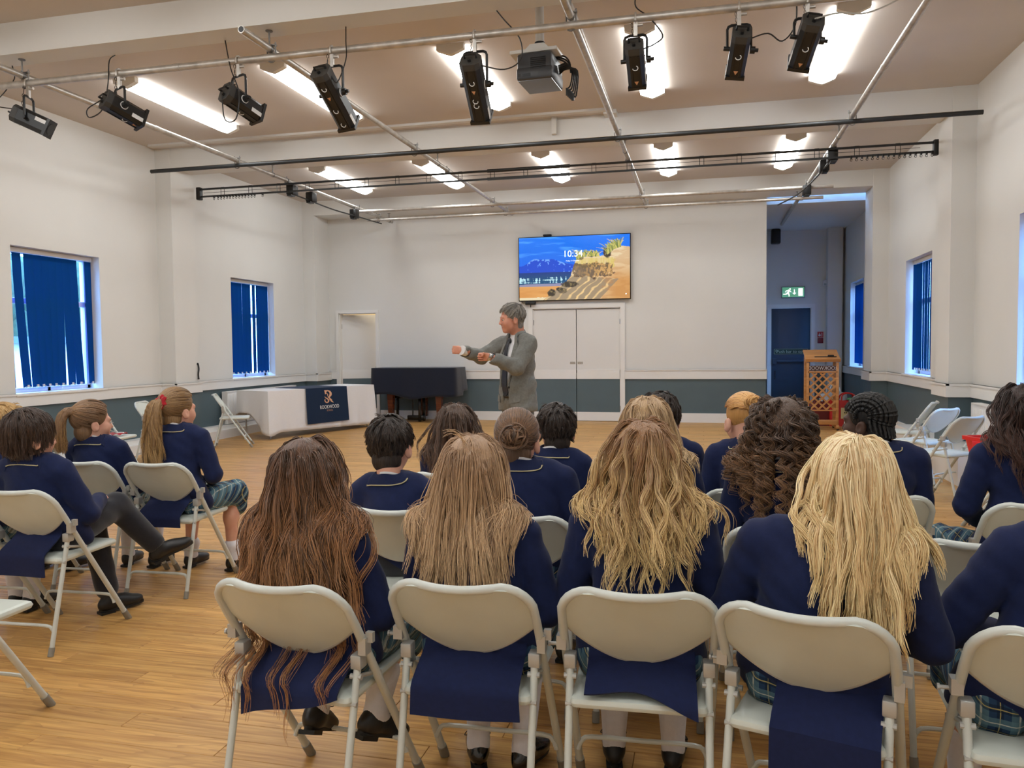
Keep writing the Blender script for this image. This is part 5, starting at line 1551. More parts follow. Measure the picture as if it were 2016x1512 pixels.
class SDF:
    def __init__(s): s.p = []; s.disp = None
    def cap(s, a, b, ra, rb=None, k=0.03, op=1):
        rb = ra if rb is None else rb
        a, b = np.asarray(a, float), np.asarray(b, float); r = max(ra, rb)
        s.p.append(('c', (a, b, ra, rb), k, op, np.minimum(a, b) - r, np.maximum(a, b) + r)); return s
    def ell(s, c, r, R=None, k=0.03, op=1):
        c, r = np.asarray(c, float), np.asarray(r, float)
        ext = r if R is None else np.sqrt(((R * r) ** 2).sum(1))
        s.p.append(('e', (c, r, R), k, op, c - ext, c + ext)); return s
    def box(s, c, h, rr, R=None, k=0.03, op=1):
        c, h = np.asarray(c, float), np.asarray(h, float)
        ext = h if R is None else np.abs(R * h).sum(1)
        s.p.append(('b', (c, h, rr, R), k, op, c - ext, c + ext)); return s
    def chain(s, pts, rad, k=0.03):
        for i in range(len(pts) - 1): s.cap(pts[i], pts[i + 1], rad[i], rad[i + 1], k)
        return s
    def extend(s, o):
        s.p += o.p; return s
    @staticmethod
    def prim(t, a, P):
        if t == 'c':
            A, B, ra, rb = a; ba = B - A; pa = P - A; L = ba @ ba
            if L < 1e-12: return np.sqrt((pa * pa).sum(-1)) - max(ra, rb)
            h = np.clip((pa @ ba) / L, 0, 1); q = pa - h[..., None] * ba
            return np.sqrt((q * q).sum(-1)) - (ra + (rb - ra) * h)
        if t == 'e':
            c, r, R = a; q = P - c
            if R is not None: q = q @ R
            k0 = np.sqrt(((q / r) ** 2).sum(-1)); k1 = np.sqrt(((q / (r * r)) ** 2).sum(-1)) + 1e-9
            return k0 * (k0 - 1) / k1
        c, h, rr, R = a; q = P - c
        if R is not None: q = q @ R
        q = np.abs(q) - (h - rr)
        return np.sqrt((np.maximum(q, 0) ** 2).sum(-1)) + np.minimum(q.max(-1), 0) - rr
    @staticmethod
    def comb(D, d, k, op):
        if op > 0:
            h = np.maximum(k - np.abs(D - d), 0) / k; return np.minimum(D, d) - h * h * k * 0.25
        d = -d; h = np.maximum(k - np.abs(D - d), 0) / k; return np.maximum(D, d) + h * h * k * 0.25
    def ev(s, P):
        D = np.full(P.shape[:-1], 1.0)
        for t, a, k, op, lo, hi in s.p: D = s.comb(D, s.prim(t, a, P), k, op)
        return D
    def grad(s, P, e=0.004):
        g = np.stack([s.ev(P + e * v) - s.ev(P - e * v) for v in np.eye(3)], -1)
        return g / (np.linalg.norm(g, axis=-1, keepdims=True) + 1e-9)
    def mesh(s, h, lo=None, hi=None):
        """surface nets on a regular grid of step h"""
        add = [p for p in s.p if p[3] > 0]
        l = np.min([p[4] for p in add], 0) - 3 * h if lo is None else np.asarray(lo, float)
        u = np.max([p[5] for p in add], 0) + 3 * h if hi is None else np.asarray(hi, float)
        n = np.ceil((u - l) / h).astype(int) + 1
        D = np.full(n, 1.0)
        ax = [l[i] + h * np.arange(n[i]) for i in range(3)]
        for t, a, k, op, pl, ph in s.p:
            i0 = np.clip(np.floor((pl - k - 2 * h - l) / h).astype(int), 0, n - 1); i1 = np.clip(np.ceil((ph + k + 2 * h - l) / h).astype(int) + 1, 0, n)
            if (i1 <= i0).any(): continue
            sl = tuple(slice(i0[i], i1[i]) for i in range(3))
            P = np.stack(np.meshgrid(*[ax[i][sl[i]] for i in range(3)], indexing='ij'), -1)
            D[sl] = s.comb(D[sl], s.prim(t, a, P), k, op)
        if s.disp is not None:
            m = np.abs(D) < 0.03
            idx = np.argwhere(m); P = l + h * idx
            D[m] += s.disp(P)
        return surface_nets(D, l, h)

def surface_nets(D, org, h):
    # closed at the border
    for a in range(3):
        sl = [slice(None)] * 3; sl[a] = 0; D[tuple(sl)] = np.maximum(D[tuple(sl)], 1e-4); sl[a] = -1; D[tuple(sl)] = np.maximum(D[tuple(sl)], 1e-4)
    S = D < 0
    n = np.array(D.shape)
    c = [S[i:n[0] - 1 + i, j:n[1] - 1 + j, k:n[2] - 1 + k] for i in (0, 1) for j in (0, 1) for k in (0, 1)]
    cnt = sum(x.astype(np.int8) for x in c)
    act = (cnt > 0) & (cnt < 8)
    idx = np.argwhere(act)
    vid = np.full(act.shape, -1, dtype=np.int64); vid[act] = np.arange(len(idx))
    off = np.array([(i, j, k) for i in (0, 1) for j in (0, 1) for k in (0, 1)])
    vals = [D[idx[:, 0] + o[0], idx[:, 1] + o[1], idx[:, 2] + o[2]] for o in off]
    acc = np.zeros((len(idx), 3)); num = np.zeros(len(idx))
    for a in range(8):
        for b in range(a + 1, 8):
            if np.abs(off[a] - off[b]).sum() != 1: continue
            da, db = vals[a], vals[b]; m = (da < 0) != (db < 0)
            t = np.where(m, da / np.where(m, da - db, 1), 0)
            acc += m[:, None] * (off[a] + t[:, None] * (off[b] - off[a])); num += m
    V = org + h * (idx + acc / num[:, None])
    F = []
    for a in range(3):
        b, d = (a + 1) % 3, (a + 2) % 3
        s0 = [slice(None)] * 3; s1 = [slice(None)] * 3
        s0[a] = slice(0, n[a] - 1); s1[a] = slice(1, n[a])
        for q in (b, d): s0[q] = slice(1, n[q] - 1); s1[q] = slice(1, n[q] - 1)
        A, B = S[tuple(s0)], S[tuple(s1)]
        e = np.argwhere(A != B)
        if len(e) == 0: continue
        inside = A[e[:, 0], e[:, 1], e[:, 2]]
        p = e.copy(); p[:, b] += 1; p[:, d] += 1
        def g(db, dd):
            q = p.copy(); q[:, b] += db; q[:, d] += dd; return vid[q[:, 0], q[:, 1], q[:, 2]]
        quad = np.stack([g(-1, -1), g(0, -1), g(0, 0), g(-1, 0)], 1)
        quad[~inside] = quad[~inside][:, ::-1]
        F.append(quad)
    return V, np.concatenate(F)

def join_vf(parts):
    Vs, Fs, b = [], [], 0
    for V, F in parts: Vs.append(V); Fs.append(F + b); b += len(V)
    return np.concatenate(Vs), np.concatenate(Fs)

# ---- head and hands
CR_C, CR_R = V3(0, -0.012, 0.035), V3(0.074, 0.094, 0.084)
def head_sdf(Hc, HR, s, S=None, adult=False, ears=True):
    S = S or SDF()
    def T(*p): return Hc + HR @ (s * V3(*p))
    def E(c, r, k=0.03, op=1, R=None): S.ell(T(*c), s * V3(*r), HR if R is None else HR @ R, k * s, op)
    def Cc(a, b, ra, rb, k=0.015, op=1): S.cap(T(*a), T(*b), ra * s, rb * s, k * s, op)
    E(CR_C, CR_R)
    j = 1.08 if adult else 1.0
    E((0, 0.034, -0.032), (0.057 * j, 0.060, 0.078), 0.03)
    E((0, 0.020, -0.062), (0.050 * j, 0.050, 0.044), 0.03)
    E((0, 0.070, -0.096), (0.021 * j, 0.017, 0.015), 0.03)
    for q in (-1, 1):
        E((q * 0.036, 0.064, -0.034), (0.022, 0.022, 0.024), 0.03)
        E((q * 0.031, 0.099, -0.004), (0.015, 0.013, 0.011), 0.012, -1)
    Cc((-0.036, 0.080, 0.016), (0.036, 0.080, 0.016), 0.011, 0.011, 0.02)
    Cc((0, 0.088, 0.010), (0, 0.106, -0.030), 0.007, 0.0105, 0.014)
    for q in (-1, 1): Cc((q * 0.009, 0.094, -0.035), (q * 0.009, 0.096, -0.034), 0.0065, 0.0065, 0.008)
    Cc((-0.017, 0.083, -0.0635), (0.017, 0.083, -0.0635), 0.0065, 0.0065, 0.009)
    Cc((-0.014, 0.081, -0.0745), (0.014, 0.081, -0.0745), 0.0075, 0.0075, 0.009)
    Cc((-0.022, 0.091, -0.069), (0.022, 0.091, -0.069), 0.0022, 0.0022, 0.004, -1)
    if ears:
        for q in (-1, 1):
            R = np.array(Matrix.Rotation(q * math.radians(-22), 3, 'Z') @ Matrix.Rotation(math.radians(12), 3, 'X'))
            E((q * 0.0825, -0.008, -0.020), (0.0105, 0.022, 0.033), 0.008, 1, R)
            E((q * 0.0940, -0.001, -0.016), (0.006, 0.011, 0.019), 0.006, -1, R)
    return S

def hand_sdf(wr, dirv, palm_n, s=1.0, curl=0.35, left=True, fist=False):
    """palm with five separate, unequal, bent fingers; dirv: along the hand, palm_n: out of the palm"""
    S = SDF()
    d = np.asarray(dirv, float); d /= np.linalg.norm(d)
    n = np.asarray(palm_n, float); n = n - d * (n @ d); n /= np.linalg.norm(n)
    t = np.cross(d, n) * (1 if left else -1)         # towards the thumb
    w = np.asarray(wr, float)
    S.cap(w - d * 0.05 * s, w + d * 0.01, 0.021 * s, 0.020 * s, 0.02)
    S.box(w + d * 0.045 * s, V3(0.034, 0.040, 0.013) * s, 0.012 * s, np.stack([t, d, n], 1), 0.02)
    S.cap(w + d * 0.01 * s + t * 0.018 * s + n * 0.006 * s, w + d * 0.045 * s + t * 0.026 * s + n * 0.012 * s, 0.015 * s, 0.012 * s, 0.015)
    lens = (0.062, 0.070, 0.065, 0.050)
    for i in range(4):
        base = w + d * (0.083 - 0.004 * abs(i - 1.2)) * s + t * (0.027 - 0.0178 * i) * s
        L = lens[i] * s; p = base; a = 0.0
        fr = (0.42, 0.32, 0.26)
        bends = ((1.35, 1.7, 1.0) if fist else (curl * 0.8, curl * 1.1, curl * 0.8))
        r = 0.0082 * s if i < 3 else 0.0072 * s
        S.cap(base - d * 0.02 * s, base, r * 1.05, r, 0.008)
        for f, b in zip(fr, bends):
            a += b
            q = p + (d * math.cos(a) + n * math.sin(a)) * L * f * (1.15 if fist else 1)
            S.cap(p, q, r, r * 0.92, 0.003); p = q; r *= 0.94
    # thumb leaves the side of the palm near its base
    b0 = w + d * 0.022 * s + t * 0.026 * s + n * 0.008 * s
    if fist:
        b1 = b0 + (d * 0.7 + t * 0.35 + n * 0.75) * 0.034 * s; b2 = b1 + (d * 0.35 - t * 0.75 + n * 0.35) * 0.030 * s
    else:
        b1 = b0 + (d * 0.65 + t * 0.7 + n * 0.25) * 0.034 * s; b2 = b1 + (d * 0.9 + t * 0.25 + n * 0.25) * 0.028 * s
    S.cap(b0, b1, 0.0105 * s, 0.009 * s, 0.008); S.cap(b1, b2, 0.009 * s, 0.0075 * s, 0.003)
    return S

# ---- hair
def hair_roots(n, seed, style='full'):
    r = np.random.default_rng(seed); out = []
    while len(out) < n:
        v = r.normal(size=3); v /= np.linalg.norm(v)
        p = CR_C + CR_R * v
        if style == 'long':
            if p[1] > 0.050: continue
            if len(out) % 3 == 0 and not (p[2] > 0.085 and abs(p[0]) < 0.035 and p[1] < 0.04): continue
            if len(out) % 3 == 1 and not (p[2] > 0.045 and p[1] < 0.0): continue
        phi = math.atan2(abs(v[0]), -v[1])          # 0 back, pi front
        zl = np.interp(phi, [0, 1.0, 1.45, 1.75, 2.1, 2.5, math.pi], [-0.055, -0.052, -0.02, 0.0, 0.045, 0.072, 0.082])
        if style == 'top' and p[2] < np.interp(phi, [0, 1.0, 1.6, 2.2, 3.2], [0.03, 0.045, 0.06, 0.06, 0.07]): continue
        if p[2] > zl: out.append(p)
    return np.array(out)

def grow(P0, D0, n, step, off, coll, g=0.25, field=None, jit=0.0, seed=0):
    r = np.random.default_rng(seed)
    P = P0.copy(); D = D0 / np.linalg.norm(D0, axis=1, keepdims=True)
    out = [P.copy()]
    w = r.normal(size=P.shape) * jit
    for i in range(n):
        D = D * (1 - g) + g * np.array([0, 0, -1.0]) + w * 0.3
        if field is not None: D = D + field(P, i)
        D /= np.linalg.norm(D, axis=1, keepdims=True) + 1e-9
        P = P + D * step
        for _ in range(2):
            d = coll.ev(P); m = d < off
            if m.any():
                N = coll.grad(P[m]); P[m] += (off[m] - d[m])[:, None] * N
                dn = (D[m] * N).sum(1, keepdims=True); D[m] = D[m] - N * np.minimum(dn, 0)
        out.append(P.copy())
    return np.stack(out, 1)

def strands(guides, per, seed, root_r=0.012, tip_r=0.006, wave=0.0, wfreq=3.0, frizz=0.002, pts=18, lenvar=0.25, stray=0.03, cluster=0.7, glen=None, wroot=1.8):
    """child strands round every guide, drawn together towards the tips, with waves"""
    r = np.random.default_rng(seed)
    G, m, _ = guides.shape
    n = G * per
    gi = np.repeat(np.arange(G), per)
    ln = 1 - lenvar * r.random(n) ** 1.5
    ln *= np.repeat(1 - 0.5 * lenvar * r.random(G), per)
    if glen is not None: ln *= np.repeat(glen, per)
    t = np.linspace(0, 1, pts)
    x = t[None] * ln[:, None] * (m - 1)
    i0 = np.clip(x.astype(int), 0, m - 2); f = (x - i0)[..., None]
    A = guides[gi[:, None], i0]; B = guides[gi[:, None], i0 + 1]
    P = A * (1 - f) + B * f
    T = B - A; T /= np.linalg.norm(T, axis=-1, keepdims=True) + 1e-9
    o = r.normal(size=(n, 3)); o /= np.linalg.norm(o, axis=1, keepdims=True); o *= r.random((n, 1)) ** 0.5
    sc = root_r + (tip_r - root_r) * (t ** cluster)
    sp = np.where(r.random(n) < stray, r.uniform(2, 4.5, n), 1.0)
    O = o[:, None, :] * (sc[None, :, None] * (1 + (sp[:, None, None] - 1) * t[None, :, None]))
    O -= T * (O * T).sum(-1, keepdims=True)
    P = P + O
    if wave:
        ph = np.repeat(r.uniform(0, 6.28, G), per) + r.normal(0, 0.35, n)
        fr = np.repeat(r.uniform(0.8, 1.25, G), per) * wfreq
        up = np.array([0, 0, 1.0]); s1 = np.cross(T, np.array([0.0, 1, 0.12])); s1 /= np.linalg.norm(s1, axis=-1, keepdims=True) + 1e-9
        s2 = np.cross(T, s1)
        amp = wave * np.clip(t * wroot, 0, 1)[None, :, None]
        a = (x / (m - 1) * fr[:, None] * 2 * math.pi + ph[:, None])[..., None]
        P = P + amp * (np.sin(a) * s1 + 0.6 * np.cos(a) * s2)
    if frizz:
        w = np.cumsum(r.normal(size=(n, pts, 3)), 1) * frizz * 0.35
        P = P + w * t[None, :, None]
    return P

def curves_obj(name, P, rad, mat, parent):
    n, m, _ = P.shape
    hc = bpy.data.hair_curves.new(name)
    hc.add_curves([m] * n)
    hc.attributes['position'].data.foreach_set('vector', P.astype(np.float32).ravel())
    at = hc.attributes.get('radius') or hc.attributes.new('radius', 'FLOAT', 'POINT')
    t = np.linspace(0, 1, m)
    R = np.tile(rad * (1 - 0.65 * t ** 2), (n, 1))
    at.data.foreach_set('value', R.astype(np.float32).ravel())
    hc.materials.append(mat)
    o = bpy.data.objects.new(name, hc); COL.link(o); o.parent = parent
    o['kind'] = 'stuff'
    return o

HAIRC = {}
def hair_mats(key, root, tip, dark):
    if key not in HAIRC:
        HAIRC[key] = (mat_hair('hair_' + key, rgb(*root), rgb(*tip), rgb(*dark)), mat_haircap('hair_base_' + key, rgb(*[int(.4 * a + .6 * b) for a, b in zip(root, dark)]), rgb(*root)))
    return HAIRC[key]
HC = {
 'chestnut': ((104, 72, 52), (186, 132, 86), (62, 42, 30)),
 'dark_blonde': ((178, 144, 112), (236, 200, 156), (128, 98, 72)),
 'wavy_blonde': ((150, 112, 78), (255, 226, 164), (150, 110, 74)),
 'pale_blonde': ((255, 240, 200), (255, 232, 176), (206, 164, 112)),
 'straight_blonde': ((198, 166, 126), (236, 204, 154), (140, 110, 80)),
 'dark_brown': ((52, 40, 34), (66, 50, 40), (30, 23, 20)),
 'brown': ((92, 68, 52), (112, 80, 58), (58, 41, 32)),
 'bun_brown': ((124, 94, 70), (160, 120, 86), (58, 42, 34)),
 'curly': ((96, 74, 60), (156, 114, 76), (46, 34, 28)),
 'ginger': ((222, 166, 96), (240, 196, 126), (160, 106, 56)),
 'black': ((20, 18, 18), (24, 22, 22), (12, 11, 11)),
 'mop': ((70, 52, 42), (84, 60, 46), (42, 30, 25)),
 'pony': ((142, 108, 76), (190, 146, 92), (96, 70, 48)),
 'red_pony': ((156, 122, 80), (206, 166, 108), (110, 82, 54)),
 'short_blonde': ((214, 176, 118), (222, 188, 130), (168, 130, 80)),
 'deep_brown': ((58, 38, 32), (92, 58, 44), (32, 22, 20)),
 'grey': ((150, 144, 136), (172, 166, 156), (92, 88, 84)),
}

def tangent_from(P, Hl, ctr):
    """direction on the scalp leading away from point ctr (head coordinates)"""
    N = (P - CR_C) / (CR_R ** 2); N /= np.linalg.norm(N, axis=1, keepdims=True)
    D = P - ctr
    D = D - N * (D * N).sum(1, keepdims=True)
    return D / (np.linalg.norm(D, axis=1, keepdims=True) + 1e-6), N

def make_hair(root, spec, Hc, HR, s, coll):
    """spec: style, colour, length and detail; returns the hair base object with its strands below it"""
    style = spec['style']; smat, cmat = hair_mats(spec['col'], *HC[spec['col']])
    near = spec.get('near', 1.0); seed = spec.get('seed', 1)
    toW = lambda P: Hc + (s * P) @ HR.T
    rotW = lambda D: D @ HR.T
    r = np.random.default_rng(seed + 100)
    if style == 'long': spec.setdefault('capth', 0.004)
    cap = SDF(); cap.ell(Hc + HR @ (s * CR_C), s * (CR_R + spec.get('capth', 0.007)), HR, 0.02)
    guides = None
    L = spec.get('len', 0.4)
    G = int(spec.get('guides', 200) * near); per = int(spec.get('per', 20))
    front_cut = True
    if style in ('long', 'curly'):
        P0 = hair_roots(G, seed, 'long')
        ctr = V3(spec.get('part', 0.0), -0.02, 0.118)
        D, N = tangent_from(P0, None, ctr)
        fr = np.clip((P0[:, 1] + 0.01) / 0.05, 0, 1)[:, None]
        side = np.sign(P0[:, 0] - spec.get('part', 0.0))[:, None] * V3(1, 0, 0) * 0.8 + V3(0, -0.65, -0.25)
        D = D * (1 - fr) + side * fr
        D = D - N * np.minimum((D * N).sum(1, keepdims=True), 0)
        off = spec.get('off0', 0.008) + spec.get('vol', 0.022) * r.random(G)
        step = 0.016
        n = int(L / step)
        Wx = spec.get('sway', V3(0, 0, 0))
        inv = HR.T
        def field(P, i):
            h = ((P - Hc) @ HR) / s
            f = np.zeros_like(P)
            m = (h[:, 1] > -0.005) & (h[:, 2] > -0.15) & (h[:, 2] < 0.04)
            f[m] += (HR @ V3(0, -1, 0)) * 0.4
            tgt = P0[:, 0] * (1.2 + (spec.get('width', 0.11) / 0.075 - 1.2) * np.clip((-0.02 - h[:, 2]) / 0.24, 0, 1))
            lat = np.zeros_like(P); lat[:, 0] = np.clip((tgt - h[:, 0]) * 5, -0.6, 0.6); lat[:, 1] = -np.clip((h[:, 1] + 0.06) * 6, 0, 0.8)
            f += (lat * np.clip((-0.03 - h[:, 2]) / 0.06, 0, 1)[:, None]) @ HR.T * 0.8
            f += Wx * (i / n)
            return f
        guides = grow(toW(P0), rotW(D), n, step, off * s, coll, spec.get('grav', 0.30), field, spec.get('jit', 0.10), seed)
        gl_ = ((guides - Hc) @ HR) / s      # hair stays out of the face
        ym = np.interp(gl_[..., 2], [-0.30, -0.12, -0.02, 0.05, 0.085], [0.010, 0.012, 0.022, 0.05, 0.12])
        gl_[..., 1] = np.minimum(gl_[..., 1], ym)
        guides = Hc + (gl_ * s) @ HR.T
        ST = strands(guides, per, seed, spec.get('root_r', 0.013), spec.get('tip_r', 0.007), spec.get('wave', 0.002), spec.get('wfreq', 2.5), spec.get('frizz', 0.002), spec.get('pts', 22), spec.get('lenvar', 0.22), spec.get('stray', 0.03), wroot=spec.get('wroot', 1.8), glen=1 - spec.get('vee', 0.25) * np.clip(np.abs(P0[:, 0]) / 0.074, 0, 1) ** 2 - spec.get('short_cut', 0.0) * (r.random(G) > spec.get('long_frac', 1.0)))
        sel = []
        rr = spec.get('core', 0.017)
        for g in sel:
            q = guides[g][:: 2][: max(3, int(len(guides[g]) / 2 * spec.get('corelen', 0.62)))]
            for i in range(len(q) - 1): cap.cap(q[i], q[i + 1], rr * (1 - 0.25 * i / len(q)), rr * (1 - 0.25 * (i + 1) / len(q)), 0.03)
    elif style in ('short', 'mop', 'top'):
        P0 = hair_roots(G, seed, 'top' if style == 'top' else 'full')
        ctr = V3(*spec.get('whorl', (0.01, -0.055, 0.108)))
        D, N = tangent_from(P0, None, ctr)
        D = D + N * spec.get('lift', 0.08) + V3(*spec.get('sweep', (0, 0, 0))) + r.normal(size=D.shape) * 0.10
        off = 0.005 + spec.get('vol', 0.012) * r.random(G)
        step = 0.0065; n = max(6, int(L / step))
        guides = grow(toW(P0), rotW(D), n, step, off * s, coll, spec.get('grav', 0.12), None, 0.05, seed)
        ST = strands(guides, per, seed, 0.010, spec.get('tip_r', 0.006), spec.get('wave', 0.0), 1.5, 0.0015, 9, 0.30, 0.02, glen=np.interp(P0[:, 2], [-0.055, 0.0, 0.07], [0.5, 0.7, 1.0]))
    elif style in ('pony', 'bun'):
        P0 = hair_roots(G, seed, 'full' if not spec.get('under') else 'top')
        tie = V3(*spec.get('tie', (0, -0.108, 0.062)))
        u0 = (P0 - CR_C) / CR_R; u1 = (tie - CR_C) / CR_R; u1 /= np.linalg.norm(u1)
        om = np.arccos(np.clip(u0 @ u1, -0.9999, 0.9999))[:, None]
        path = []
        nn = 9
        for i in range(nn):
            t = i / (nn - 1)
            u = (np.sin((1 - t) * om) * u0 + np.sin(t * om) * u1) / np.sin(om)
            path.append(CR_C + CR_R * u * (1 + 0.05 * math.sin(math.pi * min(1, t * 1.2 + .1)) + 0.05 * t) + V3(0, 0, -0.012 * math.sin(math.pi * t)) * spec.get('sag', 0.6))
        A = np.stack(path, 1)
        A = Hc + (s * A) @ HR.T
        if style == 'pony':
            tw = A[:, -1] + r.normal(size=(G, 3)) * 0.006
            D = rotW(np.tile(V3(*spec.get('tdir', (0, -0.8, 0.35))), (G, 1))) + r.normal(size=(G, 3)) * spec.get('spread', 0.18)
            off = 0.006 + 0.03 * r.random(G)
            n = int(L / 0.016)
            B = grow(tw, D, n, 0.016, off, coll, spec.get('grav', 0.30), None, 0.06, seed)
            guides = np.concatenate([A[:, :-1], B], 1)
            ST = strands(guides, per, seed, 0.009, 0.008, spec.get('wave', 0.002), 2.0, 0.0015, 30, 0.15, 0.02)
            for g in range(0, G, max(1, G // 40)):
                q = B[g][::2][:max(3, int(len(B[g]) / 2 * 0.8))]
                for i in range(len(q) - 1): cap.cap(q[i], q[i + 1], 0.011, 0.009, 0.012)
        else:
            ST = strands(A, per, seed, 0.009, 0.006, spec.get('wave', 0.002), 1.5, spec.get('frizz', 0.002), 14, 0.02, 0.03)
            bc = Hc + HR @ (s * (tie + V3(0, -0.026, 0.0))); R_ = spec.get('bun_r', 0.036) * s
            loops = []
            for i in range(int(110 * near)):
                ph, q = r.uniform(0, 6.28), r.uniform(0.55, 1.05); tilt = r.normal(0, 0.5, 2); k = np.linspace(0, r.uniform(3.5, 6.3), 14)
                ring = np.stack([np.cos(k + ph) * R_ * q, r.normal(0, 0.3) * R_ + 0.25 * R_ * np.sin(2 * k), np.sin(k + ph) * R_ * q * 0.95], 1)
                Rm = np.array(Matrix.Rotation(tilt[0], 3, 'X') @ Matrix.Rotation(tilt[1], 3, 'Z'))
                loops.append(bc + ring @ Rm.T @ HR.T)
            LP = strands(np.stack(loops), 9, seed + 5, 0.005, 0.005, 0, 1, 0.001, 14, 0.1, 0.04)
            cap.ell(bc, V3(R_, R_ * 0.8, R_) * 0.92, HR, 0.012)
            spec['_bun'] = LP
    elif style == 'braids':
        ST = None
    if style in ('short', 'mop', 'braids', 'bun', 'pony') and not spec.get('under'): cap.ell(Hc + HR @ (s * V3(0, -0.042, -0.055)), s * spec.get('nape_r', 1.0) * V3(0.064, 0.056, 0.060), HR, 0.02)
    # face and ears stay clear of the base
    cap.ell(Hc + HR @ (s * V3(0, 0.095, -0.035)), s * V3(0.078, 0.075, 0.108), HR, 0.012, -1)
    if style not in ('long', 'curly', 'pony'):
        cap.box(Hc + HR @ (s * V3(0, 0.06, -0.13)), s * V3(0.12, 0.085, 0.095), 0.01, HR, 0.01, -1)
        cap.box(Hc + HR @ (s * V3(0, -0.05, -0.20)), s * V3(0.12, 0.12, 0.095 + spec.get('nape_cut', 0.0)), 0.01, HR, 0.01, -1)
    if style in ('short', 'mop', 'top', 'bun', 'pony'):
        for q in (-1, 1): cap.ell(Hc + HR @ (s * V3(q * 0.090, -0.004, -0.024)), s * V3(0.026, 0.026, 0.038), HR, 0.008, -1)
    if style == 'top':
        cap.box(Hc + HR @ (s * V3(0, -0.02, -0.05)), s * V3(0.14, 0.14, 0.088), 0.01, HR, 0.01, -1)
    Vv, F = cap.mesh(0.0065 if near >= 0.8 else 0.008)
    ho = link('hair', mesh_np('hair', Vv, F), cmat, root)
    if style == 'braids':
        mb = MB()
        for a in np.linspace(-1.25, 1.25, 12):
            pts, rad = [], []
            for i in range(46):
                th = math.radians(118 - 238 * i / 45)
                u = V3(math.sin(a) * (0.55 + 0.45 * math.cos(th)), math.sin(th) * math.cos(a * 0.35), math.cos(th) * math.cos(a) * 1.0)
                u = V3(math.sin(a), math.cos(a) * math.sin(th), math.cos(a) * math.cos(th))
                p = CR_C + (CR_R + 0.008) * u
                if p[2] < -0.052 and p[1] < 0: break
                if p[1] > 0.02 and p[2] < np.interp(abs(p[0]), [0, 0.05, 0.09], [0.075, 0.06, 0.03]): continue
                pts.append(Hc + HR @ (s * p)); rad.append(s * (0.0098 + 0.0022 * math.sin(i * 2.6)))
            if len(pts) < 4: continue
            e = pts[-1]
            dn = HR @ V3(0.0, -0.2, -1)
            for k in range(1, 6): pts.append(e + dn * 0.011 * k + V3(0, -0.002 * k, 0)); rad.append(s * (0.0088 - 0.0008 * k + 0.0016 * math.sin(k * 2.6)))
            mb.tube(pts, rad, 8)
        for a in np.linspace(-1.0, 1.0, 11):      # short fringe ends over the forehead
            p = V3(math.sin(a) * 0.062, 0.078 * math.cos(a * 0.8), 0.082)
            q = [p, p + V3(0, 0.012, -0.015), p + V3(0, 0.012, -0.034)]
            mb.tube([Hc + HR @ (s * x) for x in q], [s * .008, s * .007, s * .005], 6)
        mb.build('braids', cmat, ho)
    else:
        rr_ = np.random.default_rng(seed + 9)
        sc_ = s * (CR_R + spec.get('capth', 0.007) + 0.005 + 0.006 * rr_.random((len(ST), 1, 1)))
        q = ((ST - Hc) @ HR - s * CR_C) / sc_
        nn_ = np.linalg.norm(q, axis=-1, keepdims=True)
        ST = np.where(nn_ < 1, Hc + (q / (nn_ + 1e-9) * sc_ + s * CR_C) @ HR.T, ST)
        if spec.get('chair', True):      # the backrest keeps the hair in front of it
            z = ST[..., 2]; lim = loop_y(z) - 0.032 * np.clip(1 - (ST[..., 0] / 0.2) ** 2, 0, 1) + 0.012
            ST[..., 1] = np.where((z > 0.5) & (z < 0.785) & (np.abs(ST[..., 0]) < 0.24), np.maximum(ST[..., 1], lim), ST[..., 1])
            if spec.get('over_tail'):
                k = np.clip((0.548 - z) / 0.045, 0, 1); k = k * k * (3 - 2 * k)
                back = -0.226 - 0.012 * rr_.random((len(ST), 1))
                ST[..., 1] = ST[..., 1] * (1 - k) + np.minimum(ST[..., 1], back) * k
        curves_obj('hair_strands', ST, spec.get('rad', 0.0013), smat, ho)
        if '_bun' in spec: curves_obj('bun_strands', spec['_bun'], 0.0017, smat, ho)
    return ho

def face_parts(root, Hc, HR, s, brow_mat, lips=True):
    for q in (-1, 1):
        c = Hc + HR @ (s * V3(q * 0.031, 0.0800, -0.003))
        mb = MB(); mb.sphere(c, 0.0110 * s, 10, 7); e = mb.build('eye', M['eye'], root)
        d = HR @ V3(0, 1, 0); MB().disc(Vector(c + d * 0.0104 * s), Vector(d), 0.0052 * s, 0.0018, 10).build('iris', M['iris'], e)
        pts = [Hc + HR @ (s * V3(q * x, y, z)) for x, y, z in ((0.016, 0.0925, 0.0165), (0.03, 0.0915, 0.021), (0.046, 0.083, 0.0165))]
        MB().tube(smooth_path(pts, 3), 0.0028 * s, 5).build('eyebrow', brow_mat, root)
    if lips:
        pts = [Hc + HR @ (s * V3(*p)) for p in ((-0.021, 0.0835, -0.069), (-0.008, 0.0915, -0.067), (0, 0.091, -0.068), (0.008, 0.0915, -0.067), (0.021, 0.0835, -0.069))]
        MB().tube(smooth_path(pts, 3), 0.0034 * s, 6).build('lips', M['lip'], root)

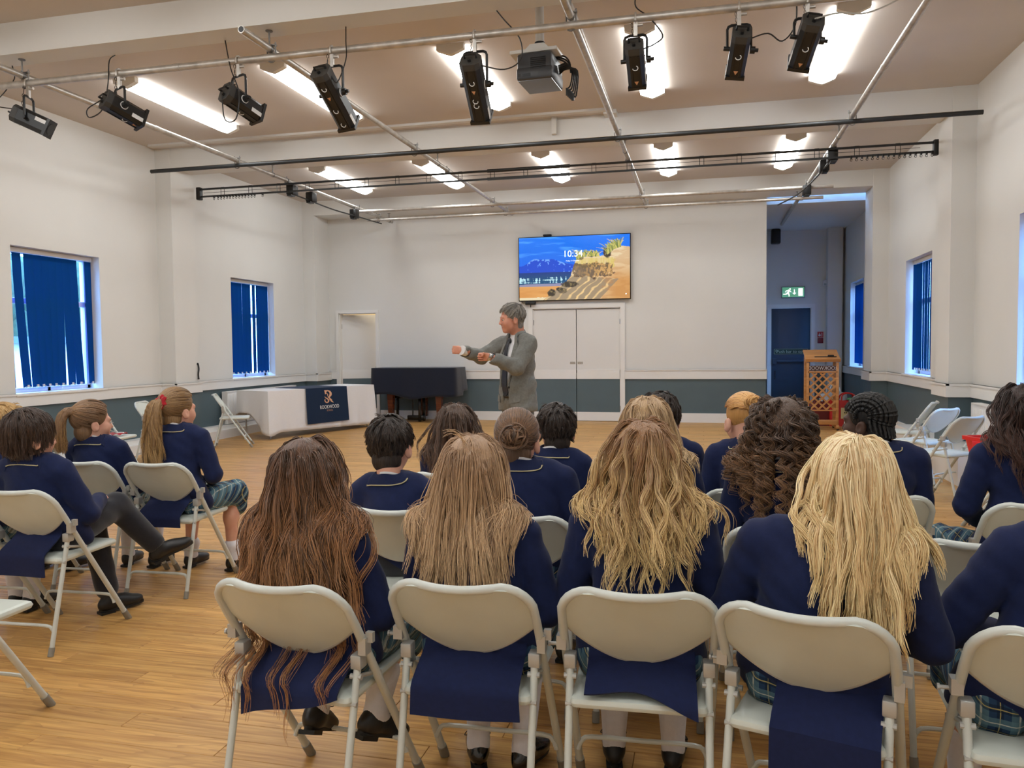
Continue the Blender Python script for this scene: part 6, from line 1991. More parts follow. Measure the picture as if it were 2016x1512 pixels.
def shoe(root, ank, toe_dir, mat, s=1.0, laces=True, pitch=0.0, flat=True):
    d = np.asarray(toe_dir, float).copy(); 
    if flat: d[2] = 0
    d /= np.linalg.norm(d)
    up = V3(0, 0, 1) - d * d[2]; up /= np.linalg.norm(up); sd = np.cross(d, up)
    a = np.asarray(ank, float)
    base = a - up * 0.072 * s
    R = np.stack([sd, d, up], 1)
    S = SDF()
    S.ell(base + d * 0.115 * s + up * 0.028 * s, V3(0.042, 0.075, 0.032) * s, R, 0.03)
    S.ell(base - d * 0.012 * s + up * 0.036 * s, V3(0.034, 0.050, 0.042) * s, R, 0.03)
    S.ell(base + d * 0.05 * s + up * 0.045 * s, V3(0.036, 0.07, 0.036) * s, R, 0.03)
    S.cap(a + up * 0.008 * s, a - up * 0.02 * s, 0.036 * s, 0.038 * s, 0.02)
    S.cap(a + up * 0.06 * s, a - up * 0.004 * s, 0.027 * s, 0.027 * s, 0.004, -1)
    S.box(base - up * 0.04 * s, V3(0.2, 0.4, 0.045) * s, 0.002, R, 0.004, -1)
    Vv, F = S.mesh(0.006)
    o = link('shoe', mesh_np('shoe', Vv, F), mat, root)
    mb = MB(); pts = []
    for k in range(24):
        t = 2 * math.pi * k / 24; c_, s_ = math.cos(t), math.sin(t)
        w = 0.041 if s_ > 0 else 0.034
        pts.append((w * c_ * (1 - 0.12 * (abs(s_) < .3)), 0.065 + (0.130 if s_ > 0 else 0.122) * s_))
    Mx = Matrix(((sd[0], d[0], up[0], base[0]), (sd[1], d[1], up[1], base[1]), (sd[2], d[2], up[2], base[2]), (0, 0, 0, 1)))
    mb.prism([(x * s, y * s) for x, y in pts], 0.0, 0.014 * s, 'z', Mx)
    mb.box((-0.03 * s, -0.055 * s, -0.014 * s), (0.03 * s, 0.02 * s, 0.001), Mx)
    mb.build('sole', M['sole'], o)
    if laces:
        mb = MB()
        for i in range(3):
            y = (0.055 + 0.022 * i) * s; z = (0.083 - 0.010 * i) * s
            mb.tube([tuple(Mx @ Vector(p)) for p in ((-0.02 * s, y, z - 0.008), (0, y + 0.004, z), (0.02 * s, y, z - 0.008))], 0.0022, 5)
        for q in (-1, 1):
            mb.tube([tuple(Mx @ Vector(p)) for p in smooth_path([(0, 0.05 * s, 0.085 * s), (q * 0.03, 0.045 * s, 0.10 * s), (q * 0.045, 0.04 * s, 0.085 * s), (q * 0.02, 0.05 * s, 0.082 * s), (0, 0.05 * s, 0.085 * s)], 3)], 0.0018, 5)
        mb.build('laces', M['shoe_matt'], o)
    return o

def collar_band(root, blz, Nb, mat, kind='blazer', fwd=None):
    """collar standing round the neck base; piping runs along its lower edge at the back"""
    low = []
    def fn(p, q, grow_=0.0):
        a = math.radians(-138 + 276 * p); ca = math.cos(a)
        drop = 0.045 * (1 - ca) / 2
        if kind == 'blazer':
            rx, ry = 0.060 + 0.020 * (1 - q), 0.058 + 0.022 * (1 - q); z = -0.016 + 0.046 * q - drop * 1.3
        else:
            rx, ry = 0.056 + 0.004 * (1 - q), 0.055 + 0.004 * (1 - q); z = 0.0 + 0.040 * q - drop * 1.2
        P = Nb + V3(math.sin(a) * rx, -ca * ry, z)
        if kind == 'blazer':
            lim = 0.005 + grow_
            for _ in range(2):
                d = blz.ev(P[None])[0]
                if d < lim: P = P + blz.grad(P[None])[0] * (lim - d)
            if q == 0 and grow_ == 0:
                d = blz.ev(P[None])[0]
                if d > lim: P = P - blz.grad(P[None])[0] * (d - lim)
        return P
    nu, nv = 28, 5
    tab = [[fn(i / nu, j / nv) for i in range(nu + 1)] for j in range(nv + 1)]
    mb = MB(); mb.sheet(lambda p, q: tab[round(q * nv)][round(p * nu)], nu, nv, 0.005)
    o = mb.build('collar' if kind == 'blazer' else 'shirt_collar', mat, root)
    return o, tab[0]

def seated(key, spec):
    ch = CH[key]
    root = empty('person', ch.location, ch.rotation_euler.z, spec['label'], 'person', 'seated pupils in navy blazers')
    zt = spec.get('zt', 1.16); s = spec.get('s', 1.06)
    hx, hy = spec.get('hx', 0.0), spec.get('hy', 0.0)
    yaw, pitch, roll = spec.get('yaw', 0), spec.get('pitch', 4), spec.get('roll', 0)
    lean = spec.get('lean', 0.04); tx = spec.get('tx', hx * 0.8)
    sw = spec.get('sw', 1.0)
    HR = rotm(yaw, pitch, roll)
    zs = zt - 0.275 + spec.get('dsh', 0.0)
    y0 = spec.get('y0', -0.022)
    def Y(z): return y0 + lean * (z - 0.5) / 0.4
    X = lambda z: tx * min(1, max(0, (z - 0.5) / 0.35))
    Hc = V3(hx, Y(zs) + 0.035 + hy, zt - 0.118 * s)
    Nb = V3(X(zs) + 0.3 * (hx - X(zs)), Y(zs) - 0.012 + 0.15 * hy, zs + 0.040)
    skin = M[spec.get('skin', 'skin')]
    girl = spec.get('girl', True)
    tw = spec.get('twist', 0.0)        # shoulders turned left, degrees
    ct, st_ = math.cos(math.radians(tw)), math.sin(math.radians(tw))
    def SH(x, y, z): return V3(X(z) + ct * x - st_ * y, Y(z) + st_ * x + ct * y, z)
    # ---- joints
    sh = {q: SH(q * 0.152 * sw, 0.0, zs - 0.022) for q in (-1, 1)}
    el = {q: SH(q * (0.212 + spec.get('elb', 0.0)) * sw, 0.045, zs - 0.25) for q in (-1, 1)}
    wr = {q: V3(q * 0.075 + tx * .3, 0.235, 0.615) for q in (-1, 1)}
    for q, nm in ((-1, 'el_l'), (1, 'el_r')):
        if nm in spec: el[q] = V3(*spec[nm])
    for q, nm in ((-1, 'wr_l'), (1, 'wr_r')):
        if nm in spec: wr[q] = V3(*spec[nm])
    hip = {q: V3(q * 0.082, -0.008, 0.515) for q in (-1, 1)}
    kn = {-1: V3(*spec.get('kn_l', (-0.095, 0.33, 0.515))), 1: V3(*spec.get('kn_r', (0.095, 0.33, 0.515)))}
    an = {-1: V3(*spec.get('an_l', (-0.10, 0.30, 0.085))), 1: V3(*spec.get('an_r', (0.10, 0.30, 0.085)))}
    td = {-1: V3(*spec.get('td_l', (-0.12, 1, 0))), 1: V3(*spec.get('td_r', (0.12, 1, 0)))}
    # ---- blazer
    B = SDF()
    B.ell(V3(0, 0.0, 0.555), (0.168 * sw, 0.112, 0.105), None, 0.05)
    B.ell(V3(X(.66), Y(0.66), 0.67), (0.143 * sw, 0.108, 0.15), None, 0.06)
    B.ell(SH(0, 0, zs - 0.095), (0.160 * sw, 0.116, 0.15), rotm(tw), 0.06)
    B.cap(SH(-0.115 * sw, -0.006, zs - 0.008), SH(0.115 * sw, -0.006, zs - 0.008), 0.060, 0.060, 0.05)
    for q in (-1, 1):
        B.cap(Nb + V3(0, -0.005, -0.02), SH(q * 0.105 * sw, -0.004, zs + 0.018), 0.044, 0.040, 0.04)
    B.cap(Nb + V3(0, 0.0, 0.06), Nb + V3(0, 0.02, 0.4), 0.052, 0.052, 0.012, -1)
    A = SDF()
    for q in (-1, 1):
        A.cap(sh[q], el[q], 0.064 * (0.5 + 0.5 * sw), 0.053, 0.025); A.cap(el[q], wr[q] - (wr[q] - el[q]) * 0.10, 0.053, 0.042, 0.03)
    for q in (-1, 1):
        B.cap(V3(q * 0.125 * sw, -0.04, 0.60), V3(q * 0.150 * sw, 0.03, 0.50), 0.05, 0.045, 0.05)
    for t_, a_, k_, op_, lo_, hi_ in A.p: B.p.append((t_, a_, 0.011, op_, lo_, hi_))
    ph = spec.get('seed', 1) * 1.7
    B.disp = lambda P: 0.0024 * np.sin(P[:, 2] * 52 + 6 * P[:, 0] + ph + 2.5 * np.sin(P[:, 1] * 21 + ph)) * np.sin(P[:, 0] * 19 + ph * 2 + 5 * P[:, 2]) + 0.0012 * np.sin(P[:, 0] * 70 + P[:, 2] * 90 + 3 * P[:, 1])
    res = spec.get('res', 0.011)
    Vb, Fb = B.mesh(res, hi=None)
    blz = link('blazer', mesh_np('blazer', Vb, Fb), M['navy'], root)
    B.disp = None
    col, lowedge = collar_band(blz, B, Nb, M['navy_dark'])
    if spec.get('collar_vis', True):
        k0, k1 = 5, len(lowedge) - 5
        MB().tube([Vector(p) for p in lowedge[k0:k1]], 0.0031, 6).build('collar_piping', M['piping'], blz)
        collar_band(root, B, Nb, M['shirt'], 'shirt')
    # ---- shirt front and lapels
    def onb(P, lim):
        P = np.asarray(P, float)
        for _ in range(2):
            d = B.ev(P[None])[0]; P = P + B.grad(P[None])[0] * (lim - d)
        return P
    zt_, zb_ = zs + 0.005, zs - 0.20
    ft = lambda x, z: SH(x, 0.14, z)
    mb = MB(); mb.sheet(lambda p, w: onb(ft((p - .5) * 2 * (0.046 * (1 - w) + 0.004), zt_ + (zb_ - zt_) * w), 0.003), 4, 7, 0.004); mb.build('shirt_front', M['shirt'], root)
    for q in (-1, 1):
        mb = MB(); mb.sheet(lambda p, w: onb(ft(q * (0.046 * (1 - w) + 0.002 + p * (0.012 + 0.045 * math.sin(math.pi * min(1, w * 1.25 + 0.1)) ** 0.7)), zt_ + 0.01 + (zb_ - 0.015 - zt_) * w), 0.007), 4, 8, 0.005); mb.build('lapel', M['navy_dark'], blz)
    # ---- coat tail behind the seat
    if spec.get('tail'):
        zb_l, zb_r, wl, wr_ = spec['tail']          # hem heights left/right, left/right edge x
        ztop = 0.60
        r = np.random.default_rng(spec.get('seed', 1)); p1, p2 = r.uniform(0, 6, 2)
        def fn(p, q):
            x = wl + (wr_ - wl) * p
            zb = zb_l + (zb_r - zb_l) * p + spec.get('hemwave', 0.0) * math.sin(p * 5 + p1)
            z = ztop + (zb - ztop) * q
            yb = -0.008 - 0.108 * math.sqrt(max(0.05, 1 - (x / (0.2 * sw)) ** 2)) + 0.0
            e = min(1.0, max(0.0, 0.552 - z) / 0.10); e = e * e * (3 - 2 * e)
            y = yb * (1 - e) + (-0.214 - 0.006 * math.sin(x * 16 + p1) * q) * e
            return (x * (1 - 0.06 * (1 - q)), y, z)
        mb = MB(); mb.sheet(fn, 18, 14, 0.007)
        mb.build('coat_tail', M['navy'], blz)
    # ---- body: head and neck fine, trunk and legs coarser, hands fine
    H = head_sdf(Hc, HR, s)
    H.cap(Hc + HR @ (s * V3(0, -0.022, -0.05)), Nb + V3(0, 0.006, -0.05), 0.050 * s, 0.053 * s, 0.03)
    if spec.get('nape', True): H.cap(Hc + HR @ (s * V3(0, -0.05, -0.03)), Nb + V3(0, -0.008, -0.02), 0.035 * s, 0.046 * s, 0.03)
    parts = [H.mesh(0.0055)]
    T = SDF()
    T.ell(V3(0, 0.0, 0.55), (0.125, 0.085, 0.085), None, 0.05); T.ell(V3(X(.68), Y(0.68) + 0.005, 0.68), (0.115 * sw, 0.08, 0.15), None, 0.06)
    T.ell(SH(0, 0, zs - 0.095), (0.13 * sw, 0.09, 0.13), None, 0.06); T.cap(SH(0, 0, zs - 0.03), Nb, 0.06, 0.046, 0.04)
    for q in (-1, 1):
        T.cap(hip[q], kn[q], 0.070, 0.050, 0.03); T.cap(kn[q], kn[q] * 0.62 + an[q] * 0.38 + V3(0, -0.012, 0), 0.048, 0.046, 0.03); T.cap(kn[q] * 0.62 + an[q] * 0.38 + V3(0, -0.012, 0), an[q], 0.046, 0.029, 0.03)
        T.cap(an[q], an[q] + td[q] / np.linalg.norm(td[q]) * 0.10 + V3(0, 0, -0.045), 0.028, 0.02, 0.02)
        T.cap(sh[q], el[q], 0.045, 0.038, 0.03); T.cap(el[q], wr[q], 0.038, 0.024, 0.03)
    parts.append(T.mesh(0.012))
    for q in (-1, 1):
        d = wr[q] - el[q]; d /= np.linalg.norm(d)
        dd = d * 0.6 + V3(-q * 0.35, 0.6, -0.25)
        parts.append(hand_sdf(wr[q], dd, V3(0, 0.2, -1), 0.82, 0.4, q < 0).mesh(0.0045))
    Vv, F = join_vf(parts)
    link('body', mesh_np('body', Vv, F), skin, root)
    if spec.get('face', True): face_parts(root, Hc, HR, s, hair_mats(spec['hair']['col'], *HC[spec['hair']['col']])[1])
    # ---- skirt or trousers, socks, shoes
    if girl:
        K = SDF()
        for q in (-1, 1): K.cap(hip[q] + V3(q * 0.015, 0, 0.0), kn[q] + (kn[q] - hip[q]) * 0.06 + V3(q * 0.012, 0, -0.005), 0.092, 0.078, 0.05)
        K.box((kn[1] + kn[-1]) / 2 + V3(0, -0.12, -0.01), V3(0.12, 0.14, 0.05), 0.03, None, 0.05)
        for q in (-1, 1): K.cap(kn[q] + V3(q * .01, 0.02, -0.01), kn[q] + V3(q * 0.02, 0.03, -0.095), 0.068, 0.066, 0.04)
        K.disp = lambda P: 0.004 * np.sin(P[:, 0] * 75 + 4 * np.sin(P[:, 1] * 9))
        Vk, Fk = K.mesh(0.011); link('skirt', mesh_np('skirt', Vk, Fk), M['tartan'], root)
        for q in (-1, 1):
            top = an[q] + (kn[q] - an[q]) * spec.get('sock_h', 0.42)
            S = SDF().cap(top, an[q] + V3(0, 0, -0.01), 0.0535, 0.037, 0.02); S.cap(an[q], an[q] + td[q] / np.linalg.norm(td[q]) * 0.08 + V3(0, 0, -0.04), 0.033, 0.025, 0.02)
            Vs, Fs = S.mesh(0.008); link('sock', mesh_np('sock', Vs, Fs), M['sock_white'], root)
    else:
        K = SDF()
        for q in (-1, 1):
            K.cap(hip[q], kn[q], 0.088, 0.070, 0.03); K.cap(kn[q], an[q] + (kn[q] - an[q]) * 0.10, 0.070, 0.058, 0.03)
        K.ell(V3(0, 0.0, 0.54), (0.150, 0.098, 0.09), None, 0.05)
        for q in (-1, 1): 
            u = (an[q] - kn[q]) / np.linalg.norm(an[q] - kn[q])
            K.cap(an[q] + u * 0.055, an[q] + u * 0.16, 0.075, 0.075, 0.004, -1)
        K.disp = lambda P: 0.0014 * np.sin(P[:, 2] * 60 + P[:, 1] * 50 + 2 * np.sin(P[:, 0] * 30))
        Vk, Fk = K.mesh(0.011); link('trousers', mesh_np('trousers', Vk, Fk), M['trouser'], root)
        for q in (-1, 1):
            S = SDF().cap(an[q] + (kn[q] - an[q]) * 0.2, an[q], 0.034, 0.034, 0.02); Vs, Fs = S.mesh(0.008)
            link('sock', mesh_np('sock', Vs, Fs), M['sock_navy'], root)
    for q in (-1, 1): shoe(root, an[q], td[q], M[spec.get('shoe', 'shoe_matt')], spec.get('shoe_s', 0.92), spec.get('laces', True), flat=abs(td[q][2]) < 0.01)
    # ---- hair
    coll = SDF(); coll.ell(Hc + HR @ (s * CR_C), s * CR_R, HR, 0.03); coll.ell(Hc + HR @ (s * V3(0, 0.034, -0.032)), s * V3(0.057, 0.06, 0.078), HR, 0.03)
    coll.cap(Hc, Nb, 0.05 * s, 0.054 * s, 0.03)
    for p in B.p: coll.p.append(p)
    make_hair(root, spec['hair'], Hc, HR, s, coll)
    for kind in spec.get('extra', ()):
        tie = Hc + HR @ (s * V3(*spec['hair'].get('tie', (0, -0.108, 0.062))))
        if kind == 'scrunchie':
            mb = MB(); ax = HR @ V3(0, -0.8, 0.3); Rm = frame_to(ax)
            pts = []; rad = []
            for i in range(30):
                a = 2 * math.pi * i / 30; pts.append(Vector(tie) + Rm @ Vector((0.030 * math.cos(a), 0.006 * math.sin(5 * a), 0.030 * math.sin(a)))); rad.append(0.019 + 0.005 * math.sin(a * 8))
            mb.tube(pts, rad, 9, closed=True); mb.build('scrunchie', M['scrunchie'], root)
        if kind == 'tie':
            mb = MB(); Rm = frame_to(HR @ V3(0, -0.8, 0.35))
            mb.tube([Vector(tie) + Rm @ Vector((0.018 * math.cos(a), 0.0, 0.018 * math.sin(a))) for a in [k * math.pi / 8 for k in range(16)]], 0.012, 8, closed=True); mb.build('hair_tie', M['hair_tie'], root)
    return root

PEOPLE = {
 'A1': dict(label='girl in navy blazer with very long chestnut hair, seen from behind at front left', hx=-0.075, zt=1.148, yaw=6, pitch=6, sw=0.98, tail=(0.365, 0.455, -0.155, 0.165), hemwave=0.008,
            an_l=(-0.09, 0.10, 0.255), an_r=(0.115, 0.12, 0.255), kn_l=(-0.10, 0.33, 0.51), kn_r=(0.10, 0.33, 0.51), td_l=(-0.1, 0.9, -0.45), td_r=(0.35, 0.85, -0.40),
            hair=dict(style='long', col='chestnut', len=0.84, guides=380, per=20, wave=0.0085, wfreq=4.5, frizz=0.004, vol=0.017, part=-0.012, jit=0.14, seed=11, over_tail=True, short_cut=0.36, long_frac=0.16,  sway=V3(0.10, 0, 0), lenvar=0.30, tip_r=0.010, stray=0.05, width=0.21)),
 'A2': dict(label='girl with straight dark blonde hair and white socks, seen from behind, second in front row', hx=-0.035, zt=1.155, yaw=-3, pitch=5, sw=1.02, tail=(0.375, 0.382, -0.165, 0.165),
            an_l=(-0.075, 0.215, 0.085), an_r=(0.085, 0.205, 0.085), td_l=(-0.35, 1, 0), td_r=(0.30, 1, 0), shoe='shoe', sock_h=0.62,
            hair=dict(style='long', col='dark_blonde', len=0.47, guides=360, per=20, wave=0.003, wfreq=2.0, frizz=0.0022, vol=0.013, seed=12, width=0.18, lenvar=0.30, tip_r=0.009, stray=0.07, jit=0.16)),
 'A3': dict(label='girl with wavy two-tone blonde hair spread over her blazer, third in front row', hx=0.008, zt=1.205, yaw=3, pitch=2, roll=0, sw=1.03, tail=(0.485, 0.435, -0.15, 0.165), hemwave=0.018,
            hair=dict(style='long', col='wavy_blonde', len=0.47, guides=250, per=30, wave=0.0095, wfreq=3.2, frizz=0.002, vol=0.018, seed=13, width=0.19, lenvar=0.45, vee=0.3, tip_r=0.0045, stray=0.07, jit=0.2)),
 'A4': dict(label='girl with long pale blonde hair over her shoulders, nearest pupil on the right', hx=0.085, zt=1.188, yaw=22, pitch=8, roll=4, sw=1.16, elb=0.02, tx=0.03, tail=(0.20, 0.20, -0.085, 0.19), s=1.07, lean=0.0,
            hair=dict(style='long', col='pale_blonde', len=0.47, guides=230, per=32, wave=0.0045, vee=0.45, wfreq=2.4, frizz=0.003, vol=0.014, seed=14, width=0.15, lenvar=0.18, tip_r=0.0045, stray=0.04, jit=0.16)),
 'A5': dict(label='pupil in navy blazer whose head is outside the right picture edge, front row', hx=0.17, zt=1.20, yaw=5, sw=1.10, tx=0.11, elb=0.03, tail=(0.30, 0.30, -0.06, 0.18),
            hair=dict(style='long', col='brown', len=0.40, guides=120, per=12, wave=0.004, seed=15)),
 'B1': dict(label='boy with short dark brown hair and white shirt collar, behind the long haired girls', girl=False, hx=-0.11, zt=1.137, yaw=0, pitch=2, sw=0.98, dsh=-0.03,
            hair=dict(style='short', col='dark_brown', len=0.055, guides=420, per=14, vol=0.014, seed=21, whorl=(0.012, -0.05, 0.11), capth=0.009)),
 'B2': dict(label='girl with a messy brown bun and cream piped collar, behind the front row', hx=-0.06, zt=1.172, yaw=2, pitch=6, sw=1.04, tx=-0.02, dsh=0.015,
            hair=dict(style='bun', col='bun_brown', guides=300, per=14, tie=(0.012, -0.112, 0.018), bun_r=0.046, wave=0.003, frizz=0.005, seed=22)),
 'B3': dict(label='girl with straight centre-parted blonde hair, directly behind the wavy blonde girl', hx=-0.02, zt=1.225, yaw=0, pitch=4, sw=0.98,
            hair=dict(style='long', col='straight_blonde', len=0.44, guides=240, per=15, wave=0.002, wfreq=1.5, vol=0.014, width=0.15, seed=23, jit=0.16)),
 'B4': dict(label='girl with long curly dark brown hair, in the second row', hx=0.005, zt=1.215, yaw=0, pitch=3, sw=0.98,
            hair=dict(style='curly', col='curly', wroot=5.0, len=0.46, guides=170, per=26, wave=0.016, wfreq=7, frizz=0.003, vol=0.03, off0=0.012, width=0.15, seed=24, pts=34, lenvar=0.35, tip_r=0.0045, stray=0.10, jit=0.2, capth=0.014)),
 'C1': dict(label='girl with long brown hair in the front row, left of the man', hx=-0.04, zt=1.118, yaw=2, sw=0.96,
            hair=dict(style='long', col='brown', len=0.42, guides=220, per=14, wave=0.004, wfreq=3, vol=0.018, width=0.15, seed=31, jit=0.2)),
 'C2': dict(label='boy with tousled dark hair in the front row, before the double doors', girl=False, hx=0.05, zt=1.14, yaw=18, pitch=2, sw=0.98,
            hair=dict(style='short', col='dark_brown', len=0.065, guides=300, per=13, vol=0.016, seed=32, whorl=(0.0, -0.06, 0.10), capth=0.010)),
 'C3': dict(label='boy with dark hair half hidden behind the straight blonde girl', girl=False, hx=0.055, zt=1.20, yaw=14, sw=1.08,
            hair=dict(style='short', col='dark_brown', len=0.06, guides=240, per=12, vol=0.014, seed=33)),
 'C4': dict(label='red haired pupil with shaved sides and a small top bun, front row', girl=False, hx=-0.035, zt=1.205, yaw=22, pitch=10, sw=1.02, tx=0.0, nape=True,
            hair=dict(style='bun', col='ginger', guides=260, per=13, tie=(0.0, -0.106, 0.066), bun_r=0.032, under=True, seed=34, capth=0.004)),
 'C5': dict(label='boy with black braided hair turned towards the man, white shirt collar', girl=False, hx=0.01, zt=1.205, yaw=52, pitch=0, sw=1.05, skin='skin_dark', face=True, tx=0.05, s=1.07,
            hair=dict(style='braids', col='black', seed=35, capth=0.006)),
 'C6': dict(label='girl with long dark brown hair and tartan skirt at the right edge', hx=0.04, zt=1.245, yaw=14, sw=0.98,
            kn_l=(-0.19, 0.30, 0.50), an_l=(-0.17, 0.28, 0.085),
            hair=dict(style='long', col='deep_brown', len=0.42, guides=240, per=14, wave=0.008, wfreq=3, vol=0.02, width=0.14, seed=36, jit=0.25, tip_r=0.008)),
 'L1': dict(label='boy with a dark brown mop of hair, legs crossed, looking right', girl=False, hx=-0.05, hy=-0.055, zt=1.15, yaw=-26, pitch=2, sw=1.0, s=1.08, lean=-0.04, face=True, tail=(0.36, 0.36, -0.14, 0.13), tx=-0.05,
            kn_r=(0.10, 0.335, 0.60), an_r=(0.235, 0.50, 0.335), td_r=(0.55, 0.9, 0.30), kn_l=(-0.06, 0.34, 0.52), an_l=(0.04, 0.335, 0.085), td_l=(0.5, 1, 0), wr_r=(0.09, 0.23, 0.66), laces=False, shoe_s=1.0,
            hair=dict(style='mop', col='mop', len=0.13, guides=420, per=15, vol=0.016, seed=41, grav=0.20, whorl=(0.0, -0.05, 0.11), capth=0.011)),
 'L2': dict(label='girl in profile with a brown ponytail held by a black tie', hx=-0.06, hy=-0.05, zt=1.132, yaw=-36, pitch=2, sw=0.98, lean=-0.02, face=True,
            extra=('tie',), hair=dict(style='pony', col='pony', len=0.30, guides=220, per=16, tie=(0, -0.105, 0.068), wave=0.003, seed=42, spread=0.12)),
 'L3': dict(label='girl with a long blonde ponytail in a red scrunchie, tartan skirt showing', hx=-0.035, hy=-0.01, zt=1.205, yaw=-20, pitch=0, sw=1.02, face=True, tail=(0.40, 0.40, -0.16, 0.13),
            an_l=(-0.16, 0.33, 0.085), an_r=(0.155, 0.31, 0.085), kn_r=(0.14, 0.35, 0.515), kn_l=(-0.12, 0.34, 0.515), td_r=(0.1, 1, 0), td_l=(0.1, 1, 0), sock_h=0.18, laces=True,
            extra=('scrunchie',), hair=dict(style='pony', col='red_pony', len=0.42, guides=220, per=16, tie=(0, -0.108, 0.050), wave=0.012, seed=43, spread=0.22, tdir=(0, -0.9, -0.1))),
 'L4': dict(label='pupil with short pale blonde hair at the far left edge', girl=False, hx=-0.07, hy=-0.05, zt=1.12, yaw=-26, sw=0.96,
            hair=dict(style='short', col='short_blonde', len=0.07, guides=200, per=12, vol=0.014, seed=44)),
 'L5': dict(label='girl mostly outside the left edge, her white sock showing under the chairs', hx=0.0, zt=1.12, yaw=-20, sw=0.92, 
            an_l=(-0.02, 0.30, 0.085), an_r=(0.09, 0.28, 0.085), sock_h=0.6,
            hair=dict(style='long', col='brown', len=0.36, guides=90, per=10, seed=45)),
}
for key, spec in PEOPLE.items():
    spec.setdefault('seed', spec['hair']['seed'])
    spec['res'] = 0.009 if key[0] == 'A' else 0.011
    seated(key, spec)

# ------------------------------------------------------------------ the speaker
def build_man():
    O = V3(-1.60, 6.80, 0); RZ = 138.0
    root = empty('person', tuple(O), math.radians(RZ), 'man in grey suit and dark tie, holding both fists out before him', 'person')
    c, s_ = math.cos(math.radians(-RZ)), math.sin(math.radians(-RZ))
    def L(*p):
        q = V3(*p) - O; return V3(c * q[0] - s_ * q[1], s_ * q[0] + c * q[1], q[2])
    s = 1.06
    HR = rotm(-20, 6, 0); Hc = V3(0.0, 0.055, 1.825 - 0.118 * s)
    Nb = V3(0, -0.008, 1.560)
    sh = {-1: V3(-0.178, 0.005, 1.475), 1: V3(0.178, 0.02, 1.475)}
    wr = {-1: L(-1.74, 6.40, 1.365), 1: L(-2.055, 6.66, 1.420)}
    fist = {-1: L(-1.86, 6.37, 1.372), 1: L(-2.18, 6.63, 1.436)}
    el = {}
    for q in (-1, 1):
        a, b = sh[q], wr[q]; d = b - a; D = np.linalg.norm(d); la = lb = max(0.255 if q < 0 else 0.24, D / 2 + 0.012)
        h = math.sqrt(max(0, la * la - D * D / 4)); pole = V3(-0.35, -0.35, -1.0) if q < 0 else V3(0.9, -0.9, -0.75); n = pole - d * (pole @ d) / (D * D); n /= np.linalg.norm(n)
        el[q] = (a + b) / 2 + n * h
    # jacket
    J = SDF()
    J.ell((0, -0.005, 1.32), (0.188, 0.132, 0.20), None, 0.06); J.ell((0, 0.0, 1.12), (0.168, 0.128, 0.20), None, 0.06)
    J.cap((-0.158, -0.012, 1.492), (0.158, -0.008, 1.492), 0.060, 0.060, 0.03)
    for q in (-1, 1):
        J.cap(Nb + V3(0, 0, -0.02), (q * 0.12, -0.005, 1.505), 0.055, 0.05, 0.05)
        J.cap((q * 0.062, 0.0, 1.10), (q * 0.080, 0.0, 0.92), 0.122, 0.130, 0.06)
    J.box((0, 0, 0.75), (0.4, 0.4, 0.135), 0.002, None, 0.006, -1)
    core = SDF(); core.p = list(J.p)
    for q in (-1, 1):
        e = wr[q] - (wr[q] - el[q]) * 0.08
        J.cap(sh[q], el[q], 0.080, 0.066, 0.02); J.cap(el[q], e, 0.066, 0.052, 0.03)
        J.cap(e + (wr[q] - el[q]) * 0.0, e + (wr[q] - el[q]) * 0.3, 0.043, 0.043, 0.006, -1)
    # open front and V of the lapels
    J.box((0.0, 0.19, 1.02), (0.042, 0.13, 0.16), 0.01, rotm(0, 0, 3), 0.012, -1)
    J.cap((0, 0.170, 1.10), (0, 0.135, 1.54), 0.062, 0.118, 0.012, -1)
    J.cap((0.0, 0.17, 0.85), (0.0, 0.19, 1.02), 0.115, 0.045, 0.02, -1)
    J.cap(Nb, Nb + V3(0, 0.03, 0.3), 0.060, 0.06, 0.012, -1)
    J.disp = lambda P: 0.0055 * np.sin(P[:, 2] * 46 + 8 * P[:, 0] + 2.5 * np.sin(P[:, 1] * 19)) * np.sin(P[:, 0] * 21 + P[:, 1] * 16 + 5 * P[:, 2]) + 0.0015 * np.sin(P[:, 0] * 80 + P[:, 2] * 70)
    jk = link('jacket', mesh_np('jacket', *J.mesh(0.0085)), M['suit'], root); J.disp = None
    collar_band(jk, core, Nb + V3(0, 0, 0.016), M['suit'])
    def on(P, lim):
        P = np.asarray(P, float)
        for _ in range(3):
            d = core.ev(P[None])[0]; P = P + core.grad(P[None])[0] * (lim - d)
        return P
    for q in (-1, 1):
        A = [V3(q * 0.070, 0.05, 1.575), V3(q * 0.130, 0.09, 1.44), V3(q * 0.142, 0.11, 1.40), V3(q * 0.112, 0.12, 1.37), V3(q * 0.066, 0.14, 1.12)]
        Bq = [V3(q * 0.056, 0.06, 1.560), V3(q * 0.078, 0.11, 1.42), V3(q * 0.074, 0.12, 1.37), V3(q * 0.068, 0.13, 1.33), V3(q * 0.052, 0.14, 1.10)]
        ia = smooth_path(A, 4); ib = smooth_path(Bq, 4); n = len(ia) - 1
        mb = MB(); mb.sheet(lambda p, w: on(V3(*ia[round(p * n)]) * (1 - w) + V3(*ib[round(p * n)]) * w, 0.013 - 0.005 * w), n, 3, 0.007)
        mb.build('lapel', M['suit'], jk)
        f0 = on(V3(q * 0.155, 0.08, 1.03), 0.006); f1 = on(V3(q * 0.08, 0.13, 1.015), 0.006)
        mb = MB(); mb.sheet(lambda p, w: on(f0 * (1 - p) + f1 * p + V3(0, 0, -0.055 * w), 0.007), 6, 3, 0.005); mb.build('pocket_flap', M['suit'], jk)
    pb = on(V3(-0.062, 0.13, 1.10), 0.003); MB().disc(pb, (-0.2, 1, 0), 0.010, 0.005, 10).build('button', M['black'], jk)
    u = (wr[-1] - el[-1]); u /= np.linalg.norm(u)
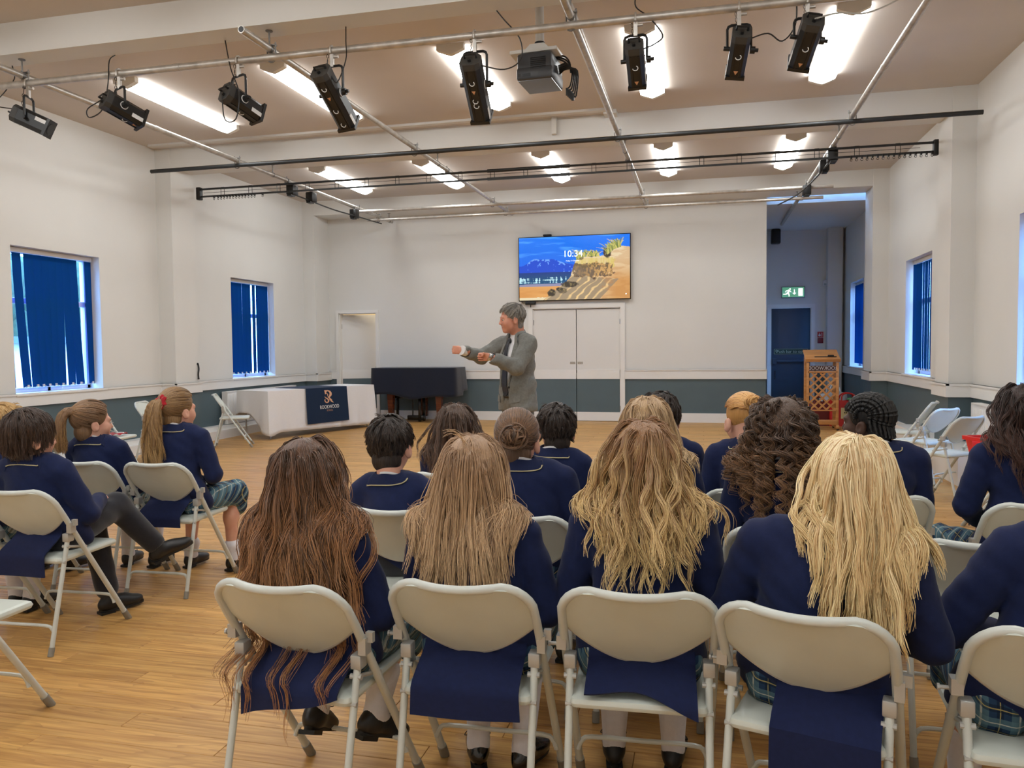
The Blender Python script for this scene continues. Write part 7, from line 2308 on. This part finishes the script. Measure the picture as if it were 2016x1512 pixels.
    for i in range(4):
        p = wr[-1] - u * (0.045 + 0.020 * i) + V3(0, 0, -1) * 0.052 + V3(-0.02, -0.02, 0); MB().sphere(p, 0.0075, 8, 5).build('cuff_button', M['black'], jk)
    # shirt, tie
    S = SDF()
    S.ell((0, 0.0, 1.32), (0.165, 0.122, 0.20), None, 0.06); S.ell((0, 0.005, 1.13), (0.155, 0.122, 0.17), None, 0.06); S.cap((-0.09, -0.01, 1.475), (0.09, -0.01, 1.475), 0.06, 0.06, 0.05)
    S.cap(Nb + V3(0, 0, -0.05), Nb + V3(0, 0.01, 0.03), 0.066, 0.060, 0.03)
    sh_o = link('shirt', mesh_np('shirt', *S.mesh(0.011)), M['shirt'], root)
    collar_band(sh_o, S, Nb + V3(0, 0.008, 0.012), M['shirt'], 'shirt')
    for q in (-1, 1):
        d = (wr[q] - el[q]); d /= np.linalg.norm(d)
        if q > 0: MB().tube([wr[q] - d * 0.03, wr[q] + d * 0.028], [0.041, 0.043], 14).build('shirt_cuff', M['shirt'], sh_o)
    def ts(P, lim):
        P = np.asarray(P, float)
        for _ in range(3):
            d = S.ev(P[None])[0]; P = P + S.grad(P[None])[0] * (lim - d)
        return P
    mb = MB()
    def tie(p, w):
        z = 1.515 - 0.50 * w; hw = np.interp(w, [0, .08, .12, .9, 0.93, 1.0], [0.020, 0.016, 0.020, 0.040, 0.040, 0.002])
        b = ts(V3(0.0, 0.13, max(z, 1.06)), 0.010); return (b[0] + (p - .5) * 2 * hw, b[1] + 0.004, z)
    mb.sheet(tie, 4, 26, 0.006); to = mb.build('tie', M['tie'], root)
    kb = ts(V3(0, 0.11, 1.515), 0.012); MB().sphere(kb, 0.022, 10, 7, (1.0, 0.7, 1.1)).build('tie_knot', M['tie'], to)
    # trousers
    T = SDF(); T.ell((0, 0, 0.965), (0.158, 0.118, 0.12), None, 0.05)
    kn = {-1: V3(-0.105, 0.03, 0.50), 1: V3(0.11, 0.02, 0.50)}; an = {-1: V3(-0.125, -0.01, 0.085), 1: V3(0.135, 0.0, 0.085)}
    for q in (-1, 1):
        T.cap((q * 0.082, 0.0, 0.90), kn[q], 0.098, 0.078, 0.03); T.cap(kn[q], an[q] + V3(0, 0, -0.015), 0.078, 0.066, 0.03)
    T.disp = lambda P: 0.004 * np.sin(P[:, 2] * 34 + 5 * np.sin(P[:, 0] * 16))
    link('trousers', mesh_np('trousers', *T.mesh(0.011)), M['suit_trouser'], root)
    MB().tube([(0.158 * math.cos(a), 0.118 * math.sin(a), 1.02) for a in [2 * math.pi * k / 28 for k in range(28)]], 0.017, 6, closed=True).build('belt', M['black'], root)
    for q in (-1, 1): shoe(root, an[q], V3(q * 0.2, 1, 0), M['shoe_matt'], 1.12)
    # body
    H = head_sdf(Hc, HR, s, None, True)
    H.cap(Hc + HR @ (s * V3(0, -0.022, -0.05)), Nb + V3(0, 0.0, -0.05), 0.050 * s, 0.051 * s, 0.03)
    H.cap(Hc + HR @ (s * V3(0, -0.055, -0.03)), Nb + V3(0, -0.01, -0.02), 0.036 * s, 0.044 * s, 0.03)
    parts = [H.mesh(0.0042)]
    B = SDF(); B.ell((0, 0, 1.30), (0.15, 0.105, 0.2), None, 0.06); B.ell((0, 0, 1.05), (0.14, 0.10, 0.2), None, 0.06); B.cap((-0.1, -0.01, 1.46), (0.1, -0.01, 1.46), 0.05, 0.05, 0.05); B.cap((0, 0, 1.45), Nb, 0.06, 0.055, 0.03)
    for q in (-1, 1):
        B.cap(sh[q], el[q], 0.05, 0.042, 0.03); B.cap(el[q], wr[q], 0.042, 0.028, 0.03)
        B.cap((q * 0.082, 0, 0.90), kn[q], 0.08, 0.055, 0.03); B.cap(kn[q], an[q], 0.055, 0.035, 0.03); B.cap(an[q], an[q] + V3(q * 0.02, 0.1, -0.045), 0.032, 0.022, 0.02)
    parts.append(B.mesh(0.013))
    for q in (-1, 1):
        d = fist[q] - wr[q]; d /= np.linalg.norm(d); up = V3(0, 0, 1)
        n = np.cross(up, d) if q < 0 else np.cross(d, up)
        parts.append(hand_sdf(wr[q] + d * 0.012, d, n + V3(0, 0, -0.15), 1.0, 0.4, q < 0, True).mesh(0.0035))
    link('body', mesh_np('body', *join_vf(parts)), M['skin_man'], root)
    d = (wr[-1] - el[-1]); d /= np.linalg.norm(d)
    MB().tube([wr[-1] + d * 0.004, wr[-1] + d * 0.024], 0.0335, 16).disc(wr[-1] + d * 0.014 + V3(-0.03, -0.014, 0.008), (-1, -0.4, 0.2), 0.019, 0.012).build('wrist_watch', M['chrome'], root)
    face_parts(root, Hc, HR, s, hair_mats('grey', *HC['grey'])[1])
    coll = SDF(); coll.ell(Hc + HR @ (s * CR_C), s * CR_R, HR, 0.03); coll.cap(Hc, Nb, 0.055, 0.06, 0.03)
    make_hair(root, dict(style='short', nape_r=0.88, chair=False, col='grey', len=0.05, guides=420, per=12, vol=0.010, seed=61, whorl=(-0.035, -0.05, 0.10), sweep=(0.25, 0.1, 0), grav=0.10, capth=0.005), Hc, HR, s, coll)
build_man()
